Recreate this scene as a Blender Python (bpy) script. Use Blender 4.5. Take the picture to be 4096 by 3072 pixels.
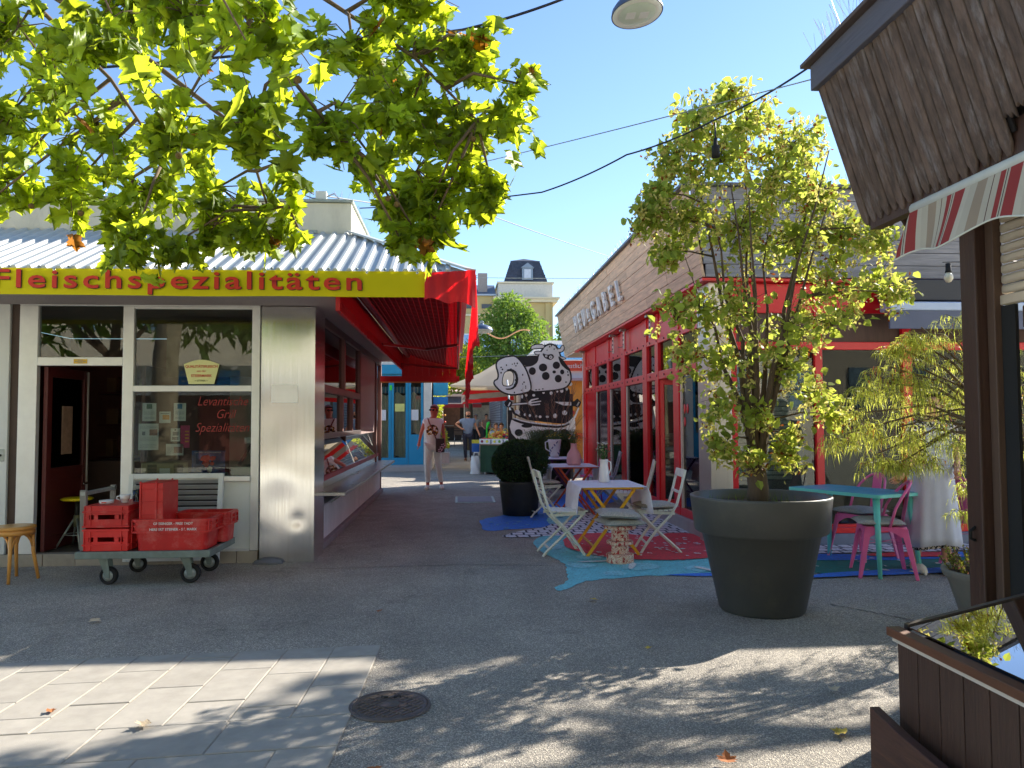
import bpy, bmesh, math, random
from mathutils import Vector, Matrix, Quaternion
from mathutils.geometry import tessellate_polygon

for o in list(bpy.data.objects):
    bpy.data.objects.remove(o)
S = bpy.context.scene
COL = S.collection
R = math.radians
rnd = random.Random(7)

# ------------------------------------------------------------------ camera
CAM_H, YAW, PITCH, ROLL = 1.42, R(4.14), R(2.64), R(0.25)
fw = Vector((math.sin(YAW) * math.cos(PITCH), math.cos(YAW) * math.cos(PITCH), math.sin(PITCH)))
rt = Vector((math.cos(YAW), -math.sin(YAW), 0))
up = rt.cross(fw)
r2 = rt * math.cos(ROLL) - up * math.sin(ROLL)
u2 = rt * math.sin(ROLL) + up * math.cos(ROLL)
cd = bpy.data.cameras.new('camera')
cd.sensor_width = 36.0
cd.lens = 36.0 * 3080 / 4096
cd.clip_start = 0.05
cd.clip_end = 2000
cam = bpy.data.objects.new('camera', cd)
cam.matrix_world = Matrix(((r2.x, u2.x, -fw.x, 0), (r2.y, u2.y, -fw.y, 0), (r2.z, u2.z, -fw.z, CAM_H), (0, 0, 0, 1)))
COL.objects.link(cam)
S.camera = cam

# ------------------------------------------------------------------ sky, sun, exposure
SUN = Vector((1.29, 0.887, 1.0)).normalized()
SUN_EL = math.asin(SUN.z)
SUN_AZ = math.atan2(SUN.x, SUN.y)
w = bpy.data.worlds.new('World')
S.world = w
w.use_nodes = True
wn = w.node_tree
sky = wn.nodes.new('ShaderNodeTexSky')
sky.sky_type = 'NISHITA'
sky.sun_disc = False
sky.sun_elevation = SUN_EL
sky.sun_rotation = SUN_AZ
sky.altitude = 200
sky.air_density = 1.0
sky.dust_density = 0.1
sky.ozone_density = 3.5
bg = wn.nodes['Background']
bg.inputs['Strength'].default_value = 0.067
wn.links.new(sky.outputs[0], bg.inputs[0])
sl = bpy.data.lights.new('sun', 'SUN')
sl.energy = 3.0
sl.angle = R(0.53)
sl.color = (1.0, 0.93, 0.82)
sun = bpy.data.objects.new('sun', sl)
sun.rotation_euler = (-SUN).to_track_quat('-Z', 'Y').to_euler()
sun.location = (20, 14, 20)
COL.objects.link(sun)
S.view_settings.view_transform = 'Standard'
S.view_settings.look = 'None'
S.view_settings.gamma = 1
S.view_settings.use_curve_mapping = False
S.view_settings.exposure = 1.95
S.cycles.use_denoising = True
S.cycles.max_bounces = 10
S.cycles.transparent_max_bounces = 24
S.cycles.sample_clamp_indirect = 6

# ------------------------------------------------------------------ materials
def lin(c):
    return tuple(((v / 255) / 12.92 if v <= 10 else (((v / 255) + .055) / 1.055) ** 2.4) for v in c) + (1,)

MATS = {}
def nodes(name):
    m = bpy.data.materials.new(name)
    m.use_nodes = True
    nt = m.node_tree
    return m, nt, nt.nodes['Principled BSDF']

def M(name, rgb, rough=.6, metal=0., var=.10, scale=6., bump=0., bscale=60., stretch=(1, 1, 1), spec=.5, rand=0.,
      dirt=0., dirt_rgb=(60, 50, 42), dscale=3., coat=0., contrast=1., k=1.3):
    """procedural paint / metal / wood: base colour, noise variation, optional grain stretch, dirt blotches, relief"""
    if name in MATS:
        return MATS[name]
    m, nt, b = nodes(name)
    N, L = nt.nodes, nt.links
    tc = N.new('ShaderNodeTexCoord')
    mp = N.new('ShaderNodeMapping')
    mp.inputs['Scale'].default_value = stretch
    L.new(tc.outputs['Object'], mp.inputs['Vector'])
    oi = N.new('ShaderNodeObjectInfo')
    if rand:
        ad = N.new('ShaderNodeVectorMath'); ad.operation = 'MULTIPLY_ADD'
        L.new(oi.outputs['Random'], ad.inputs[0])
        ad.inputs[1].default_value = (37, 53, 71)
        L.new(tc.outputs['Object'], ad.inputs[2])
        L.new(ad.outputs[0], mp.inputs['Vector'])
    nz = N.new('ShaderNodeTexNoise')
    nz.inputs['Scale'].default_value = scale
    nz.inputs['Detail'].default_value = 8
    nz.inputs['Roughness'].default_value = .62
    L.new(mp.outputs[0], nz.inputs['Vector'])
    mr = N.new('ShaderNodeMapRange')
    mr.inputs['From Min'].default_value = .5 - .22 / contrast
    mr.inputs['From Max'].default_value = .5 + .22 / contrast
    mr.inputs['To Min'].default_value = 1 - var
    mr.inputs['To Max'].default_value = 1 + var
    L.new(nz.outputs['Fac'], mr.inputs['Value'])
    val = mr.outputs[0]
    if rand:
        m2 = N.new('ShaderNodeMapRange')
        m2.inputs['To Min'].default_value = 1 - rand
        m2.inputs['To Max'].default_value = 1 + rand
        L.new(oi.outputs['Random'], m2.inputs['Value'])
        mu = N.new('ShaderNodeMath'); mu.operation = 'MULTIPLY'
        L.new(val, mu.inputs[0]); L.new(m2.outputs[0], mu.inputs[1])
        val = mu.outputs[0]
    mx = N.new('ShaderNodeMix'); mx.data_type = 'RGBA'; mx.blend_type = 'MULTIPLY'
    mx.inputs['Factor'].default_value = 1
    mx.inputs[6].default_value = tuple(max(v, min(v * k, .78)) for v in lin(rgb)[:3]) + (1,)
    L.new(val, mx.inputs[7])
    col = mx.outputs[2]
    if dirt:
        n2 = N.new('ShaderNodeTexNoise'); n2.inputs['Scale'].default_value = dscale; n2.inputs['Detail'].default_value = 10
        n2.inputs['Roughness'].default_value = .7
        L.new(mp.outputs[0], n2.inputs['Vector'])
        cr = N.new('ShaderNodeMapRange'); cr.inputs['From Min'].default_value = .52; cr.inputs['From Max'].default_value = .72
        cr.inputs['To Max'].default_value = dirt
        L.new(n2.outputs['Fac'], cr.inputs['Value'])
        m3 = N.new('ShaderNodeMix'); m3.data_type = 'RGBA'
        L.new(cr.outputs[0], m3.inputs['Factor']); L.new(col, m3.inputs[6]); m3.inputs[7].default_value = lin(dirt_rgb)
        col = m3.outputs[2]
    L.new(col, b.inputs['Base Color'])
    b.inputs['Metallic'].default_value = metal
    b.inputs['Specular IOR Level'].default_value = spec
    if coat:
        b.inputs['Coat Weight'].default_value = coat
        b.inputs['Coat Roughness'].default_value = .15
    r1 = N.new('ShaderNodeMapRange')
    r1.inputs['To Min'].default_value = max(.03, rough - .1); r1.inputs['To Max'].default_value = min(1, rough + .1)
    L.new(nz.outputs['Fac'], r1.inputs['Value']); L.new(r1.outputs[0], b.inputs['Roughness'])
    if bump:
        nb = N.new('ShaderNodeTexNoise'); nb.inputs['Scale'].default_value = bscale; nb.inputs['Detail'].default_value = 4
        L.new(mp.outputs[0], nb.inputs['Vector'])
        bp = N.new('ShaderNodeBump'); bp.inputs['Strength'].default_value = bump; bp.inputs['Distance'].default_value = .01
        L.new(nb.outputs['Fac'], bp.inputs['Height']); L.new(bp.outputs[0], b.inputs['Normal'])
    MATS[name] = m
    return m

def leafmat(name, rgb, trgb, mixf=.5, rough=.45, var=.35, spec=.4, brown=0., brgb=(120, 70, 30), attr=False):
    """leaf: diffuse + translucent (light through the blade), colour varied over the crown"""
    m, nt, b = nodes(name)
    N, L = nt.nodes, nt.links
    geo = N.new('ShaderNodeNewGeometry')
    oi = N.new('ShaderNodeObjectInfo')
    ad = N.new('ShaderNodeMath'); ad.operation = 'ADD'
    L.new(geo.outputs['Random Per Island'], ad.inputs[0]); L.new(oi.outputs['Random'], ad.inputs[1])
    fr = N.new('ShaderNodeMath'); fr.operation = 'FRACT'; L.new(ad.outputs[0], fr.inputs[0])
    mr = N.new('ShaderNodeMapRange'); mr.inputs['To Min'].default_value = 1 - var; mr.inputs['To Max'].default_value = 1 + var
    L.new(fr.outputs[0], mr.inputs['Value'])
    def tint(c):
        mx = N.new('ShaderNodeMix'); mx.data_type = 'RGBA'; mx.blend_type = 'MULTIPLY'; mx.inputs['Factor'].default_value = 1
        mx.inputs[6].default_value = lin(c); L.new(mr.outputs[0], mx.inputs[7])
        o = mx.outputs[2]
        if brown:
            gt = N.new('ShaderNodeMath'); gt.operation = 'GREATER_THAN'; gt.inputs[1].default_value = 1 - brown
            f2 = N.new('ShaderNodeMath'); f2.operation = 'MULTIPLY'; f2.inputs[1].default_value = 7.31
            L.new(fr.outputs[0], f2.inputs[0])
            f3 = N.new('ShaderNodeMath'); f3.operation = 'FRACT'; L.new(f2.outputs[0], f3.inputs[0])
            L.new(f3.outputs[0], gt.inputs[0])
            m2 = N.new('ShaderNodeMix'); m2.data_type = 'RGBA'
            L.new(gt.outputs[0], m2.inputs['Factor']); L.new(o, m2.inputs[6]); m2.inputs[7].default_value = lin(brgb)
            o = m2.outputs[2]
        return o
    L.new(tint(rgb), b.inputs['Base Color'])
    b.inputs['Roughness'].default_value = rough
    b.inputs['Specular IOR Level'].default_value = spec
    tr = N.new('ShaderNodeBsdfTranslucent')
    L.new(tint(trgb), tr.inputs['Color'])
    ms = N.new('ShaderNodeMixShader'); ms.inputs['Fac'].default_value = mixf
    L.new(b.outputs[0], ms.inputs[1]); L.new(tr.outputs[0], ms.inputs[2])
    L.new(ms.outputs[0], N['Material Output'].inputs['Surface'])
    MATS[name] = m
    return m

def clothmat(name, rgb, trgb=None, mixf=.35, rough=.85, var=.08, scale=4, stripes=None):
    """woven cloth that lets some light through; stripes = (list of (pos, rgb), period, axis)"""
    m, nt, b = nodes(name)
    N, L = nt.nodes, nt.links
    tc = N.new('ShaderNodeTexCoord')
    nz = N.new('ShaderNodeTexNoise'); nz.inputs['Scale'].default_value = scale; nz.inputs['Detail'].default_value = 6
    L.new(tc.outputs['Object'], nz.inputs['Vector'])
    mr = N.new('ShaderNodeMapRange'); mr.inputs['From Min'].default_value = .3; mr.inputs['From Max'].default_value = .7
    mr.inputs['To Min'].default_value = 1 - var; mr.inputs['To Max'].default_value = 1 + var
    L.new(nz.outputs['Fac'], mr.inputs['Value'])
    mx = N.new('ShaderNodeMix'); mx.data_type = 'RGBA'; mx.blend_type = 'MULTIPLY'; mx.inputs['Factor'].default_value = 1
    mx.inputs[6].default_value = lin(rgb); L.new(mr.outputs[0], mx.inputs[7])
    if stripes:
        lst, period, axis = stripes
        sp = N.new('ShaderNodeSeparateXYZ'); L.new(tc.outputs['Object'], sp.inputs[0])
        dv = N.new('ShaderNodeMath'); dv.operation = 'DIVIDE'; dv.inputs[1].default_value = period
        L.new(sp.outputs[axis], dv.inputs[0])
        fr = N.new('ShaderNodeMath'); fr.operation = 'FRACT'; L.new(dv.outputs[0], fr.inputs[0])
        rp = N.new('ShaderNodeValToRGB'); rp.color_ramp.interpolation = 'CONSTANT'
        e = rp.color_ramp.elements
        while len(e) < len(lst): e.new(.5)
        for i, (p, c) in enumerate(lst):
            e[i].position = p; e[i].color = lin(c)
        L.new(fr.outputs[0], rp.inputs[0]); L.new(rp.outputs[0], mx.inputs[6])
    L.new(mx.outputs[2], b.inputs['Base Color'])
    b.inputs['Roughness'].default_value = rough
    b.inputs['Specular IOR Level'].default_value = .2
    tr = N.new('ShaderNodeBsdfTranslucent')
    if trgb: tr.inputs['Color'].default_value = lin(trgb)
    else: L.new(mx.outputs[2], tr.inputs['Color'])
    ms = N.new('ShaderNodeMixShader'); ms.inputs['Fac'].default_value = mixf
    L.new(b.outputs[0], ms.inputs[1]); L.new(tr.outputs[0], ms.inputs[2])
    L.new(ms.outputs[0], N['Material Output'].inputs['Surface'])
    MATS[name] = m
    return m

def glassmat(name, tint=(235, 240, 238), refl=1.0, rough=.0, ior=1.5):
    """window pane: see-through with a Fresnel mirror on top"""
    m, nt, b = nodes(name)
    N, L = nt.nodes, nt.links
    N.remove(b)
    t = N.new('ShaderNodeBsdfTransparent'); t.inputs['Color'].default_value = lin(tint)
    g = N.new('ShaderNodeBsdfGlossy'); g.inputs['Roughness'].default_value = rough
    f = N.new('ShaderNodeFresnel'); f.inputs['IOR'].default_value = ior
    mu = N.new('ShaderNodeMath'); mu.operation = 'MULTIPLY'; mu.inputs[1].default_value = refl; mu.use_clamp = True
    L.new(f.outputs[0], mu.inputs[0])
    ms = N.new('ShaderNodeMixShader')
    L.new(mu.outputs[0], ms.inputs['Fac']); L.new(t.outputs[0], ms.inputs[1]); L.new(g.outputs[0], ms.inputs[2])
    L.new(ms.outputs[0], N['Material Output'].inputs['Surface'])
    MATS[name] = m
    return m

# ------------------------------------------------------------------ mesh helpers
class MB:
    def __init__(s):
        s.v, s.f, s.sm = [], [], []
    def add(s, vs, fs, smooth=False):
        n = len(s.v)
        s.v += [tuple(v) for v in vs]
        s.f += [tuple(i + n for i in f) for f in fs]
        s.sm += [smooth] * len(fs)
        return s
    def box(s, x0, x1, y0, y1, z0, z1):
        x0, x1 = sorted((x0, x1)); y0, y1 = sorted((y0, y1)); z0, z1 = sorted((z0, z1))
        v = [(x0, y0, z0), (x1, y0, z0), (x1, y1, z0), (x0, y1, z0), (x0, y0, z1), (x1, y0, z1), (x1, y1, z1), (x0, y1, z1)]
        return s.add(v, [(0, 3, 2, 1), (4, 5, 6, 7), (0, 1, 5, 4), (1, 2, 6, 5), (2, 3, 7, 6), (3, 0, 4, 7)])
    def obox(s, c, size, mat=None):
        hx, hy, hz = size[0] / 2, size[1] / 2, size[2] / 2
        v = [Vector((a * hx, b * hy, d * hz)) for d in (-1, 1) for a, b in ((-1, -1), (1, -1), (1, 1), (-1, 1))]
        if mat is not None: v = [mat @ p for p in v]
        v = [p + Vector(c) for p in v]
        return s.add(v, [(0, 3, 2, 1), (4, 5, 6, 7), (0, 1, 5, 4), (1, 2, 6, 5), (2, 3, 7, 6), (3, 0, 4, 7)])
    def bar(s, a, b, wd, th, up=(0, 0, 1)):
        """rectangular bar from a to b: wd across, th along 'up'"""
        a, b = Vector(a), Vector(b)
        d = (b - a)
        L = d.length
        d.normalize()
        u = Vector(up)
        if abs(d.dot(u)) > .98: u = Vector((0, 1, 0))
        x = d.cross(u).normalized(); y = x.cross(d).normalized()
        m = Matrix((x, y, d)).transposed()
        return s.obox((a + b) / 2, (wd, th, L), m)
    def tube(s, pts, r, n=8, caps=True, smooth=True):
        pts = [Vector(p) for p in pts]
        rs = r if isinstance(r, (list, tuple)) else [r] * len(pts)
        vs, fs = [], []
        t0 = (pts[1] - pts[0]).normalized()
        ref = Vector((0, 0, 1)) if abs(t0.z) < .9 else Vector((1, 0, 0))
        x = t0.cross(ref).normalized()
        for i, p in enumerate(pts):
            t = (pts[min(i + 1, len(pts) - 1)] - pts[max(i - 1, 0)])
            t = t.normalized() if t.length > 1e-9 else t0
            x = (x - t * x.dot(t))
            x = x.normalized() if x.length > 1e-6 else t.orthogonal().normalized()
            y = t.cross(x)
            for k in range(n):
                a = 2 * math.pi * k / n
                vs.append(p + (x * math.cos(a) + y * math.sin(a)) * rs[i])
        for i in range(len(pts) - 1):
            for k in range(n):
                k2 = (k + 1) % n
                fs.append((i * n + k, i * n + k2, (i + 1) * n + k2, (i + 1) * n + k))
        if caps:
            fs.append(tuple(reversed(range(n)))); fs.append(tuple(range((len(pts) - 1) * n, len(pts) * n)))
        return s.add(vs, fs, smooth)
    def lathe(s, prof, c=(0, 0, 0), n=24, smooth=True, sx=1, sy=1):
        vs, fs = [], []
        for r, z in prof:
            for k in range(n):
                a = 2 * math.pi * k / n
                vs.append((c[0] + r * sx * math.cos(a), c[1] + r * sy * math.sin(a), c[2] + z))
        for i in range(len(prof) - 1):
            for k in range(n):
                k2 = (k + 1) % n
                fs.append((i * n + k, i * n + k2, (i + 1) * n + k2, (i + 1) * n + k))
        s.add(vs, fs, smooth)
        if prof[0][0] > 1e-5: s.add([vs[k] for k in range(n)], [tuple(reversed(range(n)))])
        if prof[-1][0] > 1e-5: s.add([vs[(len(prof) - 1) * n + k] for k in range(n)], [tuple(range(n))])
        return s
    def grid(s, fn, nu, nv, smooth=True):
        vs = [fn(i / nu, j / nv) for j in range(nv + 1) for i in range(nu + 1)]
        fs = [(j * (nu + 1) + i, j * (nu + 1) + i + 1, (j + 1) * (nu + 1) + i + 1, (j + 1) * (nu + 1) + i) for j in range(nv) for i in range(nu)]
        return s.add(vs, fs, smooth)
    def prism(s, loops, z0, z1, tf=lambda x, y, z: (x, y, z)):
        """solid from 2-D outline(s) (first outer, others holes)"""
        flat = [p for lp in loops for p in lp]
        tri = tessellate_polygon([[Vector((p[0], p[1], 0)) for p in lp] for lp in loops])
        n = len(flat)
        vs = [tf(p[0], p[1], z0) for p in flat] + [tf(p[0], p[1], z1) for p in flat]
        fs = [(c, b, a) for a, b, c in tri] + [(a + n, b + n, c + n) for a, b, c in tri]
        k = 0
        for lp in loops:
            m = len(lp)
            for i in range(m):
                j = (i + 1) % m
                fs.append((k + i, k + j, k + j + n, k + i + n))
            k += m
        return s.add(vs, fs)
    def ico(s, c, r, sub=1, sc=(1, 1, 1), jit=0., smooth=True):
        bm = bmesh.new(); bmesh.ops.create_icosphere(bm, subdivisions=sub, radius=1)
        vs = []
        for v in bm.verts:
            q = 1 + rnd.uniform(-jit, jit)
            vs.append((c[0] + v.co.x * r * sc[0] * q, c[1] + v.co.y * r * sc[1] * q, c[2] + v.co.z * r * sc[2] * q))
        fs = [tuple(v.index for v in f.verts) for f in bm.faces]
        bm.free()
        return s.add(vs, fs, smooth)
    def mesh(s, name, mat, fix=True):
        me = bpy.data.meshes.new(name)
        me.from_pydata(s.v, [], s.f)
        me.polygons.foreach_set('use_smooth', s.sm)
        if mat is not None: me.materials.append(mat)
        if fix:
            bm = bmesh.new(); bm.from_mesh(me)
            bmesh.ops.recalc_face_normals(bm, faces=bm.faces)
            bm.to_mesh(me); bm.free()
        me.update()
        return me
    def build(s, name, mat, parent=None, bevel=0., seg=2, fix=True, local=False, **kw):
        return place(name, s.mesh(name, mat, fix), parent, bevel, seg, local, **kw)

BASE = {}
def place(name, me, parent=None, bevel=0., seg=2, local=False, loc=None, rot=None, **kw):
    o = bpy.data.objects.new(name, me)
    COL.objects.link(o)
    if bevel:
        md = o.modifiers.new('bevel', 'BEVEL'); md.width = bevel; md.segments = seg; md.limit_method = 'ANGLE'; md.angle_limit = R(40)
        md.harden_normals = False
    if loc is not None: o.location = loc
    if rot is not None: o.rotation_euler = rot
    if parent is not None:
        o.parent = parent
        if not local: o.matrix_parent_inverse = BASE[parent.name].inverted() if parent.name in BASE else Matrix()
        BASE[o.name] = Matrix()
    else:
        BASE[o.name] = Matrix()
    if kw: tag(o, **kw)
    return o

def tag(o, label=None, cat=None, group=None, kind=None):
    if label: o['label'] = label
    if cat: o['category'] = cat
    if group: o['group'] = group
    if kind: o['kind'] = kind
    return o

def thing(name, label, cat, loc=(0, 0, 0), rz=0., group=None):
    """an Empty at the thing's base that parents its parts"""
    o = bpy.data.objects.new(name, None)
    o.empty_display_size = .1
    COL.objects.link(o)
    o.location = loc; o.rotation_euler = (0, 0, rz)
    BASE[o.name] = Matrix.Translation(loc) @ Matrix.Rotation(rz, 4, 'Z')
    return tag(o, label, cat, group)

def part_empty(name, parent, loc, rz=0.):
    """a part made of sub-parts: an Empty under its thing (children are placed in its local frame)"""
    o = bpy.data.objects.new(name, None)
    o.empty_display_size = .05
    COL.objects.link(o)
    o.parent = parent
    o.matrix_parent_inverse = BASE[parent.name].inverted()
    o.location = loc; o.rotation_euler = (0, 0, rz)
    BASE[o.name] = Matrix.Translation(loc) @ Matrix.Rotation(rz, 4, 'Z')
    return o

def dup(root, loc, rz=0., label=None, group=None):
    """a copy of a thing with copies of its parts and sub-parts (mesh data shared)"""
    def cp(o, par):
        c = o.copy(); COL.objects.link(c); c.parent = par
        for ch in o.children: cp(ch, c)
        return c
    r = cp(root, None)
    r.location = loc; r.rotation_euler = (0, 0, rz)
    if label: r['label'] = label
    if group: r['group'] = group
    return r

def text_mesh(txt, size, depth=0., bold=0., space=1., align='CENTER', shear=0.):
    cu = bpy.data.curves.new('t', 'FONT')
    cu.body = txt; cu.size = size; cu.extrude = depth; cu.offset = bold; cu.space_character = space
    cu.align_x = align; cu.align_y = 'BOTTOM_BASELINE'; cu.shear = shear; cu.resolution_u = 3
    o = bpy.data.objects.new('t', cu); COL.objects.link(o)
    dg = bpy.context.evaluated_depsgraph_get()
    me = bpy.data.meshes.new_from_object(o.evaluated_get(dg))
    bpy.data.objects.remove(o)
    return me

def text(name, txt, size, mtx, mat, parent=None, depth=.001, **kw):
    me = text_mesh(txt, size, depth, **kw)
    me.materials.clear(); me.materials.append(mat)
    me.transform(mtx)
    return place(name, me, parent)

def face_y(x, y, z, sx=1.):   # text plane facing the camera (-Y), reading along +X
    return Matrix.Translation((x, y, z)) @ Matrix.Rotation(R(90), 4, 'X') @ Matrix.Diagonal((sx, 1, 1, 1))

def skin(name, pts, edges, mat, parent=None, root=None, sub=2, shade=True):
    """one continuous body surface grown round connected joints: pts {k:(x,y,z,rx,ry)}"""
    ks = list(pts)
    me = bpy.data.meshes.new(name)
    me.from_pydata([pts[k][:3] for k in ks], [(ks.index(a), ks.index(b)) for a, b in edges], [])
    o = bpy.data.objects.new(name, me); COL.objects.link(o)
    o.modifiers.new('s', 'SKIN')
    sv = me.skin_vertices[0].data
    for i, k in enumerate(ks):
        p = pts[k]
        sv[i].radius = (p[3], p[4] if len(p) > 4 else p[3]); sv[i].use_root = False
    sv[ks.index(root) if root else 0].use_root = True
    md = o.modifiers.new('u', 'SUBSURF'); md.levels = sub; md.render_levels = sub
    dg = bpy.context.evaluated_depsgraph_get(); dg.update()
    m2 = bpy.data.meshes.new_from_object(o.evaluated_get(dg))
    bpy.data.objects.remove(o)
    for p in m2.polygons: p.use_smooth = shade
    m2.materials.clear(); m2.materials.append(mat)
    return place(name, m2, parent)

WHITE = M('white_paint', (222, 222, 218), .45, var=.05, dirt=.25, dscale=2.)
CREAM = M('cream_enamel', (226, 216, 190), .5, var=.07, dirt=.3, dscale=5)
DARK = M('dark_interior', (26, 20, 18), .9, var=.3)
BLACKP = M('black_plastic', (38, 39, 36), .5, var=.12, dirt=.25, dirt_rgb=(90, 88, 80), dscale=9)
REDP = M('red_frame_paint', (200, 24, 34), .32, var=.07, scale=3, dirt=.15, dirt_rgb=(90, 20, 20))
STEEL = M('brushed_steel', (204, 205, 204), .16, .95, var=.025, scale=5, stretch=(20, 20, .4), dirt=.22, dirt_rgb=(130, 124, 112), dscale=1.5)
GALV = M('galvanised_metal', (150, 156, 150), .5, .6, var=.25, scale=14, dirt=.4, dirt_rgb=(105, 90, 75))
CHROME = M('bright_metal', (205, 205, 205), .2, 1., var=.05)
PANE = glassmat('window_glass', (225, 232, 230), 1.15)
DISPG = glassmat('display_glass', (200, 215, 215), 1.6)
BLACKM = M('black_rubber', (28, 28, 28), .8, var=.2)
SKIN_M = M('skin', (196, 140, 112), .5, var=.08)
# ================================================================== SETTING: ground, paving, mural
def asphalt():
    m, nt, b = nodes('asphalt')
    N, L = nt.nodes, nt.links
    tc = N.new('ShaderNodeTexCoord')
    vo = N.new('ShaderNodeTexVoronoi'); vo.inputs['Scale'].default_value = 190
    L.new(tc.outputs['Object'], vo.inputs['Vector'])
    r1 = N.new('ShaderNodeValToRGB'); e = r1.color_ramp.elements
    e[0].position = .0; e[0].color = lin((126, 121, 114)); e[1].position = 1; e[1].color = lin((220, 210, 192))
    for p, c in ((.32, (140, 134, 126)), (.6, (162, 154, 143)), (.8, (180, 171, 156))):
        k = e.new(p); k.color = lin(c)
    sp = N.new('ShaderNodeSeparateColor'); L.new(vo.outputs['Color'], sp.inputs[0]); L.new(sp.outputs[0], r1.inputs[0])
    n1 = N.new('ShaderNodeTexNoise'); n1.inputs['Scale'].default_value = .55; n1.inputs['Detail'].default_value = 9; n1.inputs['Roughness'].default_value = .65
    L.new(tc.outputs['Object'], n1.inputs['Vector'])
    mr = N.new('ShaderNodeMapRange'); mr.inputs['From Min'].default_value = .3; mr.inputs['From Max'].default_value = .7
    mr.inputs['To Min'].default_value = .82; mr.inputs['To Max'].default_value = 1.3
    L.new(n1.outputs['Fac'], mr.inputs['Value'])
    mx = N.new('ShaderNodeMix'); mx.data_type = 'RGBA'; mx.blend_type = 'MULTIPLY'; mx.inputs['Factor'].default_value = 1
    L.new(r1.outputs[0], mx.inputs[6]); L.new(mr.outputs[0], mx.inputs[7])
    n2 = N.new('ShaderNodeTexNoise'); n2.inputs['Scale'].default_value = 2.3; n2.inputs['Detail'].default_value = 6
    L.new(tc.outputs['Object'], n2.inputs['Vector'])
    m2 = N.new('ShaderNodeMapRange'); m2.inputs['From Min'].default_value = .35; m2.inputs['From Max'].default_value = .7
    m2.inputs['To Min'].default_value = .88; m2.inputs['To Max'].default_value = 1.06
    L.new(n2.outputs['Fac'], m2.inputs['Value'])
    my = N.new('ShaderNodeMix'); my.data_type = 'RGBA'; my.blend_type = 'MULTIPLY'; my.inputs['Factor'].default_value = 1
    L.new(mx.outputs[2], my.inputs[6]); L.new(m2.outputs[0], my.inputs[7])
    # old seam and hairline cracks
    wv = N.new('ShaderNodeTexVoronoi'); wv.feature = 'DISTANCE_TO_EDGE'; wv.inputs['Scale'].default_value = .28
    nd = N.new('ShaderNodeTexNoise'); nd.inputs['Scale'].default_value = 3; nd.inputs['Detail'].default_value = 6
    L.new(tc.outputs['Object'], nd.inputs['Vector'])
    va = N.new('ShaderNodeVectorMath'); va.operation = 'MULTIPLY_ADD'; va.inputs[1].default_value = (.25, .25, 0)
    L.new(nd.outputs['Color'], va.inputs[0]); L.new(tc.outputs['Object'], va.inputs[2]); L.new(va.outputs[0], wv.inputs['Vector'])
    ck = N.new('ShaderNodeMapRange'); ck.inputs['From Max'].default_value = .0022; ck.inputs['To Min'].default_value = .86; ck.inputs['To Max'].default_value = 1
    L.new(wv.outputs['Distance'], ck.inputs['Value'])
    mz = N.new('ShaderNodeMix'); mz.data_type = 'RGBA'; mz.blend_type = 'MULTIPLY'; mz.inputs['Factor'].default_value = 1
    L.new(my.outputs[2], mz.inputs[6]); L.new(ck.outputs[0], mz.inputs[7])
    # gum spots and oil stains
    vg = N.new('ShaderNodeTexVoronoi'); vg.inputs['Scale'].default_value = 2.6; L.new(tc.outputs['Object'], vg.inputs['Vector'])
    g1 = N.new('ShaderNodeMapRange'); g1.inputs['From Min'].default_value = .030; g1.inputs['From Max'].default_value = .045; g1.inputs['To Min'].default_value = .75; g1.inputs['To Max'].default_value = 0
    L.new(vg.outputs['Distance'], g1.inputs['Value'])
    m4 = N.new('ShaderNodeMix'); m4.data_type = 'RGBA'; L.new(g1.outputs[0], m4.inputs['Factor']); L.new(mz.outputs[2], m4.inputs[6])
    sg_ = N.new('ShaderNodeSeparateColor'); L.new(vg.outputs['Color'], sg_.inputs[0])
    gr_ = N.new('ShaderNodeValToRGB'); gr_.color_ramp.interpolation = 'CONSTANT'; gr_.color_ramp.elements[0].color = lin((84, 80, 76)); gr_.color_ramp.elements[1].position = .6; gr_.color_ramp.elements[1].color = lin((176, 168, 156))
    L.new(sg_.outputs[0], gr_.inputs[0]); L.new(gr_.outputs[0], m4.inputs[7])
    ns = N.new('ShaderNodeTexNoise'); ns.inputs['Scale'].default_value = 1.1; ns.inputs['Detail'].default_value = 10; ns.inputs['Roughness'].default_value = .75; ns.inputs['Distortion'].default_value = .6; L.new(tc.outputs['Object'], ns.inputs['Vector'])
    s1 = N.new('ShaderNodeMapRange'); s1.inputs['From Min'].default_value = .56; s1.inputs['From Max'].default_value = .66; s1.inputs['To Min'].default_value = 1; s1.inputs['To Max'].default_value = .74
    L.new(ns.outputs['Fac'], s1.inputs['Value'])
    m5 = N.new('ShaderNodeMix'); m5.data_type = 'RGBA'; m5.blend_type = 'MULTIPLY'; m5.inputs['Factor'].default_value = 1; L.new(m4.outputs[2], m5.inputs[6]); L.new(s1.outputs[0], m5.inputs[7])
    L.new(m5.outputs[2], b.inputs['Base Color'])
    b.inputs['Roughness'].default_value = .82
    b.inputs['Specular IOR Level'].default_value = .35
    bp = N.new('ShaderNodeBump'); bp.inputs['Strength'].default_value = .75; bp.inputs['Distance'].default_value = .007
    L.new(vo.outputs['Distance'], bp.inputs['Height']); L.new(bp.outputs[0], b.inputs['Normal'])
    MATS['asphalt'] = m
    return m

gm = MB()
gm.add([(-250, -150, 0), (250, -150, 0), (250, 350, 0), (-250, 350, 0)], [(0, 1, 2, 3)])
ground = gm.build('ground', asphalt(), kind='structure')

def slabmat():
    return M('concrete_slab', (164, 158, 148), .85, k=1, var=.13, scale=9, bump=.25, bscale=260, rand=.05, dirt=.22, dirt_rgb=(120, 112, 100), dscale=2.2)

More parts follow.
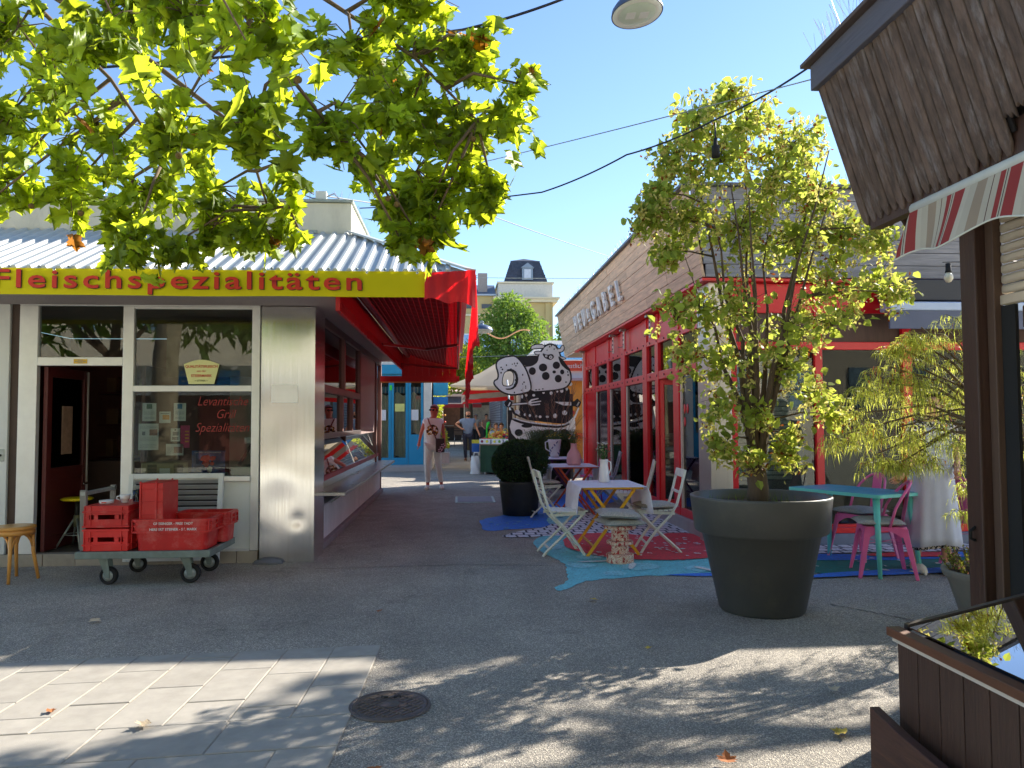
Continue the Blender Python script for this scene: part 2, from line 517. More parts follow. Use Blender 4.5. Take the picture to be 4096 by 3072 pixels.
# paving of concrete slabs at the kerbside, each slab a piece of its own
bed = MB()
O0 = Vector((-.47, 4.97)); U0 = Vector((-.9968, -.08)); V0 = Vector((-.03, -.9995))
def pv(u, v): p = O0 + U0 * u + V0 * v; return p.x, p.y
bed.add([(*pv(0, 0), .0035), (*pv(6, 0), .0035), (*pv(6, 4), .0035), (*pv(0, 4), .0035)], [(0, 1, 2, 3)])
paving = bed.build('paving', M('joint_sand', (140, 132, 120), .95, var=.25, scale=40), kind='structure')
sm_ = slabmat()
def slab(u0, u1, v0, v1):
    g = .0035
    u0 += g; u1 -= g; v0 += g; v1 -= g
    t = .0085 + rnd.uniform(-.0012, .0022)
    e = .004
    bt = [(*pv(u0, v0), .001), (*pv(u1, v0), .001), (*pv(u1, v1), .001), (*pv(u0, v1), .001)]
    md = [(p[0], p[1], t - .003) for p in bt]
    tp = [(*pv(u0 + e, v0 + e), t), (*pv(u1 - e, v0 + e), t), (*pv(u1 - e, v1 - e), t), (*pv(u0 + e, v1 - e), t)]
    q = MB(); q.add(bt + md + tp, [(i, (i + 1) % 4, 4 + (i + 1) % 4, 4 + i) for i in range(4)] + [(4 + i, 4 + (i + 1) % 4, 8 + (i + 1) % 4, 8 + i) for i in range(4)] + [(8, 9, 10, 11)])
    q.build('slab', sm_, paving)
cw = .287
for i in range(12):
    v = 0
    st = [.16, .42, .3, .05, .25, .4][i % 6] + .06
    while v < 1.12:
        v2 = min(st if v == 0 else v + .5, 1.15)
        if 1.15 - v2 < .12: v2 = 1.15
        slab(i * cw, (i + 1) * cw, v, v2); v = v2
for j in range(4):
    u = -(.3 if j % 2 else .0)
    while u < 3.4:
        u2 = u + .56
        slab(max(u, 0), u2, 1.15 + j * .36, 1.15 + (j + 1) * .36); u = u2

# painted mural on the asphalt: thin coats of road paint
def paint(name, rgb, brick=False):
    m, nt, b = nodes(name)
    N, L = nt.nodes, nt.links
    tc = N.new('ShaderNodeTexCoord')
    nz = N.new('ShaderNodeTexNoise'); nz.inputs['Scale'].default_value = 14; nz.inputs['Detail'].default_value = 9; nz.inputs['Roughness'].default_value = .7
    L.new(tc.outputs['Object'], nz.inputs['Vector'])
    mr = N.new('ShaderNodeMapRange'); mr.inputs['From Min'].default_value = .3; mr.inputs['From Max'].default_value = .7
    mr.inputs['To Min'].default_value = .8; mr.inputs['To Max'].default_value = 1.12
    L.new(nz.outputs['Fac'], mr.inputs['Value'])
    mx = N.new('ShaderNodeMix'); mx.data_type = 'RGBA'; mx.blend_type = 'MULTIPLY'; mx.inputs['Factor'].default_value = 1
    mx.inputs[6].default_value = lin(rgb)
    L.new(mr.outputs[0], mx.inputs[7])
    if brick:
        bk = N.new('ShaderNodeTexBrick'); bk.inputs['Scale'].default_value = 1
        bk.inputs['Color1'].default_value = bk.inputs['Color2'].default_value = lin(rgb); bk.inputs['Mortar'].default_value = lin((40, 44, 70))
        bk.inputs['Brick Width'].default_value = .15; bk.inputs['Row Height'].default_value = .19; bk.inputs['Mortar Size'].default_value = .014
        bk.offset = .35
        va = N.new('ShaderNodeVectorMath'); va.operation = 'MULTIPLY_ADD'; va.inputs[1].default_value = (.035, .035, 0)
        n2 = N.new('ShaderNodeTexNoise'); n2.inputs['Scale'].default_value = 5
        L.new(tc.outputs['Object'], n2.inputs['Vector']); L.new(n2.outputs['Color'], va.inputs[0]); L.new(tc.outputs['Object'], va.inputs[2])
        L.new(va.outputs[0], bk.inputs['Vector']); L.new(bk.outputs['Color'], mx.inputs[6])
    # worn specks where the asphalt shows through
    vo = N.new('ShaderNodeTexVoronoi'); vo.inputs['Scale'].default_value = 95; L.new(tc.outputs['Object'], vo.inputs['Vector'])
    n3 = N.new('ShaderNodeTexNoise'); n3.inputs['Scale'].default_value = 55; n3.inputs['Detail'].default_value = 6; L.new(tc.outputs['Object'], n3.inputs['Vector'])
    w1 = N.new('ShaderNodeMapRange'); w1.inputs['From Min'].default_value = .52; w1.inputs['From Max'].default_value = .66; w1.inputs['To Max'].default_value = .5
    L.new(n3.outputs['Fac'], w1.inputs['Value'])
    m3 = N.new('ShaderNodeMix'); m3.data_type = 'RGBA'; L.new(w1.outputs[0], m3.inputs['Factor']); L.new(mx.outputs[2], m3.inputs[6]); m3.inputs[7].default_value = lin((86, 84, 82))
    L.new(m3.outputs[2], b.inputs['Base Color'])
    b.inputs['Roughness'].default_value = .7
    bp = N.new('ShaderNodeBump'); bp.inputs['Strength'].default_value = .5; bp.inputs['Distance'].default_value = .004
    L.new(vo.outputs['Distance'], bp.inputs['Height']); L.new(bp.outputs[0], b.inputs['Normal'])
    return m
P_BLUE, P_TEAL, P_RED, P_WHITE = paint('mural_blue', (60, 132, 232)), paint('mural_teal', (120, 208, 216)), paint('mural_red', (232, 66, 76)), paint('mural_white', (232, 232, 236), True)
P_AQUA, P_WH2, P_GREEN, P_SKY = paint('mural_aqua', (150, 220, 228)), paint('mural_dots', (236, 236, 232)), paint('mural_green', (40, 128, 120)), paint('mural_sky', (104, 168, 226))

def smooth_loop(pts, it=2):
    for _ in range(it):
        q = []
        for i in range(len(pts)):
            a, b = Vector(pts[i]), Vector(pts[(i + 1) % len(pts)])
            q += [a * .75 + b * .25, a * .25 + b * .75]
        pts = [tuple(p) for p in q]
    return pts
mural = bpy.data.objects.new('painted_pavement', None); COL.objects.link(mural); mural['kind'] = 'structure'
def coat(name, pts, mat, z, it=2):
    pts = smooth_loop(pts, it)
    # ragged brush edge
    out = []
    for p in pts: out.append((p[0] + rnd.uniform(-.012, .012), p[1] + rnd.uniform(-.02, .02)))
    q = MB(); tri = tessellate_polygon([[Vector((p[0], p[1], 0)) for p in out]])
    q.add([(p[0], p[1], z) for p in out], tri)
    return q.build(name, mat, mural)
coat('teal_paint', [(0.87, 8.93), (1.0, 9.35), (1.32, 9.5), (2.14, 9.5), (2.9, 9.3), (3.0, 8.2), (3.3, 7.4), (3.35, 6.8), (2.6, 6.85), (2.29, 6.88), (1.75, 6.95), (1.41, 6.85), (1.14, 6.78), (1.02, 6.6), (0.92, 6.44), (0.83, 6.40), (0.80, 6.51), (0.93, 6.66), (1.0, 6.89), (1.01, 7.14), (1.07, 7.52), (1.02, 7.77), (0.92, 8.17), (0.88, 8.69)], P_TEAL, .004)
coat('blue_paint', [(0.3, 10.94), (0.64, 11.42), (0.95, 11.73), (1.34, 12.29), (1.64, 13.09), (1.91, 14.23), (2.33, 15.07), (2.9, 15.2), (2.95, 13.6), (2.3, 12.4), (1.71, 11.52), (1.38, 10.49), (1.17, 10.11), (0.73, 10.0), (0.33, 9.84), (0.34, 10.59)], P_BLUE, .004)
coat('white_brick_paint', [(0.51, 9.38), (0.79, 9.79), (1.16, 10.11), (1.31, 10.48), (1.62, 10.99), (1.94, 11.48), (2.4, 12.0), (2.93, 12.1), (2.93, 9.3), (2.7, 9.3), (2.54, 9.3), (2.36, 9.08), (2.06, 9.25), (1.83, 9.4), (1.63, 9.5), (1.32, 9.42), (0.96, 9.33), (0.68, 9.27)], P_WHITE, .008)
coat('red_paint', [(1.24, 9.06), (1.46, 9.46), (1.83, 9.56), (2.14, 9.40), (2.34, 9.06), (2.55, 9.42), (2.9, 9.45), (2.92, 8.65), (2.62, 7.72), (2.42, 7.70), (2.25, 7.62), (1.98, 7.68), (1.76, 7.7), (1.45, 7.92), (1.31, 8.2), (1.19, 8.51)], P_RED, .012)
coat('aqua_paint', [(1.29, 11.15), (1.8, 12.24), (2.07, 12.21), (1.66, 10.74), (1.21, 10.22)], P_AQUA, .012)
coat('white_brick_paint', [(3.0, 8.36), (5.0, 8.33), (7.2, 8.2), (7.0, 7.85), (4.97, 7.86), (4.1, 7.85), (3.3, 7.8), (2.95, 8.0)], P_WHITE, .016)
coat('green_paint', [(3.2, 7.6), (4.69, 7.5), (6.5, 7.6), (6.5, 6.9), (4.28, 6.83), (3.15, 6.78)], P_GREEN, .008)
coat('blue_paint', [(3.3, 7.9), (3.98, 7.82), (4.4, 7.55), (5.6, 7.9), (6.4, 7.7), (4.8, 7.45), (4.0, 7.42), (3.3, 7.55)], P_BLUE, .012)
coat('red_paint', [(4.2, 7.75), (4.7, 7.82), (5.2, 7.76), (5.1, 7.5), (4.6, 7.52), (4.2, 7.6)], P_RED, .020)
coat('blue_paint', [(3.05, 6.72), (3.62, 6.92), (4.6, 6.98), (6.2, 7.05), (6.3, 6.85), (4.4, 6.74), (3.6, 6.72), (3.1, 6.64)], P_BLUE, .016)
coat('blue_paint', [(1.75, 6.93), (2.2, 7.0), (3.0, 6.99), (3.1, 6.85), (2.3, 6.84)], P_BLUE, .008, 1)
def blob(name, x, y, rx, ry, mat, z, n=9):
    coat(name, [(x + rx * math.cos(2 * math.pi * k / n) * rnd.uniform(.8, 1.15), y + ry * math.sin(2 * math.pi * k / n) * rnd.uniform(.8, 1.15)) for k in range(n)], mat, z, 1)
for x, y, rx, ry in ((1.2, 7.45, .14, .14), (1.75, 7.35, .2, .2), (2.3, 7.2, .16, .16), (1.45, 7.05, .12, .1), (1.35, 7.9, .15, .13), (2.75, 7.3, .15, .18), (1.05, 8.6, .13, .22)):
    blob('aqua_paint', x, y, rx, ry, P_AQUA, .008)
def rbrush(x0, x1, y0, y1): return rnd.uniform(x0, x1), rnd.uniform(y0, y1)
for i in range(64):
    x, y = rbrush(1.35, 2.75, 7.75, 9.35)
    if y > 9.1 and 2.2 < x < 2.5: continue
    blob('white_dot', x, y, rnd.uniform(.016, .035), rnd.uniform(.018, .035), P_WH2, .020, 6)
for i in range(34):
    x, y = rbrush(.45, 1.6, 9.95, 12.0)
    if y > 10.2 + 1.5 * (x - .1): continue
    blob('sky_dot', x, y, rnd.uniform(.02, .05), rnd.uniform(.02, .05), P_SKY, .012, 6)
for i in range(26):
    x, y = rbrush(3.3, 5.2, 6.8, 7.7)
    blob('white_dot', x, y, rnd.uniform(.015, .05), rnd.uniform(.015, .04), P_WH2, .024, 6)
for (x, y, a) in ((1.68, 7.36, 1.3), (2.34, 7.1, 2.0), (1.33, 7.62, .1)):
    c, s_ = math.cos(a), math.sin(a)
    coat('white_stroke', [(x + c * u - s_ * v, y + s_ * u + c * v) for u, v in ((-.17, -.02), (.17, -.035), (.17, .03), (-.17, .025))], P_WH2, .016, 1)

# old tar seams in the asphalt
def seam(pts, w_=.012):
    P_ = [Vector((*a, .0)).lerp(Vector((*b, .0)), k / 14) + Vector((rnd.uniform(-.012, .012), rnd.uniform(-.012, .012), .0045)) for a, b in zip(pts[:-1], pts[1:]) for k in range(15)]
    q = MB()
    for a, b in zip(P_[:-1], P_[1:]):
        n_ = Vector((-(b - a).y, (b - a).x, 0)).normalized() * w_ * rnd.uniform(.3, .8)
        if (b - a).length > .002: q.add([a - n_, b - n_, b + n_, a + n_], [(0, 1, 2, 3)])
    q.build('asphalt_seam', M('tar_seam', (112, 108, 102), .8, var=.3, scale=30, k=1), ground)
seam([(-1.35, 7.55), (.1, 7.62), (.9, 7.5)]); seam([(2.85, 5.75), (3.15, 5.3), (3.5, 4.6)]); seam([(-.3, 14.3), (.9, 14.4)], .02)

# ------------------------------------------------------------------ covers in the ground
IRON = M('cast_iron', (92, 84, 80), .55, .5, var=.2, scale=30, bump=.3, bscale=120, dirt=.4, dirt_rgb=(120, 105, 88))
t = thing('manhole_cover', 'round cast iron manhole cover with ribbed grid at corner of pale paving', 'manhole cover', (-.33, 3.92, 0))
q = MB(); q.lathe([(.0, .004), (.185, .004), (.185, .010), (.172, .012), (.0, .0121)], n=48, c=(-.33, 3.92, 0)); q.build('lid', IRON, t)
q = MB(); q.lathe([(.187, .003), (.187, .013), (.200, .013), (.203, .003)], n=48, c=(-.33, 3.92, 0)); q.build('rim', IRON, t)
rib = MB()
for i in range(-5, 6):
    a = .030 * i; h = math.sqrt(.165 ** 2 - a * a)
    for sgn in (1, -1):
        c, s_ = math.cos(.85 if sgn > 0 else .85 + math.pi / 2), math.sin(.85 if sgn > 0 else .85 + math.pi / 2)
        if sgn < 0 and i % 2: continue
        segs = [(-h, h)] if abs(a) > .05 else [(-h, -.055), (.055, h)]
        for u0, u1 in segs:
            rib.bar((-.33 + c * u0 - s_ * a, 3.92 + s_ * u0 + c * a, .0135), (-.33 + c * u1 - s_ * a, 3.92 + s_ * u1 + c * a, .0135), .006, .005)
rib.build('rib_grid', M('iron_rib', (120, 110, 102), .4, .6, var=.2, scale=30), t)
q = MB(); q.lathe([(.0, .010), (.05, .010), (.05, .017), (.043, .017), (.043, .014), (0, .0141)], n=24, c=(-.33, 3.92, 0)); q.build('badge', IRON, t)
for dx in (-.035, .03):
    q = MB(); q.obox((-.33 + dx, 3.92 + .10, .0142), (.035, .02, .005)); q.build('lifting_slot', BLACKM, t)

t = thing('access_cover', 'flat rectangular metal access cover set in the alley asphalt', 'access cover', (.33, 13.7, 0))
q = MB(); q.box(-.02, .67, 13.2, 14.25, .001, .012); q.build('frame', GALV, t)
q = MB(); q.box(.02, .63, 13.28, 14.17, .012, .018); q.build('plate', M('cover_plate', (134, 130, 134), .7, .2, var=.12, scale=20, bump=.3, bscale=200), t, bevel=.003)
# ================================================================== BUTCHER STALL (left)
ST = thing('butcher_stall', 'pale butcher kiosk with ribbed metal roof, steel corner pillar and shop window', 'market stall', (-3.2, 9.5, 0))
PANEL = M('pale_panel', (196, 198, 192), .42, var=.05, scale=2, dirt=.25, dirt_rgb=(150, 145, 132), dscale=1.4)
ALU = M('aluminium_frame', (206, 206, 198), .38, .35, var=.06)
PARA = M('parapet_render', (196, 190, 172), .8, var=.1, scale=5, bump=.35, bscale=28, dirt=.35, dirt_rgb=(140, 130, 112), stretch=(1, 1, .35))
TILE = M('plinth_tile', (150, 140, 124), .6, var=.12, dirt=.5, dirt_rgb=(80, 72, 64), rand=.08)
ROOF = M('zinc_sheet', (196, 200, 198), .42, k=1, metal=.25, var=.06, scale=3, dirt=.3, dirt_rgb=(165, 162, 152), dscale=2.5)
MAROON = M('maroon_paint', (84, 30, 28), .45, var=.15, dirt=.3)
WALLIN = M('interior_wall', (104, 62, 50), .8, var=.2, dirt=.3)
FY = 7.95
q = MB(); q.box(-5.6, -4.42, FY, FY + .08, .12, 2.64); q.build('side_panel', PANEL, ST, bevel=.006)
lp = MB(); lp.box(-4.56, -4.44, FY - .008, FY - .001, 1.03, 1.15)
lo = lp.build('lock_plate', GALV, ST, bevel=.006)
q = MB(); q.tube([(-4.475, FY - .018, 1.09), (-4.475, FY - .007, 1.09)], .012, 10); q.build('keyhole', BLACKM, lo)
q = MB(); q.box(-4.418, -4.33, FY + .03, FY + .07, .12, 2.64); q.build('shutter_track', M('track_rust', (70, 56, 48), .6, .3, var=.2), ST)
x = -5.6; k = 0
while x < -2.0:
    x2 = min(x + .31, -1.985)
    q = MB(); q.box(x + .003, x2 - .003, FY - .02 + .002 * (k % 3), FY + .1, .0, .118); q.build('plinth_tile', TILE, ST, bevel=.003); x = x2; k += 1
def frame(name, x0, x1, z0, z1, y0=FY - .005, y1=FY + .06, mat=ALU):
    q = MB(); q.box(x0, x1, y0, y1, z0, z1); return q.build(name, mat, ST, bevel=.004)
frame('door_jamb', -4.325, -4.15, .121, 2.575)
frame('mullion', -3.33, -3.225, .121, 2.575)
frame('window_stile', -2.065, -1.985, .121, 2.575)
frame('head_rail', -4.325, -1.985, 2.577, 2.60, FY - .008)
q = MB(); q.box(-4.40, -1.98, FY - .05, FY + .12, 2.602, 2.64); q.build('shutter_box', PANEL, ST, bevel=.008)
frame('transom_rail', -4.149, -3.331, 1.975, 2.06)
frame('window_sill', -3.224, -2.066, .815, .865, FY - .03)
frame('glazing_bar', -3.224, -2.066, 1.715, 1.775)
frame('top_bar', -3.224, -2.066, 2.55, 2.575)
def pane(name, x0, x1, z0, z1, y=FY + .03, par=None, mat=None):
    q = MB(); q.box(x0, x1, y, y + .004, z0, z1); return q.build(name, mat or PANE, par or ST)
pane('transom_pane', -4.149, -3.331, 2.061, 2.574)
pane('upper_pane', -3.224, -2.066, 1.776, 2.549)
pane('lower_pane', -3.224, -2.066, .866, 1.714)
for x0, x1 in ((-3.222, -2.81), (-2.80, -2.41), (-2.40, -2.068)):
    q = MB(); q.box(x0, x1, FY + .012, FY + .05, .122, .813); q.build('apron_panel', PANEL, ST, bevel=.01)
q = MB(); q.box(-3.224, -2.066, FY - .022, FY + .01, .119, .14); q.build('apron_foot', ALU, ST)
# steel corner pillar, dented
pl = MB()
def pil(u, v):
    z = .0 + v * 2.575; x_ = -1.965 + u * .535
    d = 0.0
    for cx, cz, r, a in ((-1.75, .62, .2, .012), (-1.60, .42, .08, .006), (-1.8, 1.35, .25, .006), (-1.6, 1.0, .2, .005), (-1.85, .3, .2, .006)):
        d += a * math.exp(-((x_ - cx) ** 2 + (z - cz) ** 2) / (r * r))
    return (x_, 7.925 + d, z)
pl.grid(pil, 26, 70)
pl.add([(-1.43, 7.925, 0), (-1.43, 8.5, 0), (-1.43, 8.5, 2.575), (-1.43, 7.925, 2.575)], [(0, 1, 2, 3)])
pl.add([(-1.965, 7.925, 0), (-1.965, 8.2, 0), (-1.965, 8.2, 2.575), (-1.965, 7.925, 2.575)], [(3, 2, 1, 0)])
pl.build('steel_pillar', STEEL, ST, fix=False)
q = MB(); q.box(-1.86, -1.60, 7.919, 7.922, 1.60, 1.78)
q.build('riveted_patch', M('steel_patch', (222, 218, 208), .4, .85, var=.05), ST, bevel=.001)
q = MB(); q.lathe([(0, .0), (.15, .0), (.13, .03), (.06, .05), (0, .055)], c=(-1.87, 7.88, 0), n=14, sx=1, sy=.45); q.build('mortar_lump', M('mortar', (108, 108, 112), .9, var=.2, bump=.4), ST)
# interior room
q = MB(); q.box(-5.5, -1.62, 11.4, 11.5, 0, 2.6); q.box(-5.6, -5.5, 8.1, 11.4, 0, 2.6); q.build('back_wall', WALLIN, ST)
q = MB(); q.box(-5.5, -1.62, 8.06, 11.4, .09, .118); q.build('floor_boards', M('stall_floor', (74, 66, 58), .7, var=.2), ST)
q = MB(); q.box(-5.5, -1.55, 8.06, 11.4, 2.605, 2.66); q.build('ceiling_board', M('stall_ceiling', (150, 132, 116), .8, var=.1), ST)
q = MB(); q.box(-3.28, -3.24, 8.3, 11.3, .12, 2.0); q.build('partition_board', M('partition_brown', (84, 56, 44), .7, var=.2), ST)
q = MB(); q.box(-3.15, -2.1, 8.62, 8.66, 1.9, 2.5); q.build('roller_blind', M('old_blind', (112, 96, 70), .8, var=.12, scale=3), ST)
q = MB(); q.box(-2.75, -1.75, 9.6, 9.66, .5, 2.2); q.build('white_backboard', M('backboard', (168, 160, 146), .6, var=.1), ST)
for k in range(3):
    q = MB(); q.box(-5.0, -3.3, 11.15, 11.38, .9 + .45 * k, .93 + .45 * k); q.build('shelf', MAROON, ST)
    for j in range(7):
        x = -4.9 + j * .22
        q = MB(); q.box(x, x + rnd.uniform(.08, .16), 11.2, 11.33, .932 + .45 * k, .932 + .45 * k + rnd.uniform(.1, .28)); q.build('shelf_jar', M('jar%d' % (j % 4), [(120, 90, 60), (90, 40, 30), (150, 130, 90), (60, 60, 70)][j % 4], .4), ST)
q = MB(); q.box(-4.4, -3.35, 9.5, 10.2, .12, .95); q.build('work_bench', M('bench_dark', (70, 52, 44), .6, var=.2), ST, bevel=.01)
# door leaf, ajar inwards
ang = R(88)
dl = part_empty('door', ST, (-4.10, 8.02, .13), ang)
def dpart(name, x0, x1, z0, z1, y0, y1, mat, bev=.004):
    q = MB(); q.box(x0, x1, y0, y1, z0, z1); return q.build(name, mat, dl, bevel=bev, local=True)
dpart('stile', 0, .09, 0, 1.84, -.02, .02, MAROON); dpart('stile', .71, .80, 0, 1.84, -.02, .02, MAROON)
dpart('rail', .09, .71, 1.74, 1.84, -.018, .018, MAROON); dpart('rail', .09, .71, .70, .82, -.018, .018, MAROON); dpart('rail', .09, .71, 0, .14, -.018, .018, MAROON)
dpart('door_panel', .09, .71, .14, .70, -.008, .008, MAROON); dpart('door_pane', .09, .71, .82, 1.74, -.003, .003, PANE, 0)
dpart('edge_strip', .775, .803, .0, 1.83, -.026, -.02, ALU, 0)
q = MB(); q.tube([(.74, -.02, .62), (.74, -.07, .62), (.62, -.07, .62)], .012, 8); q.build('door_handle', CHROME, dl, local=True)
dpart('door_notice', .3, .5, .95, 1.45, -.008, -.004, M('faded_poster', (150, 120, 100), .8, var=.3, scale=12), 0)

# side counter (street side)
SX = -1.5
WOODB = M('counter_brown', (112, 84, 78), .5, var=.12, dirt=.2)
q = MB(); q.box(-1.72, SX - .012, 8.5, 15.5, 0, .46)
q.build('counter_base', M('counter_base_paint', (196, 192, 194), .6, var=.08, dirt=.3), ST)
for i in range(52):
    y = 8.62 + i * .132
    q = MB(); q.box(SX - .012, SX - .001, y, y + .116, .08, .45); q.build('base_board', M('base_board_paint', (200, 196, 198), .55, var=.08, rand=.06), ST, bevel=.004)
q = MB(); q.box(-1.7, SX + .05, 8.5, 15.5, 0, .07); q.build('counter_plinth', M('plinth_concrete', (126, 118, 118), .85, var=.15), ST, bevel=.01)
q = MB(); q.box(-1.6, -1.20, 8.5, 15.2, .60, .64); q.build('counter_shelf', M('shelf_steel', (150, 150, 150), .3, .9, var=.08), ST, bevel=.006)
for y in (9.4, 11.4, 13.4, 15.0):
    q = MB(); q.bar((-1.5, y, .44), (-1.27, y, .598), .03, .02); q.build('shelf_bracket', GALV, ST)
q = MB(); q.box(-1.62, -1.50, 8.5, 15.0, .645, .73); q.build('mirror_band', M('mirror_steel', (190, 190, 188), .12, 1., var=.04), ST)
q = MB(); q.box(-1.62, -1.495, 8.5, 15.0, .735, .79); q.build('red_band', M('red_band', (150, 40, 50), .35, var=.1), ST)
# slanted vitrine glass with meat trays behind
q = MB(); q.add([(-1.50, 8.52, .80), (-1.50, 14.6, .80), (-1.66, 14.6, 1.20), (-1.66, 8.52, 1.20)], [(0, 1, 2, 3)]); q.build('vitrine_glass', DISPG, ST)
for i in range(3):
    y = 8.53 + i * 3.0
    q = MB(); q.bar((-1.497, y, .80), (-1.657, y, 1.20), .012, .006, up=(1, 0, 0)); q.build('vitrine_strip', CHROME, ST)
q = MB(); q.box(-2.2, -1.56, 8.5, 14.7, .74, .78); q.build('vitrine_floor', M('tray_white', (190, 198, 198), .3, var=.05), ST)
trc = [(150, 180, 190), (150, 50, 46), (190, 200, 204), (110, 166, 180), (206, 204, 190), (96, 130, 150), (176, 96, 84)]
for i in range(20):
    y = 8.58 + i * .3
    q = MB(); q.box(-1.98, -1.60, y, y + .26, .785, .80)
    tr = q.build('meat_tray', M('tray_steel', (180, 190, 195), .3, .4), ST)
    q = MB()
    for j in range(5): q.ico((-1.92 + .07 * j, y + .13 + rnd.uniform(-.05, .05), .83 + rnd.uniform(0, .03)), .06, 1, (1, 1.4, .6), .15)
    q.build('meat_cuts', M('cuts%d' % (i % 7), trc[i % 7], .4, var=.25, scale=20), tr)
    if i % 7 == 9:
        q = MB(); q.bar((-1.60, y + .1, .86), (-1.62, y + .2, .98), .09, .004, up=(1, 0, 0)); q.build('price_card', WHITE, tr)
# windows above the counter
q = MB(); q.box(-1.62, -1.49, 8.5, 15.5, 2.50, 2.61); q.build('side_head', WOODB, ST)
q = MB(); q.box(-1.56, -1.488, 8.5, 12.2, 1.74, 1.83); q.build('side_rail', WOODB, ST, bevel=.006)
q = MB(); q.box(-1.60, -1.488, 8.5, 12.2, 1.205, 1.27); q.build('side_sill', M('sill_steel', (120, 112, 112), .35, .7), ST, bevel=.006)
for y0, y1, z0, z1 in ((8.5, 8.6, 1.27, 2.5), (10.25, 10.33, 1.27, 1.74), (10.4, 10.5, 1.83, 2.5), (11.2, 11.27, 1.27, 1.74), (12.1, 12.2, 1.27, 2.5), (14.5, 14.62, .64, 2.5), (15.38, 15.5, .07, 2.5)):
    q = MB(); q.box(-1.555, -1.486, y0, y1, z0 + .001, z1 - .001); q.build('side_post', REDP if y0 < 8.6 else WOODB, ST, bevel=.004)
for y0, y1, z0, z1 in ((8.6, 10.4, 1.832, 2.499), (10.5, 12.1, 1.832, 2.499), (8.6, 10.25, 1.272, 1.738), (10.33, 11.2, 1.272, 1.738), (11.27, 12.1, 1.272, 1.738)):
    q = MB(); q.box(-1.53, -1.526, y0, y1, z0, z1); q.build('side_pane', PANE, ST)
q = MB(); q.box(-1.6, -1.515, 12.2, 14.5, 1.2, 2.5); q.build('side_board', M('side_board', (150, 132, 128), .5, var=.1), ST)
q = MB(); q.box(-1.66, -1.56, 14.62, 15.38, .07, 2.5); q.build('end_board', M('side_board', (150, 132, 128)), ST)
# soffit, roof
q = MB(); q.box(-5.6, -1.10, 7.08, 7.94, 2.585, 2.60); q.box(-1.486, -1.10, 7.94, 15.5, 2.585, 2.60); q.build('soffit', M('soffit_board', (150, 138, 132), .8, var=.2, scale=60, bump=.5, bscale=120), ST)
ez, rz_ = 2.765, 3.48
q = MB()
th = .012
q.add([(-5.8, 6.98, ez), (.12, 6.98, ez), (-1.16, 8.55, rz_), (-5.8, 8.55, rz_), (-5.8, 6.98, ez - th), (.12, 6.98, ez - th), (-1.16, 8.55, rz_ - th), (-5.8, 8.55, rz_ - th)], [(0, 1, 2, 3), (7, 6, 5, 4), (0, 4, 5, 1), (3, 2, 6, 7), (0, 3, 7, 4)])
q.add([(.12, 6.98, ez), (.12, 15.6, ez), (-1.16, 15.6, rz_), (-1.16, 8.55, rz_), (.12, 6.98, ez - th), (.12, 15.6, ez - th), (-1.16, 15.6, rz_ - th), (-1.16, 8.55, rz_ - th)], [(0, 1, 2, 3), (7, 6, 5, 4), (0, 4, 5, 1), (1, 5, 6, 2)])
roof = q.build('roof', ROOF, ST)
sl_ = (rz_ - ez) / 1.57
pitch = .126
for i in range(47):
    x = -5.75 + i * pitch
    y_top = 8.54 if x < -1.16 else 6.98 + (.10 - x) / 1.28 * 1.57
    if y_top < 7.06: continue
    q = MB()
    def P(dx, y, dz): return (x + dx, y, ez + (y - 6.98) * sl_ + dz)
    y0 = 6.972
    vs = [P(-.030, y0, .0), P(-.014, y0, .026), P(.014, y0, .026), P(.030, y0, .0), P(-.030, y_top, .0), P(-.014, y_top, .026), P(.014, y_top, .026), P(.030, y_top, .0)]
    q.add(vs, [(0, 1, 5, 4), (1, 2, 6, 5), (2, 3, 7, 6), (3, 2, 1, 0), (4, 5, 6, 7)])
    q.build('rib', ROOF, roof)
    if i % 2 == 0:
        q = MB(); q.lathe([(0, .012), (.012, .008), (.014, 0)], c=P(.06, 7.03, .003), n=8); q.build('screw_cap', GALV, roof)
q = MB(); q.bar((.13, 6.965, ez + .02), (-1.15, 8.54, rz_ + .02), .13, .02); q.build('hip_flashing', ROOF, roof)
for i in range(66):
    y = 7.15 + i * .128
    x_top = -1.15 if y > 8.55 else .12 - (y - 6.98) / 1.57 * 1.28
    if i < 2: continue
    q = MB(); q.bar((.115, y, ez + .008), (x_top, y, ez + .008 + (.115 - x_top) / 1.28 * (rz_ - ez)), .03, .022); q.build('rib', ROOF, roof)
q = MB(); q.box(-5.8, -.30, 6.99, 7.06, ez - .20, ez - .018); q.build('eave_board', PANEL, ST)
# flat-roof parapet panels
for x0, x1 in ((-5.9, -4.05), (-4.04, -2.32), (-2.31, -1.16)):
    q = MB(); q.box(x0, x1, 8.56, 8.68, 3.47, 3.83); q.build('parapet_panel', PARA, ST, bevel=.006)
    q = MB(); q.box(x0 + .55, x0 + .78, 8.545, 8.558, 3.485, 3.52); q.build('panel_clip', GALV, ST)
q = MB(); q.box(-1.28, -1.162, 8.69, 15.5, 3.47, 3.83); q.build('parapet_panel', PARA, ST, bevel=.006)
q = MB(); q.box(-5.9, -1.14, 8.53, 8.72, 3.833, 3.86); q.box(-1.30, -1.14, 8.72, 15.5, 3.833, 3.86); q.build('coping', GALV, ST)
q = MB(); q.box(-5.9, -1.3, 8.7, 15.5, 3.55, 3.58); q.build('flat_roof', GALV, ST)
SPIKE = M('spike_wire', (190, 192, 195), .3, .8)
q = MB()
for i in range(120):
    x = -5.0 + rnd.random() * 3.85
    q.tube([(x, 8.6 + rnd.uniform(-.03, .03), 3.86), (x + rnd.uniform(-.05, .05), 8.6 + rnd.uniform(-.06, .06), 3.97)], .0018, 3, False)
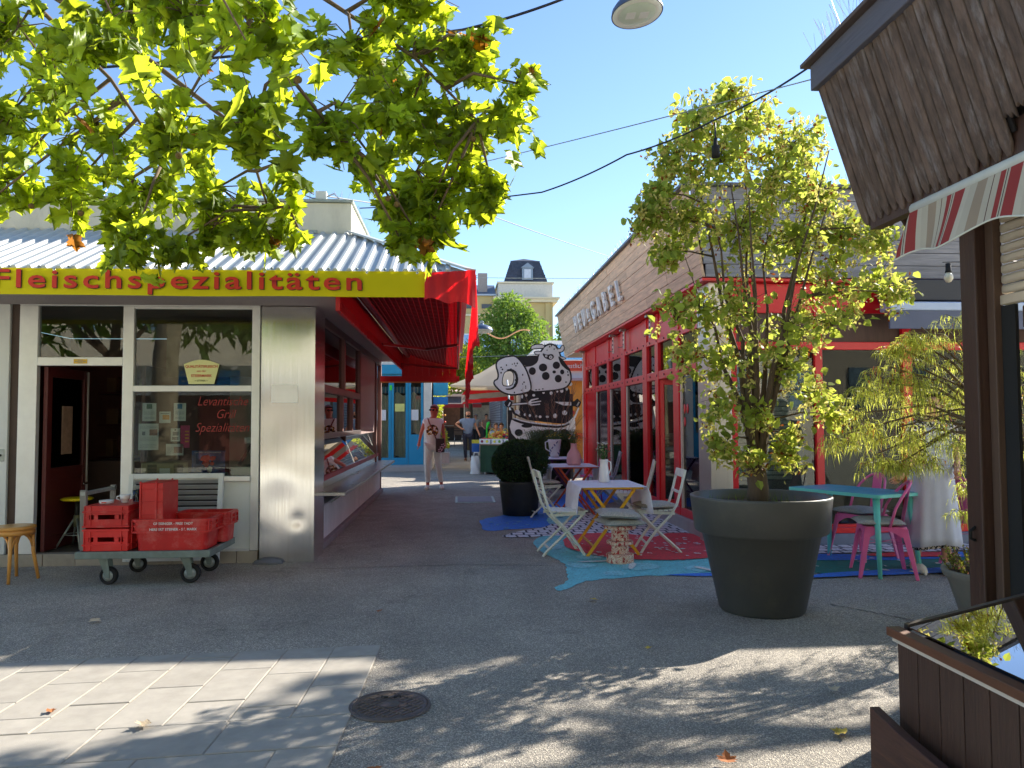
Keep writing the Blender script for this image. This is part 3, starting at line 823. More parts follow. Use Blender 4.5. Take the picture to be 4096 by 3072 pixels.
for i in range(90):
    y = 8.7 + rnd.random() * 6
    q.tube([(-1.2, y, 3.86), (-1.2 + rnd.uniform(-.06, .06), y + rnd.uniform(-.05, .05), 3.97)], .0018, 3, False)
q.build('bird_spikes', SPIKE, ST, fix=False)['kind'] = 'stuff'
jb = thing('junction_box', 'small grey electrical junction box on top of the pale parapet', 'junction box', (-1.5, 8.62, 3.86))
q = MB(); q.box(-1.56, -1.44, 8.58, 8.68, 3.875, 3.97); q.build('housing', PANEL, jb, bevel=.008)
q = MB(); q.box(-1.54, -1.46, 8.59, 8.67, 3.859, 3.875); q.build('foot', GALV, jb)
q = MB(); q.tube([(-1.44, 8.63, 3.92), (-1.36, 8.62, 3.95), (-1.3, 8.62, 3.89), (-1.38, 8.6, 3.875), (-1.6, 8.6, 3.89), (-1.7, 8.6, 3.93), (-1.66, 8.6, 3.97), (-1.58, 8.62, 3.94)], .008, 6); q.build('cable_loop', M('grey_cable', (130, 132, 136), .6), jb)

# yellow banner
def bn(u, v):
    x = -5.6 + u * 5.33; z = 2.525 + v * .235
    sag = .002 * math.sin(x * 3.1) * (1 - v)
    return (x, 6.952 + .008 * math.sin(x * 5.1) + .01 * math.sin(x * 2.3 + v * 2) * (1 - v), z + sag)
bnr = thing('shop_banner', 'long yellow banner with red lettering hanging from the roof edge', 'banner', (-2.9, 6.95, 2.52))
q = MB(); q.grid(bn, 120, 4); q.build('fabric', clothmat('banner_yellow', (226, 212, 20), (230, 210, 20), .12, .5, .05, 2.5), bnr)
LET = M('banner_red', (188, 40, 22), .5, var=.08)
def banner_text(mat, dx, dz, y, name):
    # each glyph spaced to the banner's wide tracking
    txt = 'Fleischspezialitäten'
    x0, x1 = -4.02, -.865
    # tracking: grow the gaps, then stretch the glyphs to the banner's broad letters
    tm = text_mesh(txt, .225, 0, .0035, 1.2, 'LEFT')
    vx = [v.co.x for v in tm.vertices]; w_ = max(vx) - min(vx)
    tm.transform(Matrix.Translation((x0 + dx, y, 2.588 + dz)) @ Matrix.Rotation(R(90), 4, 'X') @ Matrix.Diagonal(((x1 - x0) / w_, 1, 1, 1)))
    tm.materials.clear(); tm.materials.append(mat)
    return place(name, tm, bnr)
banner_text(M('letter_shadow', (60, 40, 20), .7), .008, -.006, 6.934, 'letter_shadow')
banner_text(LET, 0, 0, 6.930, 'lettering')
for i in range(12):
    x = -5.3 + i * .45
    q = MB(); q.lathe([(.006, 0), (.012, 0), (.012, .004), (.006, .004)], n=10); me = q.mesh('eyelet', CHROME); me.transform(Matrix.Translation((x, 6.94, 2.745)) @ Matrix.Rotation(R(90), 4, 'X')); place('eyelet', me, bnr)

# ------------------------------------------------------------------ papers and signs on the shop window
PAPER = M('paper', (214, 212, 204), .8, var=.05)
INK = M('ink_grey', (120, 122, 128), .8, var=.3, scale=90)
def notice(name, x0, x1, z0, z1, label, mat=PAPER, marks=()):
    o = thing(name, label, 'notice', ((x0 + x1) / 2, FY + .04, z0))
    q = MB(); q.box(x0, x1, FY + .036, FY + .038, z0, z1); q.build('sheet', mat, o)
    for k, (a, b, c, d, mm) in enumerate(marks):
        q = MB(); q.box(x0 + a * (x1 - x0), x0 + b * (x1 - x0), FY + .0345, FY + .0355, z0 + c * (z1 - z0), z0 + d * (z1 - z0)); q.build('print_block', mm, o)
    return o
GRN, BLU, PNK, ORG = M('ink_green', (70, 100, 80), .8, var=.4, scale=120), M('ink_blue', (60, 110, 150), .8, var=.4, scale=120), M('ink_pink', (170, 50, 100), .7, var=.2, scale=30), M('ink_orange', (214, 140, 60), .7)
lines = [(.12, .88, c, c + .015, INK) for c in (.5, .44, .38, .2, .14)]
notice('paper_notice', -3.145, -3.01, 1.42, 1.60, 'white certificate with dark green round emblem, top corner of shop window', marks=[(.3, .7, .68, .95, GRN)] + lines)
notice('paper_notice', -2.84, -2.72, 1.42, 1.60, 'white certificate with blue round emblem in middle of shop window', marks=[(.3, .7, .68, .95, BLU)] + lines)
notice('paper_notice', -2.98, -2.87, 1.40, 1.515, 'small sheet with orange block between two certificates in shop window', marks=[(.3, .9, .3, .7, ORG), (.1, .9, .8, .86, INK)])
notice('paper_notice', -3.18, -2.985, 1.13, 1.395, 'largest white printed sheet with small photo low in shop window', marks=[(.55, .95, .55, .78, M('ink_photo', (150, 110, 104), .7, var=.3, scale=60)), (.18, .34, .56, .7, INK)] + [(.08, .9, c, c + .008, INK) for c in (.9, .86, .82, .45, .4, .35, .2, .15, .1)])
notice('paper_notice', -2.865, -2.775, 1.215, 1.345, 'white leaflet with grey picture beside pink poster in shop window', marks=[(.2, .85, .45, .75, INK), (.4, .6, .82, .95, GRN), (.15, .85, .1, .35, INK)])
notice('paper_notice', -2.77, -2.68, 1.15, 1.375, 'narrow magenta poster with yellow writing in shop window', PNK, marks=[(.5, .9, c, c + .06, ORG) for c in (.7, .55, .4, .25)])
notice('paper_notice', -2.91, -2.74, 1.075, 1.19, 'wide newspaper clipping with meat photo low in shop window', marks=[(.45, .95, .2, .75, M('ink_photo', (150, 110, 104)))] + [(.06, .4, c, c + .02, INK) for c in (.7, .6, .5, .4, .3, .2)])
ys = notice('door_sticker', -3.80, -3.67, 1.995, 2.04, 'tiny yellow sticker on the rail above the stall door', M('sticker_yellow', (206, 166, 50), .5), marks=[(.3, .7, .7, .85, INK), (.1, .9, .4, .5, INK), (.3, .7, .15, .25, INK)])
for c in ys.children: c.location.y -= .045
# quality plaque
pqo = thing('quality_sign', 'cream arched meat quality plaque with red lettering in shop window', 'sign', (-2.56, FY + .03, 1.76))
pts = [(-.125, .0), (.125, .0), (.175, .20)] + [(.175 - .35 * k / 10, .20 + .045 * math.sin(math.pi * k / 10)) for k in range(1, 10)] + [(-.175, .20)]
q = MB(); q.prism([[(-2.56 + a, 1.79 + b) for a, b in pts]], FY - .004, FY + .002, lambda a, b, c: (a, c, b)); q.build('board', M('plaque_cream', (226, 206, 140), .5, var=.04), pqo)
PR = M('plaque_red', (176, 50, 40), .6)
text('lettering', 'QUALITÄTSFLEISCH', .036, face_y(-2.56, FY - .006, 1.955), PR, pqo, bold=.0006)
text('lettering', 'aus der', .030, face_y(-2.56, FY - .006, 1.912), PR, pqo)
text('lettering', 'STEIERMARK', .036, face_y(-2.56, FY - .006, 1.862), PR, pqo, bold=.0006)
text('lettering', '= STYRIA =', .026, face_y(-2.56, FY - .006, 1.815), M('ink_dark', (40, 60, 40), .7), pqo)
# painted window lettering
SCR = M('script_red', (140, 44, 36), .6, var=.2)
sg = thing('window_lettering', 'faded red brush script lettering painted on the lower shop window', 'lettering', (-2.4, FY + .03, 1.3))
for s_, x, z, sz in (('Levantische', -2.36, 1.575, .13), ('Grill', -2.33, 1.445, .13), ('Spezialitäten', -2.36, 1.31, .13)):
    text('script_line', s_, sz, face_y(x, FY + .024, z, .82) , SCR, sg, shear=.35, bold=-.001)
# blue poster with abstract red flower shape
bp_ = thing('blue_poster', 'blue poster with red and white figure at bottom of shop window', 'poster', (-2.5, FY + .05, .87))
q = MB(); q.box(-2.66, -2.33, FY + .045, FY + .047, .87, 1.12); q.build('sheet', M('poster_blue', (40, 70, 120), .6, var=.5, scale=9), bp_)
q = MB()
for k in range(9): q.ico((-2.48 + rnd.uniform(-.06, .06), FY + .041, 1.01 + rnd.uniform(-.03, .045)), rnd.uniform(.018, .035), 1, (1, .06, 1), .25)
q.build('red_print', M('poster_red', (200, 60, 50), .6, var=.3, scale=40), bp_)
q = MB(); q.ico((-2.48, FY + .040, .93), .03, 1, (1, .06, 1.3)); q.build('white_print', PAPER, bp_)
text('lettering', 'UN MARE DI CONVENIENZA', .02, face_y(-2.5, FY + .043, 1.095), PAPER, bp_)
# vitrine equipment just inside the window
eq = thing('counter_oven', 'beige metal counter oven with louvred vents behind the shop window', 'oven', (-2.95, 8.25, .86))
q = MB(); q.box(-3.19, -2.72, 8.08, 8.5, .86, 1.0); q.build('housing', M('oven_beige', (150, 138, 106), .5, .2, var=.1), eq, bevel=.012)
for k in range(7):
    for x0 in (-3.12, -2.86):
        q = MB(); q.box(x0, x0 + .09, 8.070, 8.079, .885 + .014 * k, .892 + .014 * k); q.build('vent_slot', BLACKM, eq)
q = MB(); q.box(-3.0, -2.9, 8.07, 8.079, .88, .94); q.build('data_plate', PAPER, eq)
q = MB(); q.box(-3.22, -2.07, 8.05, 8.6, .80, .858); q.build('window_shelf', M('shelf_grey', (120, 116, 110), .5), ST)
sc_ = thing('meat_slicer', 'dark slicer with pale scale head behind the shop window edge', 'slicer', (-2.2, 8.3, .86))
q = MB(); q.box(-2.32, -2.1, 8.15, 8.5, .86, .95); q.build('base', M('slicer_green', (50, 100, 80), .4), sc_, bevel=.015)
q = MB(); q.bar((-2.28, 8.3, .95), (-2.13, 8.3, 1.2), .03, .03); q.build('arm', M('slicer_black', (30, 30, 32), .4), sc_)
q = MB(); q.box(-2.2, -2.08, 8.2, 8.4, 1.18, 1.25); q.build('head', PAPER, sc_, bevel=.01)
# ================================================================== RED AWNING on the street side of the stall
REDC = clothmat('awning_red', (122, 14, 24), (170, 12, 22), .22, .75, .10, 3)
REDV = clothmat('valance_red', (206, 70, 76), (240, 26, 36), .42, .8, .16, 6)
aw = thing('awning', 'red fabric folding awning with fringed valance along the alley side of kiosk', 'awning', (-.5, 11, 2.3))
def cz(y): return 2.62 - .02 * (y - 7)          # height of the outer bar, dropping a little with distance
def fabric(u, v):
    y = 7.12 + v * 8.2; x = -.92 + u * .94
    return (x, y, 2.70 + (cz(y) - 2.70) * u + .018 * math.sin(u * math.pi) * -1 + .004 * math.sin(y * 24))
q = MB(); q.grid(fabric, 8, 160); q.build('canopy', REDC, aw)
for i in range(15):                             # seams / folds of the cloth under the roof
    x = -.86 + i * .06
    u = (x + .92) / .94
    q = MB(); q.tube([(x, 7.14, 2.70 + (cz(7.14) - 2.70) * u - .02), (x, 15.28, 2.70 + (cz(15.28) - 2.70) * u - .02)], .006, 4); q.build('canopy_seam', M('seam_red', (150, 30, 36), .6), aw)
BARM = M('awning_bar', (120, 70, 70), .35, .6)
q = MB(); q.tube([(.03, 7.12, cz(7.1) - .02), (.03, 15.3, cz(15.3) - .02)], .022, 8); q.build('front_bar', BARM, aw)
q = MB(); q.tube([(-.95, 7.15, 2.69), (-.95, 15.3, 2.69)], .045, 10); q.build('roller_tube', BARM, aw)
for y in (11.0, 14.9):
    q = MB(); q.bar((-1.05, y, 2.50), (-.45, y + .5, 2.47), .03, .035); q.bar((-.45, y + .5, 2.47), (.02, y, cz(y) - .05), .03, .035); q.build('folding_arm', BARM, aw)
q = MB(); q.box(-1.10, -1.06, 7.09, 15.45, 2.42, 2.583); q.build('red_fascia', M('fascia_red', (170, 20, 30), .45, var=.1), aw)
q = MB(); q.box(-1.055, -.86, 7.09, 15.4, 2.735, 2.75); q.box(-1.10, -1.06, 7.09, 15.45, 2.584, 2.735); q.build('closure_board', M('fascia_red', (170, 20, 30)), aw)
q = MB()
for i in range(420):                            # fringe under the fascia
    y = 7.15 + i * .0196
    q.box(-1.058, -1.054, y, y + .008, 2.42 - rnd.uniform(.05, .08) + .06, 2.50)
q.build('fringe', REDV, aw)['kind'] = 'stuff'
# far gable of red boards
for i in range(8):
    x = -1.08 + i * .135
    q = MB(); q.box(x, x + .1335, 15.38, 15.41, 2.28, 2.74); q.build('gable_board', M('gable_red', (176, 24, 32), .5, var=.1, rand=.08), aw)
q = MB(); q.box(-1.5, .06, 15.35, 15.375, 2.18, 2.29); q.build('gable_rail', M('gable_red', (176, 24, 32)), aw)
q = MB(); q.box(-1.5, .02, 15.33, 15.36, 2.155, 2.178); q.build('gable_trim', M('trim_ochre', (186, 120, 60), .6), aw)
# valance: front corner piece and the long side piece
def corner(u, v):
    x = -.285 + u * .46
    z0, z1 = 2.50 - .06 * u * u, 2.745 + .03 * u
    return (x, 6.93 - .02 * math.sin(u * 9 + v * 2) * (1 - v) - .012 * math.sin(u * 23), z0 + (z1 - z0) * v + .015 * math.sin(u * 11) * (1 - v))
q = MB(); q.grid(corner, 30, 8); q.build('corner_valance', REDV, aw)
def sideval(u, v):
    y = 6.97 + u * 8.4
    top = 2.775 - .048 * (y - 6.97)
    drop = .50 + .28 * u + .03 * math.sin(y * 1.9)
    sc = .035 * abs(math.sin(y * 9)) if v < .01 else 0
    return (.175 + .03 * math.sin(y * 2.6 + v) * (1 - v) + .018 * math.sin(y * 7.3) * (1 - v) + .02 * (1 - v), y, top - drop * (1 - v) + sc)
q = MB(); q.grid(sideval, 220, 8); q.build('side_valance', REDV, aw)
q = MB(); q.tube([(.19, 6.99, 2.70), (.10, 6.985, 2.60), (.02, 6.98, 2.755)], .004, 5); q.build('tie_cord', M('cord', (200, 190, 180), .8), aw)

# ================================================================== STOOLS
BENT = M('bentwood', (196, 140, 66), .4, var=.12, scale=4, stretch=(1, 1, .3), coat=.3)
bs = thing('bentwood_stool', 'round bentwood stool with curved brackets at the stall step', 'stool', (-3.97, 7.28, 0))
cx, cy = -3.97, 7.28
q = MB(); q.lathe([(0, .452), (.165, .452), (.178, .462), (.178, .478), (.165, .486), (.06, .482), (0, .48)], c=(cx, cy, 0), n=32); q.build('seat', BENT, bs)
q = MB(); q.lathe([(.145, .41), (.168, .41), (.168, .452), (.145, .452)], c=(cx, cy, 0), n=28); q.build('seat_ring', BENT, bs)
for k in range(4):
    a = R(20 + 90 * k); c, s_ = math.cos(a), math.sin(a)
    q = MB(); q.tube([(cx + c * .145, cy + s_ * .145, .452), (cx + c * .155, cy + s_ * .155, .25), (cx + c * .20, cy + s_ * .20, .0)], [.019, .017, .014], 8); q.build('leg', BENT, bs)
    a2 = a + R(90); c2, s2 = math.cos(a2), math.sin(a2)
    p0 = Vector((cx + c * .155, cy + s_ * .155, .27)); p1 = Vector((cx + c2 * .155, cy + s2 * .155, .27))
    pts = []
    for j in range(9):
        f = j / 8; p = p0.lerp(p1, f); p.z = .27 + .145 * math.sin(math.pi * f) ** .6; pts.append(p)
    q = MB(); q.tube(pts, .011, 7); q.build('bracket', BENT, bs)
YEL = M('yellow_seat', (222, 184, 20), .35, var=.06)
yst = thing('work_stool', 'swivel stool with round yellow seat in the stall doorway', 'stool', (-3.93, 8.35, .12))
cx, cy = -3.93, 8.35
q = MB(); q.lathe([(0, .60), (.13, .60), (.155, .612), (.155, .622), (.13, .632), (0, .636)], c=(cx, cy, 0), n=28); q.build('seat', YEL, yst)
q = MB(); q.tube([(cx, cy, .40), (cx, cy, .60)], .022, 10); q.build('column', BLACKP, yst)
q = MB(); q.tube([(cx, cy, .33), (cx, cy, .45)], .032, 10); q.build('hub', M('stool_hub', (110, 108, 80), .5, .4), yst)
for k in range(4):
    a = R(35 + 90 * k)
    q = MB(); q.tube([(cx + .02 * math.cos(a), cy + .02 * math.sin(a), .42), (cx + .19 * math.cos(a), cy + .19 * math.sin(a), .122)], .011, 7); q.build('leg', GALV, yst)
q = MB()
q.tube([(cx + .11 * math.cos(2 * math.pi * k / 20), cy + .11 * math.sin(2 * math.pi * k / 20), .255) for k in range(21)], .006, 6); q.build('foot_ring', GALV, yst)

# ================================================================== PLATFORM TROLLEY with crates
TZ = .30
GREENM = M('trolley_steel', (110, 122, 116), .55, .3, var=.25, scale=10, dirt=.5, dirt_rgb=(96, 78, 66))
tr_ = thing('platform_trolley', 'worn flat platform trolley with grey steel frame carrying red crates', 'trolley', (-2.65, 7.35, 0))
TX0, TX1, TY0, TY1 = -3.26, -2.13, 6.90, 7.66
q = MB(); q.box(TX0 + .02, TX1 - .02, TY0 + .02, TY1 - .02, TZ - .03, TZ - .004); q.build('deck', M('deck_board', (92, 56, 48), .7, var=.2, stretch=(.3, 3, 3), dirt=.3), tr_)
for a in ((TX0, TX1, TY0, TY0 + .03), (TX0, TX1, TY1 - .03, TY1)):
    q = MB(); q.box(*a, TZ - .06, TZ); q.build('side_rail', GREENM, tr_, bevel=.004)
for a in ((TX0, TX0 + .03, TY0 + .031, TY1 - .031), (TX1 - .03, TX1, TY0 + .031, TY1 - .031)):
    q = MB(); q.box(*a, TZ - .06, TZ); q.build('end_rail', GREENM, tr_, bevel=.004)
def caster(x, y, r, swing):
    w_ = part_empty('caster', tr_, (x, y, 0), swing)
    q = MB()
    pr = [(.0, -.02), (.030, -.022), (.045, -.018), (r * .72, -.017), (r * .74, -.024), (r * .95, -.022), (r, -.012), (r, .012), (r * .95, .022), (r * .74, .024), (r * .72, .017), (.045, .018), (.030, .022), (.0, .02)]
    q.lathe(pr, n=28); me = q.mesh('tyre', BLACKM); me.transform(Matrix.Translation((.03, 0, r)) @ Matrix.Rotation(R(90), 4, 'X')); place('tyre', me, w_, local=True)
    q = MB(); q.lathe([(.0, -.0245), (.02, -.0245), (r * .6, -.0205), (r * .6, .0205), (.02, .0245), (0, .0245)], n=20); me = q.mesh('rim', GALV); me.transform(Matrix.Translation((.03, 0, r)) @ Matrix.Rotation(R(90), 4, 'X')); place('rim', me, w_, local=True)
    for s_ in (-1, 1):
        q = MB(); q.prism([[(-.055, TZ - .064), (.035, TZ - .064), (.052, r + .02), (.05, r - .016), (.012, r - .016), (.0, r + .03)]], s_ * .028, s_ * .034, lambda a, b, c: (a, c, b)); q.build('fork', GREENM, w_, local=True)
    q = MB(); q.box(-.06, .045, -.045, .045, TZ - .066, TZ - .058); q.build('mount_plate', GREENM, w_, local=True)
caster(-3.05, 7.02, .078, R(-8)); caster(-2.36, 7.02, .085, R(3)); caster(-3.02, 7.55, .078, R(20)); caster(-2.36, 7.55, .085, R(0))
q = MB(); q.bar((-3.24, 7.02, TZ), (-3.24, 7.00, .82), .05, .035); q.build('handle_upright', M('weathered_wood', (120, 118, 110), .8, var=.3, stretch=(3, 3, .3)), tr_)
q = MB(); q.bar((-3.24, 7.55, TZ), (-3.24, 7.58, .82), .04, .03); q.build('handle_upright', M('weathered_wood', (120, 118, 110)), tr_)
q = MB(); q.bar((-3.24, 6.98, .79), (-3.24, 7.6, .79), .04, .03); q.build('handle_bar', GALV, tr_)
q = MB(); q.bar((-3.24, 7.10, TZ), (-3.235, 7.55, .66), .02, .02); q.build('handle_brace', GALV, tr_)

CR = M('crate_red', (178, 30, 28), .42, var=.14, scale=5, dirt=.4, dirt_rgb=(214, 150, 140), dscale=8)
CR2 = M('crate_red_bright', (206, 40, 36), .45, var=.08, scale=5, dirt=.15, dirt_rgb=(220, 150, 140))
def crate(name, label, cx, cy, z, w_, d, h, mat, slots, rot=None, flip=False, group='red plastic crates on the trolley'):
    """Euro meat crate: open box with rim, ribs and hand slots on its short sides (front = -Y)"""
    o = thing(name, label, 'crate', (cx, cy, z), 0, group)
    def B(n, x0, x1, y0, y1, z0, z1, m=mat, bev=.003):
        q = MB(); q.box(x0, x1, y0, y1, z0, z1); return q.build(n, m, o, bevel=bev, local=True)
    t_ = .008; X, Y = w_ / 2, d / 2
    # front wall built round its hand slot
    if slots:
        B('end_wall', -X, X, -Y, -Y + t_, 0, h * .42); B('end_wall', -X, X, -Y, -Y + t_, h * .62, h)
        B('end_wall', -X, -.145, -Y, -Y + t_, h * .42, h * .62, bev=0); B('end_wall', -.105, -.07, -Y, -Y + t_, h * .42, h * .62, bev=0)
        B('end_wall', .07, .105, -Y, -Y + t_, h * .42, h * .62, bev=0); B('end_wall', .145, X, -Y, -Y + t_, h * .42, h * .62, bev=0)
    else:
        B('end_wall', -X, X, -Y, -Y + t_, 0, h)
    B('end_wall', -X, X, Y - t_, Y, 0, h); B('side_wall', -X, -X + t_, -Y + t_, Y - t_, 0, h); B('side_wall', X - t_, X, -Y + t_, Y - t_, 0, h)
    B('bottom', -X + t_, X - t_, -Y + t_, Y - t_, 0.002, .010)
    for zz in (h - .018, h * .24):
        B('rim_rib', -X - .012, X + .012, -Y - .012, -Y, zz, zz + .014, bev=.002); B('rim_rib', X, X + .012, -Y, Y + .012, zz, zz + .014, bev=.002); B('rim_rib', -X - .012, -X, -Y, Y + .012, zz, zz + .014, bev=.002)
    for xx in (-X, -X * .72, X * .72 - .008, X - .008):
        B('end_rib', xx, xx + .008, -Y - .010, -Y, .004, h - .02, bev=.002)
    for k in range(5):
        yy = -Y + d * (k + .5) / 5
        B('side_rib', X, X + .010, yy, yy + .008, .004, h - .02, bev=.002)
    if rot is not None: o.rotation_euler = rot
    return o
crate('euro_crate', 'bright red crate at bottom of the pair at trolley handle end', -3.02, 7.22, TZ, .37, .56, .19, CR2, True)
c2 = crate('euro_crate', 'upturned red crate with dark hand slots, on top of another, bearing the cup', -3.02, 7.22, TZ + .39, .37, .56, .19, CR, True, rot=(math.pi, 0, math.pi))
# lid of the upturned crate is its bottom face (already modelled); upright crate standing on end in the tub
c3 = crate('euro_crate', 'red crate standing on its end inside the long tub', -2.66, 7.20, TZ + .30, .37, .56, .20, CR, True)
c3.rotation_euler = Matrix(((0, 0, -1), (-1, 0, 0), (0, 1, 0))).to_euler(); c3.location = (-2.56, 7.16, TZ + .30)
def tub(label, cx, cy, z, L_, W_, h, words=()):
    """deep nesting meat tub: tapered body under a broad two-band rim"""
    o = thing('meat_tub', label, 'crate', (cx, cy, z), 0, 'red meat tubs on the trolley')
    x, y = L_ / 2, W_ / 2
    def ring(k, zz): return [(-x * k, -y * k, zz), (x * k - .0, -y * k, zz), (x * k, y * k, zz), (-x * k, y * k, zz)]
    def rr(k, zz, r=.05):
        out = []
        for sx, sy, a0 in ((1, -1, -90), (1, 1, 0), (-1, 1, 90), (-1, -1, 180)):
            for j in range(5):
                a = R(a0 + 22.5 * j); out.append((sx * (x * k - r) + r * math.cos(a), sy * (y * k - r) + r * math.sin(a), zz))
        return out
    def shell(profile, nm, mat):
        q = MB(); n = 20
        vs = []
        for k, zz in profile: vs += rr(k, zz)
        fs = [(i * n + j, i * n + (j + 1) % n, (i + 1) * n + (j + 1) % n, (i + 1) * n + j) for i in range(len(profile) - 1) for j in range(n)]
        fs.append(tuple(reversed(range(n))))
        q.add(vs, fs); return q.build(nm, mat, o, local=True)
    shell([(.86, 0), (.90, h * .58), (.90, h * .60), (.88, h), (.865, h), (.885, h * .6), (.845, .01)], 'body', CR)
    for z0, z1 in ((h * .56, h * .62), (h * .76, h * .80), (h - .025, h)):
        q = MB()
        vs = rr(.90, z0) + rr(1.0, z0) + rr(1.0, z1) + rr(.90, z1); n = 20
        q.add(vs, [(i * n + j, i * n + (j + 1) % n, (i + 1) * n + (j + 1) % n, (i + 1) * n + j) for i in range(3) for j in range(n)])
        q.build('rim_band', CR, o, local=True)
    q = MB(); n = 20
    vs = rr(.955, h * .6) + rr(.955, h - .01); q.add(vs, [(j, (j + 1) % n, n + (j + 1) % n, n + j) for j in range(n)]); q.build('rim_wall', CR, o, local=True)
    for k in range(4):
        xx = -x * .96 + k * (x * 1.9 / 3)
        q = MB(); q.box(xx, xx + .008, -y * 1.0, -y * .93, h * .6, h - .01); q.build('rim_web', CR, o, local=True)
    for k in range(3):
        yy = -y * .8 + k * y * .8
        q = MB(); q.box(x * .93, x * 1.0, yy, yy + .008, h * .6, h - .01); q.build('rim_web', CR, o, local=True)
    for s_, zz in words:
        me = text_mesh(s_, .030, .0005, .0006); me.materials.clear(); me.materials.append(PAPER); me.transform(face_y(.02, -y * .955 - .003, zz)); place('lettering', me, o, local=True)
    return o
tub('long red meat tub with white lettering at front edge of trolley', -2.47, 7.12, TZ, .68, .42, .27, (('GREISINGER - FREISTADT', .222), ('HERBERT STEINER - ST. MARX', .172)))
tub('red meat tub set behind the lettered one at trolley end', -2.32, 7.42, TZ + .012, .50, .30, .27)

# small things on the upturned crate
UZ = TZ + .392
ash = thing('ashtray', 'round white enamel ashtray on the upturned red crate', 'ashtray', (-3.09, 7.10, UZ))
q = MB(); q.lathe([(0, .0), (.055, .0), (.062, .03), (.054, .03), (.048, .008), (0, .008)], c=(-3.09, 7.10, UZ), n=24); q.build('bowl', WHITE, ash)
q = MB(); q.obox((-3.085, 7.036, UZ + .015), (.04, .003, .009)); q.build('red_print', LET, ash)
cup = thing('coffee_cup', 'white coffee cup on the upturned red crate beside a glass', 'cup', (-2.96, 7.17, UZ))
q = MB(); q.lathe([(0, .0), (.028, .0), (.030, .006), (.042, .05), (.046, .072), (.042, .072), (.036, .02), (0, .012)], c=(-2.96, 7.17, UZ), n=24); q.build('bowl', WHITE, cup)
q = MB(); q.tube([(-3.0, 7.165, UZ + .062), (-3.028, 7.162, UZ + .055), (-3.03, 7.162, UZ + .035), (-2.998, 7.165, UZ + .022)], .006, 6); q.build('handle', WHITE, cup)
gl = thing('water_glass', 'clear drinking glass behind the white cup on red crate', 'glass', (-2.90, 7.27, UZ))
q = MB(); q.lathe([(0, .0), (.030, .0), (.036, .10), (.034, .10), (.028, .006), (0, .006)], c=(-2.90, 7.27, UZ), n=20); q.build('tumbler', glassmat('clear_glass', (225, 232, 235), 1.8), gl)

# louvred metal grille leaning on the shop front
gr = thing('louvre_grille', 'white framed louvred metal grille leaning on the shop front behind trolley', 'grille', (-2.76, 7.82, 0))
gm_ = Matrix.Translation((-2.775, 7.80, .055)) @ Matrix.Rotation(R(-8.5), 4, 'X')
def gp(name, x0, x1, z0, z1, y0, y1, mat=PANEL):
    q = MB(); q.box(x0, x1, y0, y1, z0, z1); me = q.mesh(name, mat); me.transform(gm_); return place(name, me, gr, bevel=.003)
gp('frame_stile', -.455, -.41, 0, .85, -.02, .02); gp('frame_stile', .41, .455, 0, .85, -.02, .02); gp('frame_rail', -.409, .409, .80, .85, -.02, .02); gp('frame_rail', -.409, .409, 0, .05, -.02, .02); gp('frame_rail', -.409, .409, .42, .47, -.018, .018)
for k in range(14):
    z = .07 + k * .054
    if .40 < z < .48: continue
    q = MB(); q.obox((0, 0, z), (.815, .004, .05), Matrix.Rotation(R(48), 3, 'X')); me = q.mesh('louvre', M('louvre_alu', (190, 192, 190), .35, .5, var=.06)); me.transform(gm_); place('louvre', me, gr)
q = MB(); q.box(-.40, .40, .03, .034, .05, .80); me = q.mesh('backing', DARK); me.transform(gm_); place('backing', me, gr)
# ================================================================== RED-FRAMED RESTAURANT (right)
HB = thing('restaurant_building', 'low red framed restaurant with weathered plank fascia and big windows', 'restaurant', (5, 12, 0))
PLANK_LIT = M('weathered_plank_lit', (200, 170, 142), .75, k=1.15, var=.22, scale=3.2, stretch=(8, .7, 8), bump=.45, bscale=9, rand=.13, dirt=.4, dirt_rgb=(140, 120, 108), dscale=2.2, contrast=1.3)  # side planks: reflected light put into a warmer, lighter colour
PLANK_SHADED = M('weathered_plank_shaded', (140, 140, 146), .75, k=1.1, var=.24, scale=3.2, stretch=(.7, 8, 8), bump=.45, bscale=9, rand=.14, dirt=.45, dirt_rgb=(104, 100, 100), dscale=2.2, contrast=1.3)  # front planks: same wood, its shade put into a cooler, darker colour
FX1, FX0 = 2.56, 2.74           # fascia plane leans out at the top
FZ0, FZ1 = 3.0, 4.02
def fx(z): return FX0 + (FX1 - FX0) * (z - FZ0) / (FZ1 - FZ0)
rows = 7; rh = (FZ1 - FZ0) / rows
prn = random.Random(5)
for r_ in range(rows):
    y = 8.34
    z0, z1 = FZ0 + r_ * rh + .002, FZ0 + (r_ + 1) * rh - .004
    first = True
    while y < 19.3:
        y2 = min(y + prn.uniform(1.3, 3.2), 19.3)
        if 19.3 - y2 < .5: y2 = 19.3
        k = prn.uniform(0, .006)
        q = MB(); q.add([(fx(z0) - k, y + .002, z0), (fx(z0) - k, y2 - .002, z0), (fx(z1) - k, y2 - .002, z1), (fx(z1) - k, y + .002, z1), (fx(z0) + .03, y + .002, z0), (fx(z0) + .03, y2 - .002, z0), (fx(z1) + .03, y2 - .002, z1), (fx(z1) + .03, y + .002, z1)], [(0, 1, 2, 3), (7, 6, 5, 4), (0, 4, 5, 1), (1, 5, 6, 2), (2, 6, 7, 3), (3, 7, 4, 0)])
        q.build('fascia_plank', PLANK_LIT, HB, bevel=.002)
        y = y2
    x = fx(z0) + .035
    while x < 9:
        x2 = min(x + prn.uniform(1.4, 3.0), 9)
        k = prn.uniform(0, .006)
        q = MB(); q.box(x + .002, x2 - .002, 8.335 - k, 8.37, z0, z1); q.build('fascia_plank', PLANK_SHADED, HB, bevel=.002)
        x = x2
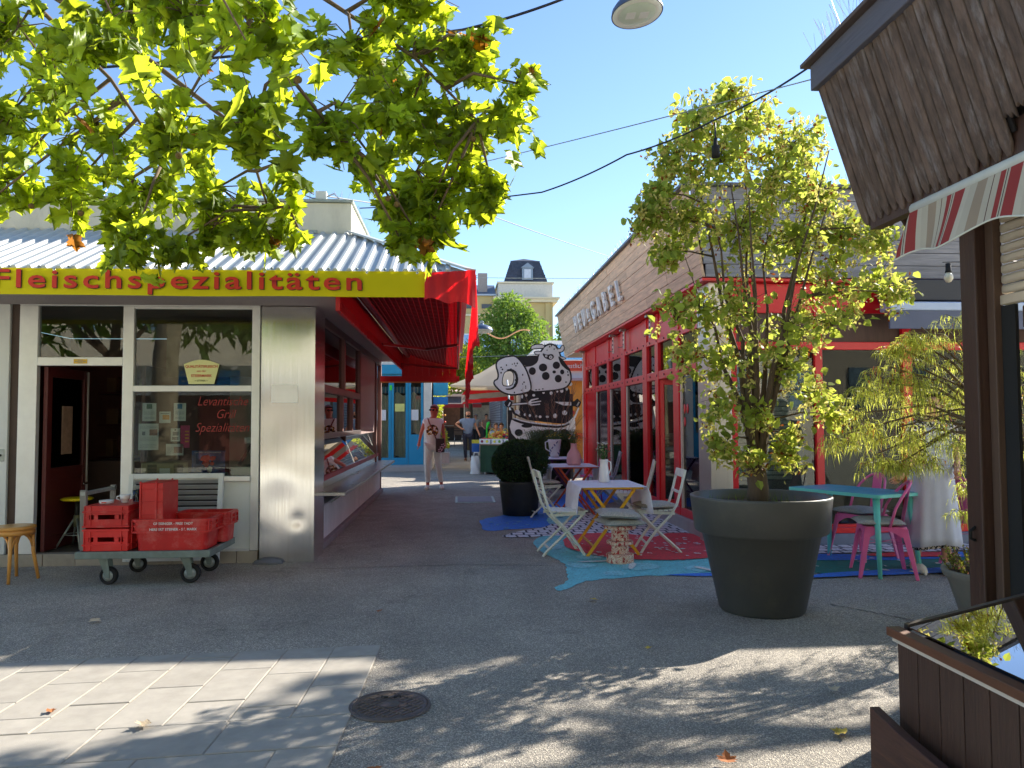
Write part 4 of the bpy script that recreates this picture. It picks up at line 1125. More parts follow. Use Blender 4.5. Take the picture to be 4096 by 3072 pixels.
q = MB(); q.box(2.80, 9, 8.38, 17.9, FZ0 + .02, FZ1 - .01); q.build('roof_core', DARK, HB)
q = MB(); q.box(2.50, 9, 8.28, 8.42, FZ1, FZ1 + .035); q.box(2.50, 2.66, 8.42, 19.34, FZ1, FZ1 + .035); q.build('coping', M('dark_coping', (74, 78, 86), .45, .5, var=.1), HB)
q = MB()
for i in range(420):
    y = 8.4 + rnd.random() * 10.9
    q.tube([(2.58, y, FZ1 + .03), (2.58 + rnd.uniform(-.07, .07), y + rnd.uniform(-.06, .06), FZ1 + .16)], .0022, 3, False)
for i in range(160):
    x = 2.6 + rnd.random() * 5
    q.tube([(x, 8.35, FZ1 + .03), (x + rnd.uniform(-.06, .06), 8.35 + rnd.uniform(-.07, .07), FZ1 + .16)], .0022, 3, False)
q.build('bird_spikes', SPIKE, HB, fix=False)['kind'] = 'stuff'
q = MB(); q.box(2.745, 9, 8.372, 17.7, 2.965, 2.995); q.build('soffit', REDP, HB)
q = MB(); q.box(2.76, 4.6, 17.7, 19.28, 2.975, 2.995); q.build('far_soffit', M('far_soffit', (176, 164, 150), .7), HB)
# sign letters, each standing off the planks
LW = M('letter_white', (226, 224, 218), .5, var=.04)
for ch, y in zip('HEU&GABEL', [16.55, 16.03, 15.48, 14.98, 14.42, 13.84, 13.28, 12.70, 12.14]):
    small = ch == '&'
    me = text_mesh(ch, .46 if not small else .26, .02, .012)
    me.materials.clear(); me.materials.append(LW)
    z = 3.33 if not small else 3.42
    tilt = math.atan2(FX0 - FX1, FZ1 - FZ0)
    me.transform(Matrix.Translation((fx(z) - .055, y, z)) @ Matrix.Rotation(-tilt, 4, 'Y') @ Matrix.Rotation(R(-90), 4, 'Z') @ Matrix.Rotation(R(90), 4, 'X') @ Matrix.Diagonal((.95, 1, 1, 1)))
    place('letter', me, HB)
    q = MB(); q.tube([(fx(z + .1) - .06, y, z + .12), (fx(z + .1) + .01, y, z + .12)], .008, 6); q.build('letter_stud', GALV, HB)
q = MB(); q.box(fx(3.36) - .06, fx(3.36) - .03, 14.88, 15.08, 3.35, 3.385); q.build('letter_underline', LW, HB)
# side wall (facing the alley)
WX = 2.95
def rbox(name, y0, y1, z0, z1, x0=WX - .03, x1=WX + .05, mat=REDP, bev=.006):
    q = MB(); q.box(x0, x1, y0, y1, z0, z1); return q.build(name, mat, HB, bevel=bev)
q = MB(); q.box(WX - .06, WX + .3, 8.9, 17.6, 0, .16); q.build('side_sill', M('sill_concrete', (150, 146, 146), .8, var=.12, dirt=.3), HB, bevel=.008)
posts = [(17.25, 17.6), (16.05, 16.45), (14.6, 14.78), (13.2, 13.52), (11.65, 11.92), (10.98, 11.16), (9.96, 10.22), (8.9, 8.98)]
for y0, y1 in posts: rbox('red_post', y0, y1, .162, 2.96)
q = MB(); q.box(WX - .035, WX + .02, 17.605, 17.66, 0, 2.96); q.build('corner_trim', M('trim_white', (214, 206, 200), .5), HB)
for (a, b) in zip(posts[:-1], posts[1:]):
    y0, y1 = b[1] + .001, a[0] - .001
    rbox('header_panel', y0, y1, 2.60, 2.958, WX - .01, WX + .04)
    rbox('transom_rail', y0, y1, 2.52, 2.598, WX - .025, WX + .045)
    door_gap = abs(y1 - 10.98) < .05
    rbox('transom_rail', y0, y1, 1.99, 2.11, WX - .025, WX + .045)
    q = MB(); q.box(WX + .012, WX + .016, y0, y1, 2.111, 2.519); q.build('transom_pane', PANE, HB)
    if door_gap: continue
    rbox('bottom_rail', y0, y1, .163, .26, WX - .025, WX + .045)
    if y0 > 16.4:
        rbox('red_panel', y0, y1, .262, 1.988, WX, WX + .03)
    else:
        if 14.7 < y0 < 15:
            rbox('dark_panel', y0, y1, .262, 1.988, WX + .03, WX + .04, M('dark_glass_panel', (46, 42, 48), .12, var=.1), 0)
        else:
            q = MB(); q.box(WX + .012, WX + .016, y0, y1, .261, 1.989); q.build('window_pane', PANE, HB)
    if y1 - y0 > .9:
        yy = y0 + .08
        rbox('pale_jamb', y1 - .07, y1 - .012, .262, 1.988, WX - .012, WX + .01, M('pale_jamb', (190, 176, 160), .6), 0)
# bolts along the rails
q = MB()
for i in range(22):
    y = 9.1 + i * .39
    q.tube([(WX - .035, y, 2.05), (WX - .024, y, 2.05)], .016, 8)
    q.tube([(WX - .035, y, 2.56), (WX - .024, y, 2.56)], .016, 8)
q.build('rail_bolts', M('bolt_dark', (70, 20, 24), .5), HB)['kind'] = 'stuff'
# open door leaf
dpv = part_empty('door', HB, (WX, 10.975, .17), R(62))
for nm, y0, y1, z0, z1, mm in (('stile', -.06, 0, 0, 1.82, REDP), ('stile', -.74, -.66, 0, 1.82, REDP), ('rail', -.66, -.06, 1.74, 1.82, REDP), ('rail', -.66, -.06, 0, .1, REDP)):
    q = MB(); q.box(-.02, .02, y0 + .0005, y1 - .0005, z0, z1); q.build(nm, mm, dpv, bevel=.004, local=True)
q = MB(); q.box(-.003, .003, -.66, -.06, .1, 1.74); q.build('door_pane', PANE, dpv, local=True)
for z0, z1 in ((1.25, 1.6), (.75, 1.0)):
    q = MB(); q.box(-.028, -.021, -.725, -.69, z0, z1); q.build('lock_plate', BLACKM, dpv, local=True)
q = MB(); q.tube([(-.025, -.70, .82), (-.05, -.70, .85), (-.05, -.70, 1.1), (-.025, -.70, 1.13)], .012, 8); q.build('door_handle', CHROME, dpv, local=True)
# heater / lamp brackets under the soffit
for y in (17.3, 13.9, 13.0, 11.2, 9.6):
    b_ = part_empty('awning_bracket', HB, (2.85, y, 2.9))
    q = MB(); q.box(2.80, 2.90, y - .06, y + .06, 2.925, 2.962); q.build('mount', GALV, b_)
    q = MB(); q.box(2.86, 2.885, y - .035, y + .035, 2.62, 2.925); q.build('plate', M('bracket_pale', (200, 188, 180), .5, .3), b_, bevel=.004)
    for zz in (2.68, 2.76, 2.84):
        q = MB(); q.box(2.852, 2.859, y - .02, y + .02, zz, zz + .03); q.build('slot', BLACKM, b_)
    q = MB(); q.tube([(2.86, y, 2.66), (2.78, y, 2.64), (2.77, y, 2.66)], .008, 6); q.build('hook', GALV, b_)
# corner column and front wall
q = MB(); q.box(2.84, 3.09, 8.46, 8.89, 0, 2.96); q.build('steel_column', M('column_steel', (176, 172, 166), .35, .8, var=.06, stretch=(10, 10, .4)), HB, bevel=.006)
GY = 8.5
DIMP = glassmat('dim_glass', (225, 232, 230), .4)
def fbox(name, x0, x1, z0, z1, y0=GY - .03, y1=GY + .05, mat=REDP, bev=.006):
    q = MB(); q.box(x0, x1, y0, y1, z0, z1); return q.build(name, mat, HB, bevel=bev)
q = MB(); q.box(3.1, 9, GY - .08, GY + .1, 0, .12); q.build('front_plinth', M('plinth_blue', (104, 112, 130), .7, var=.1), HB)
for x0, x1 in ((3.092, 3.16), (4.07, 4.16), (5.11, 5.22), (6.2, 6.3), (7.3, 7.4)): fbox('red_post', x0, x1, .221, 2.96)
fbox('bottom_rail', 3.092, 9, .121, .22)
for x0, x1 in ((3.161, 4.069), (4.161, 5.109), (5.221, 6.199), (6.301, 7.299)):
    fbox('transom_rail', x0, x1, 2.20, 2.29, GY - .02, GY + .04)
    fbox('header_panel', x0, x1, 2.62, 2.958, GY - .01, GY + .03)
    q = MB(); q.box(x0, x1, GY + .01, GY + .014, .221, 2.199); q.build('window_pane', PANE if x0 < 4 else DIMP, HB)
    q = MB(); q.box(x0, x1, GY + .02, GY + .03, 2.291, 2.619); q.build('brown_board', M('brown_board', (84, 64, 54), .7, var=.25, stretch=(8, 8, .6), scale=4), HB)
# slats and grey sheet standing in for reflections in the first front window
for k in range(26):
    z = .75 + k * .052
    q = MB(); q.obox((3.50, GY + .055, z), (.62, .004, .046), Matrix.Rotation(R(22), 3, 'X')); q.build('reflection_slat', M('reflection_white', (222, 224, 228), .5, var=.04), HB)
q = MB(); q.box(3.165, 4.065, GY + .085, GY + .09, .222, 2.198); q.build('reflection_sheet', M('reflection_sheet', (132, 132, 140), .6, var=.08), HB)
# awning cassette over the right windows
ac = thing('awning_cassette', 'folded awning in a long dark box with pale front rail above restaurant windows', 'awning', (6.5, 8.2, 2.4))
q = MB(); q.box(4.75, 9, 8.12, 8.33, 2.72, 2.955); q.build('housing', M('cassette_dark', (38, 42, 50), .5, var=.1), ac, bevel=.01)
q = MB(); q.box(4.75, 9, 8.08, 8.30, 2.60, 2.70); q.build('front_rail', M('cassette_pale', (150, 166, 190), .4, .2, var=.05), ac, bevel=.015)
q = MB(); q.box(4.75, 9, 8.09, 8.12, 2.40, 2.598); q.build('valance', M('cassette_grey', (92, 98, 116), .8, var=.06), ac)
# interior: dark room with furniture
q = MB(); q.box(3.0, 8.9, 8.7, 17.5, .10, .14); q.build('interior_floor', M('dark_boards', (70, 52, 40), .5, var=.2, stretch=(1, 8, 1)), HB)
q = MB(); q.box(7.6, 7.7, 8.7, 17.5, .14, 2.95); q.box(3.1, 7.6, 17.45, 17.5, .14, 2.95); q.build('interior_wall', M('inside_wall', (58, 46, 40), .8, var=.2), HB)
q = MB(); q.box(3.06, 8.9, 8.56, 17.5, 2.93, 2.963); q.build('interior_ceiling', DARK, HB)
q = MB(); q.box(4.4, 6.6, 10.6, 11.2, .141, 1.1); q.build('bar_counter', M('bar_front', (96, 90, 84), .6, var=.15), HB, bevel=.01)
brn = random.Random(2)
for i in range(12):
    x = 4.5 + i * .17
    h = brn.uniform(.14, .3)
    q = MB(); q.lathe([(0, 0), (.035, 0), (.035, h * .6), (.014, h * .75), (.014, h), (0, h)], c=(x, 10.8, 1.10), n=10); q.build('bar_bottle', M('bottle%d' % (i % 4), [(60, 80, 50), (120, 80, 30), (180, 170, 150), (90, 40, 30)][i % 4], .15), HB)
lmp = thing('pendant_lamp', 'flat pale dish lamp hanging inside the dark restaurant window', 'lamp', (4.25, 9.5, 2.0))
q = MB(); q.lathe([(0, .06), (.1, .05), (.24, .0), (.24, -.008), (.1, .035), (0, .045)], c=(4.25, 9.5, 2.0), n=24); q.build('shade', M('lamp_dish', (206, 170, 110), .5), lmp)
q = MB(); q.tube([(4.25, 9.5, 2.05), (4.25, 9.5, 2.93)], .006, 5); q.build('cord', BLACKM, lmp)
for (n_, x, y) in ((6, 3.45, 11.9), (8, 3.5, 10.75)):
    for k in range(n_):
        od = ['bottom', 'second', 'third', 'fourth', 'fifth', 'sixth', 'seventh', 'topmost'][k if k < n_ - 1 else 7]
        o = thing('seat_cushion', od + (' grey cushion, counted upwards, of tall pile inside the restaurant doorway' if n_ == 8 else ' grey cushion, counted upwards, of shorter pile behind the restaurant glass'), 'cushion', (x, y, .14 + .45 + k * .10), 0, 'cushions piled in the doorway' if n_ == 8 else 'cushions piled behind the glass')
        q = MB(); q.ico((0, 0, .055), .21, 2, (1, 1, .27), .03); q.build('pad', M('cushion_grey', (150, 142, 132), .95, var=.2, scale=60, bump=.4, bscale=150), o, local=True)
    q = MB(); q.box(x - .25, x + .25, y - .25, y + .25, .141, .58)
    q.build('storage_box', M('box_brown', (90, 70, 56), .7, var=.15), bevel=.01, label='low brown storage box under the %s cushion pile' % ('tall' if n_ == 8 else 'short'), cat='box')
stk = thing('door_sticker', 'three oval red stickers on the restaurant pane beside the door', 'sticker', (WX, 9.75, 1.5))
for y, z in ((9.82, 1.55), (9.70, 1.55), (9.82, 1.38)):
    q = MB(); q.lathe([(0, 0), (.045, 0), (.045, .002), (0, .002)], n=16); me = q.mesh('sticker', M('sticker_red', (214, 60, 60), .5)); me.transform(Matrix.Translation((WX + .009, y, z)) @ Matrix.Rotation(R(-90), 4, 'Y') @ Matrix.Diagonal((1.4, 1, 1, 1))); place('oval_sticker', me, stk)
# ================================================================== PLANT POTS
def pot(name, label, x, y, prof, mat, soil_z, soil_r, cat='plant pot', n=48):
    o = thing(name, label, cat, (x, y, 0))
    q = MB(); q.lathe(prof, c=(x, y, 0), n=n); q.build('vessel', mat, o)
    q = MB(); q.grid(lambda u, v: (x + soil_r * v * math.cos(2 * math.pi * u), y + soil_r * v * math.sin(2 * math.pi * u), soil_z + .02 * math.sin(u * 31 + v * 9) * (1 - v)), 24, 5); q.build('soil', M('potting_soil', (62, 48, 38), .95, var=.4, scale=40, bump=.8, bscale=60), o)
    return o
BIGP = M('anthracite_planter', (72, 72, 68), .42, var=.12, scale=4, dirt=.5, dirt_rgb=(112, 106, 92), dscale=3.2, bump=.05, bscale=40)
pot('planter', 'huge anthracite round planter with a broad rim holding the leafy tree', 2.27, 5.66, [(0, 0), (.295, 0), (.31, .015), (.43, .575), (.468, .58), (.482, .59), (.51, .83), (.512, .845), (.50, .85), (.485, .845), (.47, .74)], BIGP, .77, .49)
pot('planter', 'black round planter under the clipped box ball', .95, 11.55, [(0, 0), (.25, 0), (.26, .01), (.31, .47), (.315, .50), (.30, .51), (.285, .48)], BLACKP, .47, .29)
pot('planter', 'weathered grey planter with small fleshy shrub beside the dark post', 3.69, 5.1, [(0, 0), (.19, 0), (.20, .01), (.285, .30), (.31, .32), (.325, .36), (.32, .375), (.30, .37), (.28, .33)], M('stone_grey_pot', (120, 116, 108), .8, var=.15, dirt=.4), .34, .29)
pot('planter', 'large dark planter holding the tall dry grasses before the cow sign', 2.0, 16.0, [(0, 0), (.33, 0), (.42, .5), (.44, .52), (.42, .54), (.40, .5)], BLACKP, .5, .41)
pot('planter', 'dark planter half hidden behind wooden post under drooping maple', 4.05, 5.25, [(0, 0), (.2, 0), (.27, .42), (.28, .44), (.26, .45), (.25, .4)], BLACKP, .41, .25)

# ================================================================== FOLDING CHAIRS
def folding_chair(name, label, mat, loc, rz, cushion=None, group='white folding chairs'):
    """slatted folding chair; faces +X in its own frame"""
    o = thing(name, label, 'chair', loc, rz, group)
    W_ = .19
    for s_ in (-1, 1):
        y = s_ * W_
        # long member: rear foot curve up to the backrest top
        pts = [(.20, y, .0), (.14, y, .10), (.02, y, .26), (-.12, y, .40), (-.19, y, .52), (-.23, y, .66), (-.285, y, .88)]
        q = MB(); q.tube(pts, .0145, 4, smooth=False); q.build('back_leg', mat, o, local=True)
        pts = [(-.24, y * .86, .0), (-.20, y * .86, .05), (.0, y * .86, .23), (.19, y * .86, .425)]
        q = MB(); q.tube(pts, .014, 4, smooth=False); q.build('front_leg', mat, o, local=True)
        q = MB(); q.bar((-.17, y * .93, .425), (.21, y * .93, .440), .018, .03); q.build('seat_rail', mat, o, local=True)
    for k in range(7):
        x = -.15 + k * .056
        z = .455 - .006 * math.sin(math.pi * k / 6)
        q = MB(); q.box(x, x + .047, -W_ - .012, W_ + .012, z, z + .014); q.build('seat_slat', mat, o, bevel=.003, local=True)
    m_ = Matrix.Rotation(R(-14), 4, 'Y')
    for z0, h, x in ((.80, .085, -.268), (.63, .03, -.222)):
        q = MB(); q.obox((x, 0, z0 + h / 2), (.014, 2 * W_ + (.03 if h > .05 else -.02), h), Matrix.Rotation(R(-14), 3, 'Y')); q.build('back_rail', mat, o, bevel=.006, local=True)
    q = MB(); q.bar((.13, -W_, .11), (.13, W_, .11), .022, .014); q.build('stretcher', mat, o, local=True)
    q = MB(); q.bar((-.17, -W_ * .86, .08), (-.17, W_ * .86, .08), .022, .014); q.build('stretcher', mat, o, local=True)
    return o
CUSH = M('cushion_boucle', (158, 152, 142), .95, var=.22, scale=70, bump=.7, bscale=170, contrast=1.4)
def cushion(label, x, y, z, s=.2, rz=0., tilt=0., h=.05, group=None):
    o = thing('seat_cushion', label, 'cushion', (x, y, z), rz, group)
    def top(u, v):
        a, b = u * 2 - 1, v * 2 - 1
        edge = max(0, 1 - abs(a) ** 4) ** .5 * max(0, 1 - abs(b) ** 4) ** .5
        tuft = sum(math.exp(-((a - i * .45) ** 2 + (b - j * .45) ** 2) / .02) for i in (-1, 1) for j in (-1, 1))
        cx_ = 1 + .07 * (abs(a * b))
        return (a * s * cx_, b * s * cx_, h * .5 + h * edge * .8 - .014 * tuft)
    def bot(u, v):
        a, b = u * 2 - 1, v * 2 - 1
        edge = max(0, 1 - abs(a) ** 4) ** .5 * max(0, 1 - abs(b) ** 4) ** .5
        cx_ = 1 + .07 * (abs(a * b))
        return (a * s * cx_, b * s * cx_, h * .5 - h * edge * .5)
    q = MB(); q.grid(top, 18, 18); q.grid(bot, 18, 18)
    p_ = q.build('pad', CUSH, o, local=True)
    p_.rotation_euler = (0, tilt, 0)
    return o
folding_chair('folding_chair', 'cream folding chair with bare slatted seat, alley side of the front cloth table', CREAM, (1.12, 8.18, 0), R(4))
folding_chair('folding_chair', 'cream folding chair with grey cushion facing the front cloth table from doors', CREAM, (2.14, 8.22, 0), R(176))
cushion('grey cushion on the folding chair nearest the restaurant doors', 2.13, 8.2, .472, .19, R(6))
folding_chair('folding_chair', 'cream folding chair beside the clipped box ball at second table', CREAM, (1.28, 11.35, 0), R(10))
cushion('grey cushion on the folding chair beside the box ball', 1.29, 11.36, .472, .19, R(10))
folding_chair('folding_chair', 'cream folding chair behind front table, close to the red window frame', CREAM, (2.32, 10.05, 0), R(168))
PINKW = M('pink_lacquer', (206, 70, 130), .35, var=.06)
o = thing('spindle_chair', 'pink chair with spindle back at the farthest cloth table', 'chair', (2.32, 13.2, 0), R(150))
q = MB(); q.lathe([(0, .43), (.19, .43), (.2, .445), (.19, .46), (0, .46)], n=24); q.build('seat', PINKW, o, local=True)
for k in range(4):
    a = R(45 + 90 * k); q = MB(); q.tube([(.13 * math.cos(a), .13 * math.sin(a), .44), (.2 * math.cos(a), .2 * math.sin(a), 0)], .014, 7); q.build('leg', PINKW, o, local=True)
arc = [(-.18 - .04 * math.sin(math.pi * k / 12), .19 * math.cos(math.pi * k / 12), .45 + .42 * math.sin(math.pi * k / 12)) for k in range(13)]
q = MB(); q.tube(arc, .012, 7); q.build('back_hoop', PINKW, o, local=True)
for y in (-.1, -.05, 0, .05, .1):
    z = .45 + .42 * math.sqrt(max(0, 1 - (y / .19) ** 2)); q = MB(); q.tube([(-.17, y * .9, .45), (-.215, y, z)], .007, 6); q.build('spindle', PINKW, o, local=True)
folding_chair('folding_chair', 'grey folding chair behind second table next to pink chair', M('grey_enamel', (140, 142, 150), .5, var=.08), (2.45, 12.75, 0), R(172), group='grey chairs')

# ================================================================== CLOTH TABLES
LINEN = clothmat('table_linen', (248, 245, 250), None, .18, .85, .05, 9)
def cloth_table(label, clabel, x0, x1, y0, y1, legmat, skew=0., hang=.30, seed=0):
    cx, cy = (x0 + x1) / 2, (y0 + y1) / 2
    t = thing('folding_table', label, 'table', (cx, cy, 0), 0, 'folding tables on the mural')
    H_ = .715
    q = MB(); q.box(x0 + .02, x1 - .02, y0 + .02, y1 - .02, H_ - .02, H_); q.build('table_top', legmat, t, bevel=.004)
    for yy in (y0 + .08, y1 - .08):
        for s_ in (-1, 1):
            q = MB(); q.bar((cx - s_ * (x1 - x0) * .42, yy, 0), (cx + s_ * (x1 - x0) * .36, yy + .02 * s_, H_ - .02), .03, .018, up=(0, 1, 0)); q.build('leg', legmat, t)
    for s_ in (-1, 1):
        q = MB(); q.bar((cx - s_ * (x1 - x0) * .30, y0 + .08, .10), (cx - s_ * (x1 - x0) * .30, y1 - .08, .10), .02, .018); q.build('stretcher', legmat, t)
    # cloth: laid across the table, hanging over the two short ends
    def cl(u, v):
        L = (x1 - x0) + 2 * hang; s = u * L - hang
        y = y0 - .012 + v * (y1 - y0 + .024)
        wv = .014 * math.sin(v * 13 + seed) + .01 * math.sin(v * 29 + seed * 2)
        if s < 0:
            d = -s; k = d / hang
            return (x0 - .012 - .02 * min(1, d * 12) - wv * k * 1.4 - .012 * k, y + .02 * k * math.sin(seed + 3), H_ + .006 - max(0, d - .012) + .012 * math.sin(v * 5 + seed) * k)
        if s > x1 - x0:
            d = s - (x1 - x0); k = d / hang
            return (x1 + .012 + .02 * min(1, d * 12) + wv * k * 1.4 + .012 * k, y - .015 * k, H_ + .006 - max(0, d - .012) + .014 * math.sin(v * 4 + seed * 2) * k)
        return (x0 + s, y, H_ + .006 + .001 * math.sin(s * 40) * math.sin(v * 17))
    o = thing('tablecloth', clabel, 'tablecloth', (cx, cy, H_), 0, 'white tablecloths')
    q = MB(); q.grid(cl, 64, 30); c = q.build('linen', LINEN, o)
    md = c.modifiers.new('thick', 'SOLIDIFY'); md.thickness = .003
    return t
cloth_table('yellow legged folding table under white cloth nearest the camera', 'white linen tablecloth on front table with pitcher', 1.29, 1.95, 7.86, 8.76, M('yellow_legs', (208, 150, 30), .4, var=.08), seed=1)
cloth_table('orange legged folding table under white cloth with pink vase', 'white linen tablecloth under the pink vase', 1.42, 2.10, 11.25, 12.15, M('orange_legs', (176, 66, 34), .45, var=.1), seed=2)
cloth_table('dark legged folding table under white cloth with blue patterned jug', 'white linen tablecloth under the blue patterned jug', 1.58, 2.20, 13.5, 14.4, M('plum_legs', (90, 50, 84), .45), seed=4)

def flowers(o, cx, cy, z0, cols, n, spread, h, leaf=True, seed=0):
    r_ = random.Random(seed)
    if leaf:
        q = MB()
        for k in range(26):
            a = r_.uniform(0, 6.28); d = spread * r_.uniform(.2, 1); zz = z0 + h * r_.uniform(.1, .7)
            p = Vector((cx + d * math.cos(a), cy + d * math.sin(a), zz)); u = Vector((math.cos(a), math.sin(a), .5)) * .03; v_ = Vector((-math.sin(a), math.cos(a), 0)) * .010
            q.add([p - u, p + v_, p + u, p - v_], [(0, 1, 2, 3)])
        q.build('foliage', MATS['herb_green'] if 'herb_green' in MATS else leafmat('herb_green', (58, 82, 44), (90, 130, 30), .3), o, fix=False)
    for k in range(n):
        a = r_.uniform(0, 6.28); d = spread * math.sqrt(r_.random()); zz = z0 + h * (.55 + .45 * r_.random()) - d * .25
        c = (cx + d * math.cos(a), cy + d * math.sin(a), zz)
        q = MB(); q.tube([(cx, cy, z0 - .02), c], .0025, 4); st_ = q.build('stem', M('stem_green', (70, 100, 50), .6), o)
        q = MB(); s = r_.uniform(.013, .024)
        for j in range(9):
            b = 2 * math.pi * j / 9
            u = Vector((math.cos(b), math.sin(b), .35)) * s; w_ = Vector((-math.sin(b), math.cos(b), 0)) * s * .4
            p = Vector(c); q.add([p, p + u * .6 + w_, p + u, p + u * .6 - w_], [(0, 1, 2, 3)])
        q.ico(c, s * .4, 1, (1, 1, .6))
        q.build('blossom', cols[k % len(cols)], o, fix=False)
FY_, FO, FPK, FWH = M('petal_yellow', (232, 190, 40), .6), M('petal_orange', (230, 120, 30), .6), M('petal_pink', (214, 70, 120), .6), M('petal_white', (236, 230, 214), .6)
CERW = M('white_ceramic', (232, 230, 228), .2, var=.03)
v1 = thing('flower_pitcher', 'white ceramic pitcher with pink and white flowers on front table', 'pitcher', (1.64, 8.52, .722))
q = MB(); q.lathe([(0, 0), (.058, 0), (.062, .006), (.056, .10), (.045, .19), (.046, .235), (.05, .25), (.044, .25), (.038, .19), (.03, .05), (0, .04)], c=(1.64, 8.52, .722), n=28); q.build('body', CERW, v1)
q = MB(); q.tube([(1.69, 8.52, .722 + .23), (1.715, 8.52, .722 + .22), (1.72, 8.52, .722 + .15), (1.695, 8.52, .722 + .09)], .008, 7); q.build('handle', CERW, v1)
flowers(v1, 1.64, 8.52, .96, [FWH, FPK, FWH, M('petal_cream', (222, 200, 150), .6)], 20, .10, .22, seed=3)
PV = M('blush_ceramic', (206, 152, 156), .4, var=.05)
v2 = thing('flower_vase', 'blush pink bottle vase with orange flowers on second table', 'vase', (1.79, 11.7, .722))
q = MB(); q.lathe([(0, 0), (.085, 0), (.11, .02), (.115, .10), (.10, .17), (.05, .25), (.045, .31), (.05, .33), (.042, .33), (.036, .26), (0, .2)], c=(1.79, 11.7, .722), n=28); q.build('body', PV, v2)
flowers(v2, 1.79, 11.7, 1.04, [FO, FY_, FO, FWH], 16, .11, .17, seed=5)
BW = M('blue_pattern_ceramic', (220, 222, 232), .25, var=.04)
v3 = thing('flower_jug', 'white jug with blue leaf pattern and yellow flowers on far table', 'jug', (1.80, 14.1, .722))
q = MB(); q.lathe([(0, 0), (.075, 0), (.085, .05), (.10, .15), (.12, .28), (.125, .33), (.115, .33), (.09, .15), (0, .05)], c=(1.80, 14.1, .722), n=28); q.build('body', BW, v3)
q = MB(); q.tube([(1.68, 14.1, 1.02), (1.63, 14.1, 1.0), (1.635, 14.1, .88), (1.715, 14.1, .83)], .012, 7); q.build('handle', BW, v3)
BLUEP = M('cobalt_glaze', (50, 56, 120), .3)
for k in range(16):
    a = R(200 + k * 21); z = .80 + .05 * (k % 5); r_ = .092 + (z - .77) * .12
    q = MB(); c, s_ = math.cos(a), math.sin(a)
    q.obox((1.80 + c * r_ * 1.03, 14.1 + s_ * r_ * 1.03, z), (.004, .018, .045), Matrix.Rotation(a, 3, 'Z') @ Matrix.Rotation(R(35 if k % 2 else -35), 3, 'X')); q.build('blue_leaf', BLUEP, v3)
flowers(v3, 1.80, 14.1, 1.04, [FY_, FY_, M('petal_gold', (206, 150, 20), .6)], 24, .15, .14, seed=8)

# terrazzo stool with two cushions
def terrazzo():
    m, nt, b = nodes('terrazzo')
    N, L = nt.nodes, nt.links
    tc = N.new('ShaderNodeTexCoord'); vo = N.new('ShaderNodeTexNoise'); vo.inputs['Scale'].default_value = 34; vo.inputs['Detail'].default_value = 3; vo.inputs['Roughness'].default_value = .65
    L.new(tc.outputs['Object'], vo.inputs['Vector'])
    r1 = N.new('ShaderNodeValToRGB'); r1.color_ramp.interpolation = 'CONSTANT'; e = r1.color_ramp.elements
    e[0].position = 0; e[0].color = lin((176, 42, 40)); e[1].position = .46; e[1].color = lin((222, 204, 176))
    k = e.new(.53); k.color = lin((204, 96, 84)); k = e.new(.57); k.color = lin((226, 212, 186))
    L.new(vo.outputs['Fac'], r1.inputs[0]); L.new(r1.outputs[0], b.inputs['Base Color']); b.inputs['Roughness'].default_value = .6
    return m
ts = thing('terrazzo_stool', 'red and cream speckled round stool carrying two grey cushions', 'stool', (1.62, 7.62, 0))
prof = [(0, 0), (.135, 0), (.135, .085), (.128, .09), (.085, .095), (.085, .18), (.132, .185), (.132, .215), (.085, .22), (.085, .33), (.16, .335), (.16, .365), (.15, .372), (0, .373)]
q = MB(); q.lathe(prof, c=(1.62, 7.62, 0), n=36, smooth=False); q.build('body', terrazzo(), ts, bevel=.004)
cushion('lower of two grey cushions piled on the speckled stool', 1.62, 7.62, .372, .2, R(8), h=.055)
cushion('upper of two grey cushions piled on the speckled stool', 1.60, 7.61, .448, .2, R(-4), R(3), h=.06)

# ================================================================== TURQUOISE TABLE, PINK METAL CHAIRS
TUR = M('turquoise_enamel', (98, 186, 174), .35, var=.06, dirt=.15, dirt_rgb=(150, 170, 160))
TURT = M('turquoise_top', (70, 150, 172), .35, var=.1, scale=4, stretch=(.4, 6, 1))
tt = thing('metal_table', 'turquoise metal table with rounded corners between the pink chairs', 'table', (3.78, 7.18, 0), R(24))
def rrect(a, b, r, n=6):
    out = []
    for sx, sy, a0 in ((1, 1, 0), (-1, 1, 90), (-1, -1, 180), (1, -1, 270)):
        for j in range(n + 1):
            t_ = R(a0 + 90 * j / n); out.append((sx * (a - r) + r * math.cos(t_), sy * (b - r) + r * math.sin(t_)))
    return out
q = MB(); q.prism([rrect(.30, .52, .06)], .705, .735); q.build('table_rim', TUR, tt, local=True, bevel=.004)
for k in range(6):
    y = -.49 + k * .163
    q = MB(); q.box(-.28, .28, y + .003, y + .160, .7352, .740); q.build('top_slat', TURT, tt, local=True, bevel=.003)
for sx in (-1, 1):
    for sy in (-1, 1):
        q = MB(); q.tube([(sx * .23, sy * .44, .705), (sx * .28, sy * .50, .0)], [.032, .018], 10); q.build('leg', TUR, tt, local=True)
PKM = M('pink_metal', (218, 92, 140), .32, var=.06, dirt=.12, dirt_rgb=(170, 60, 96))
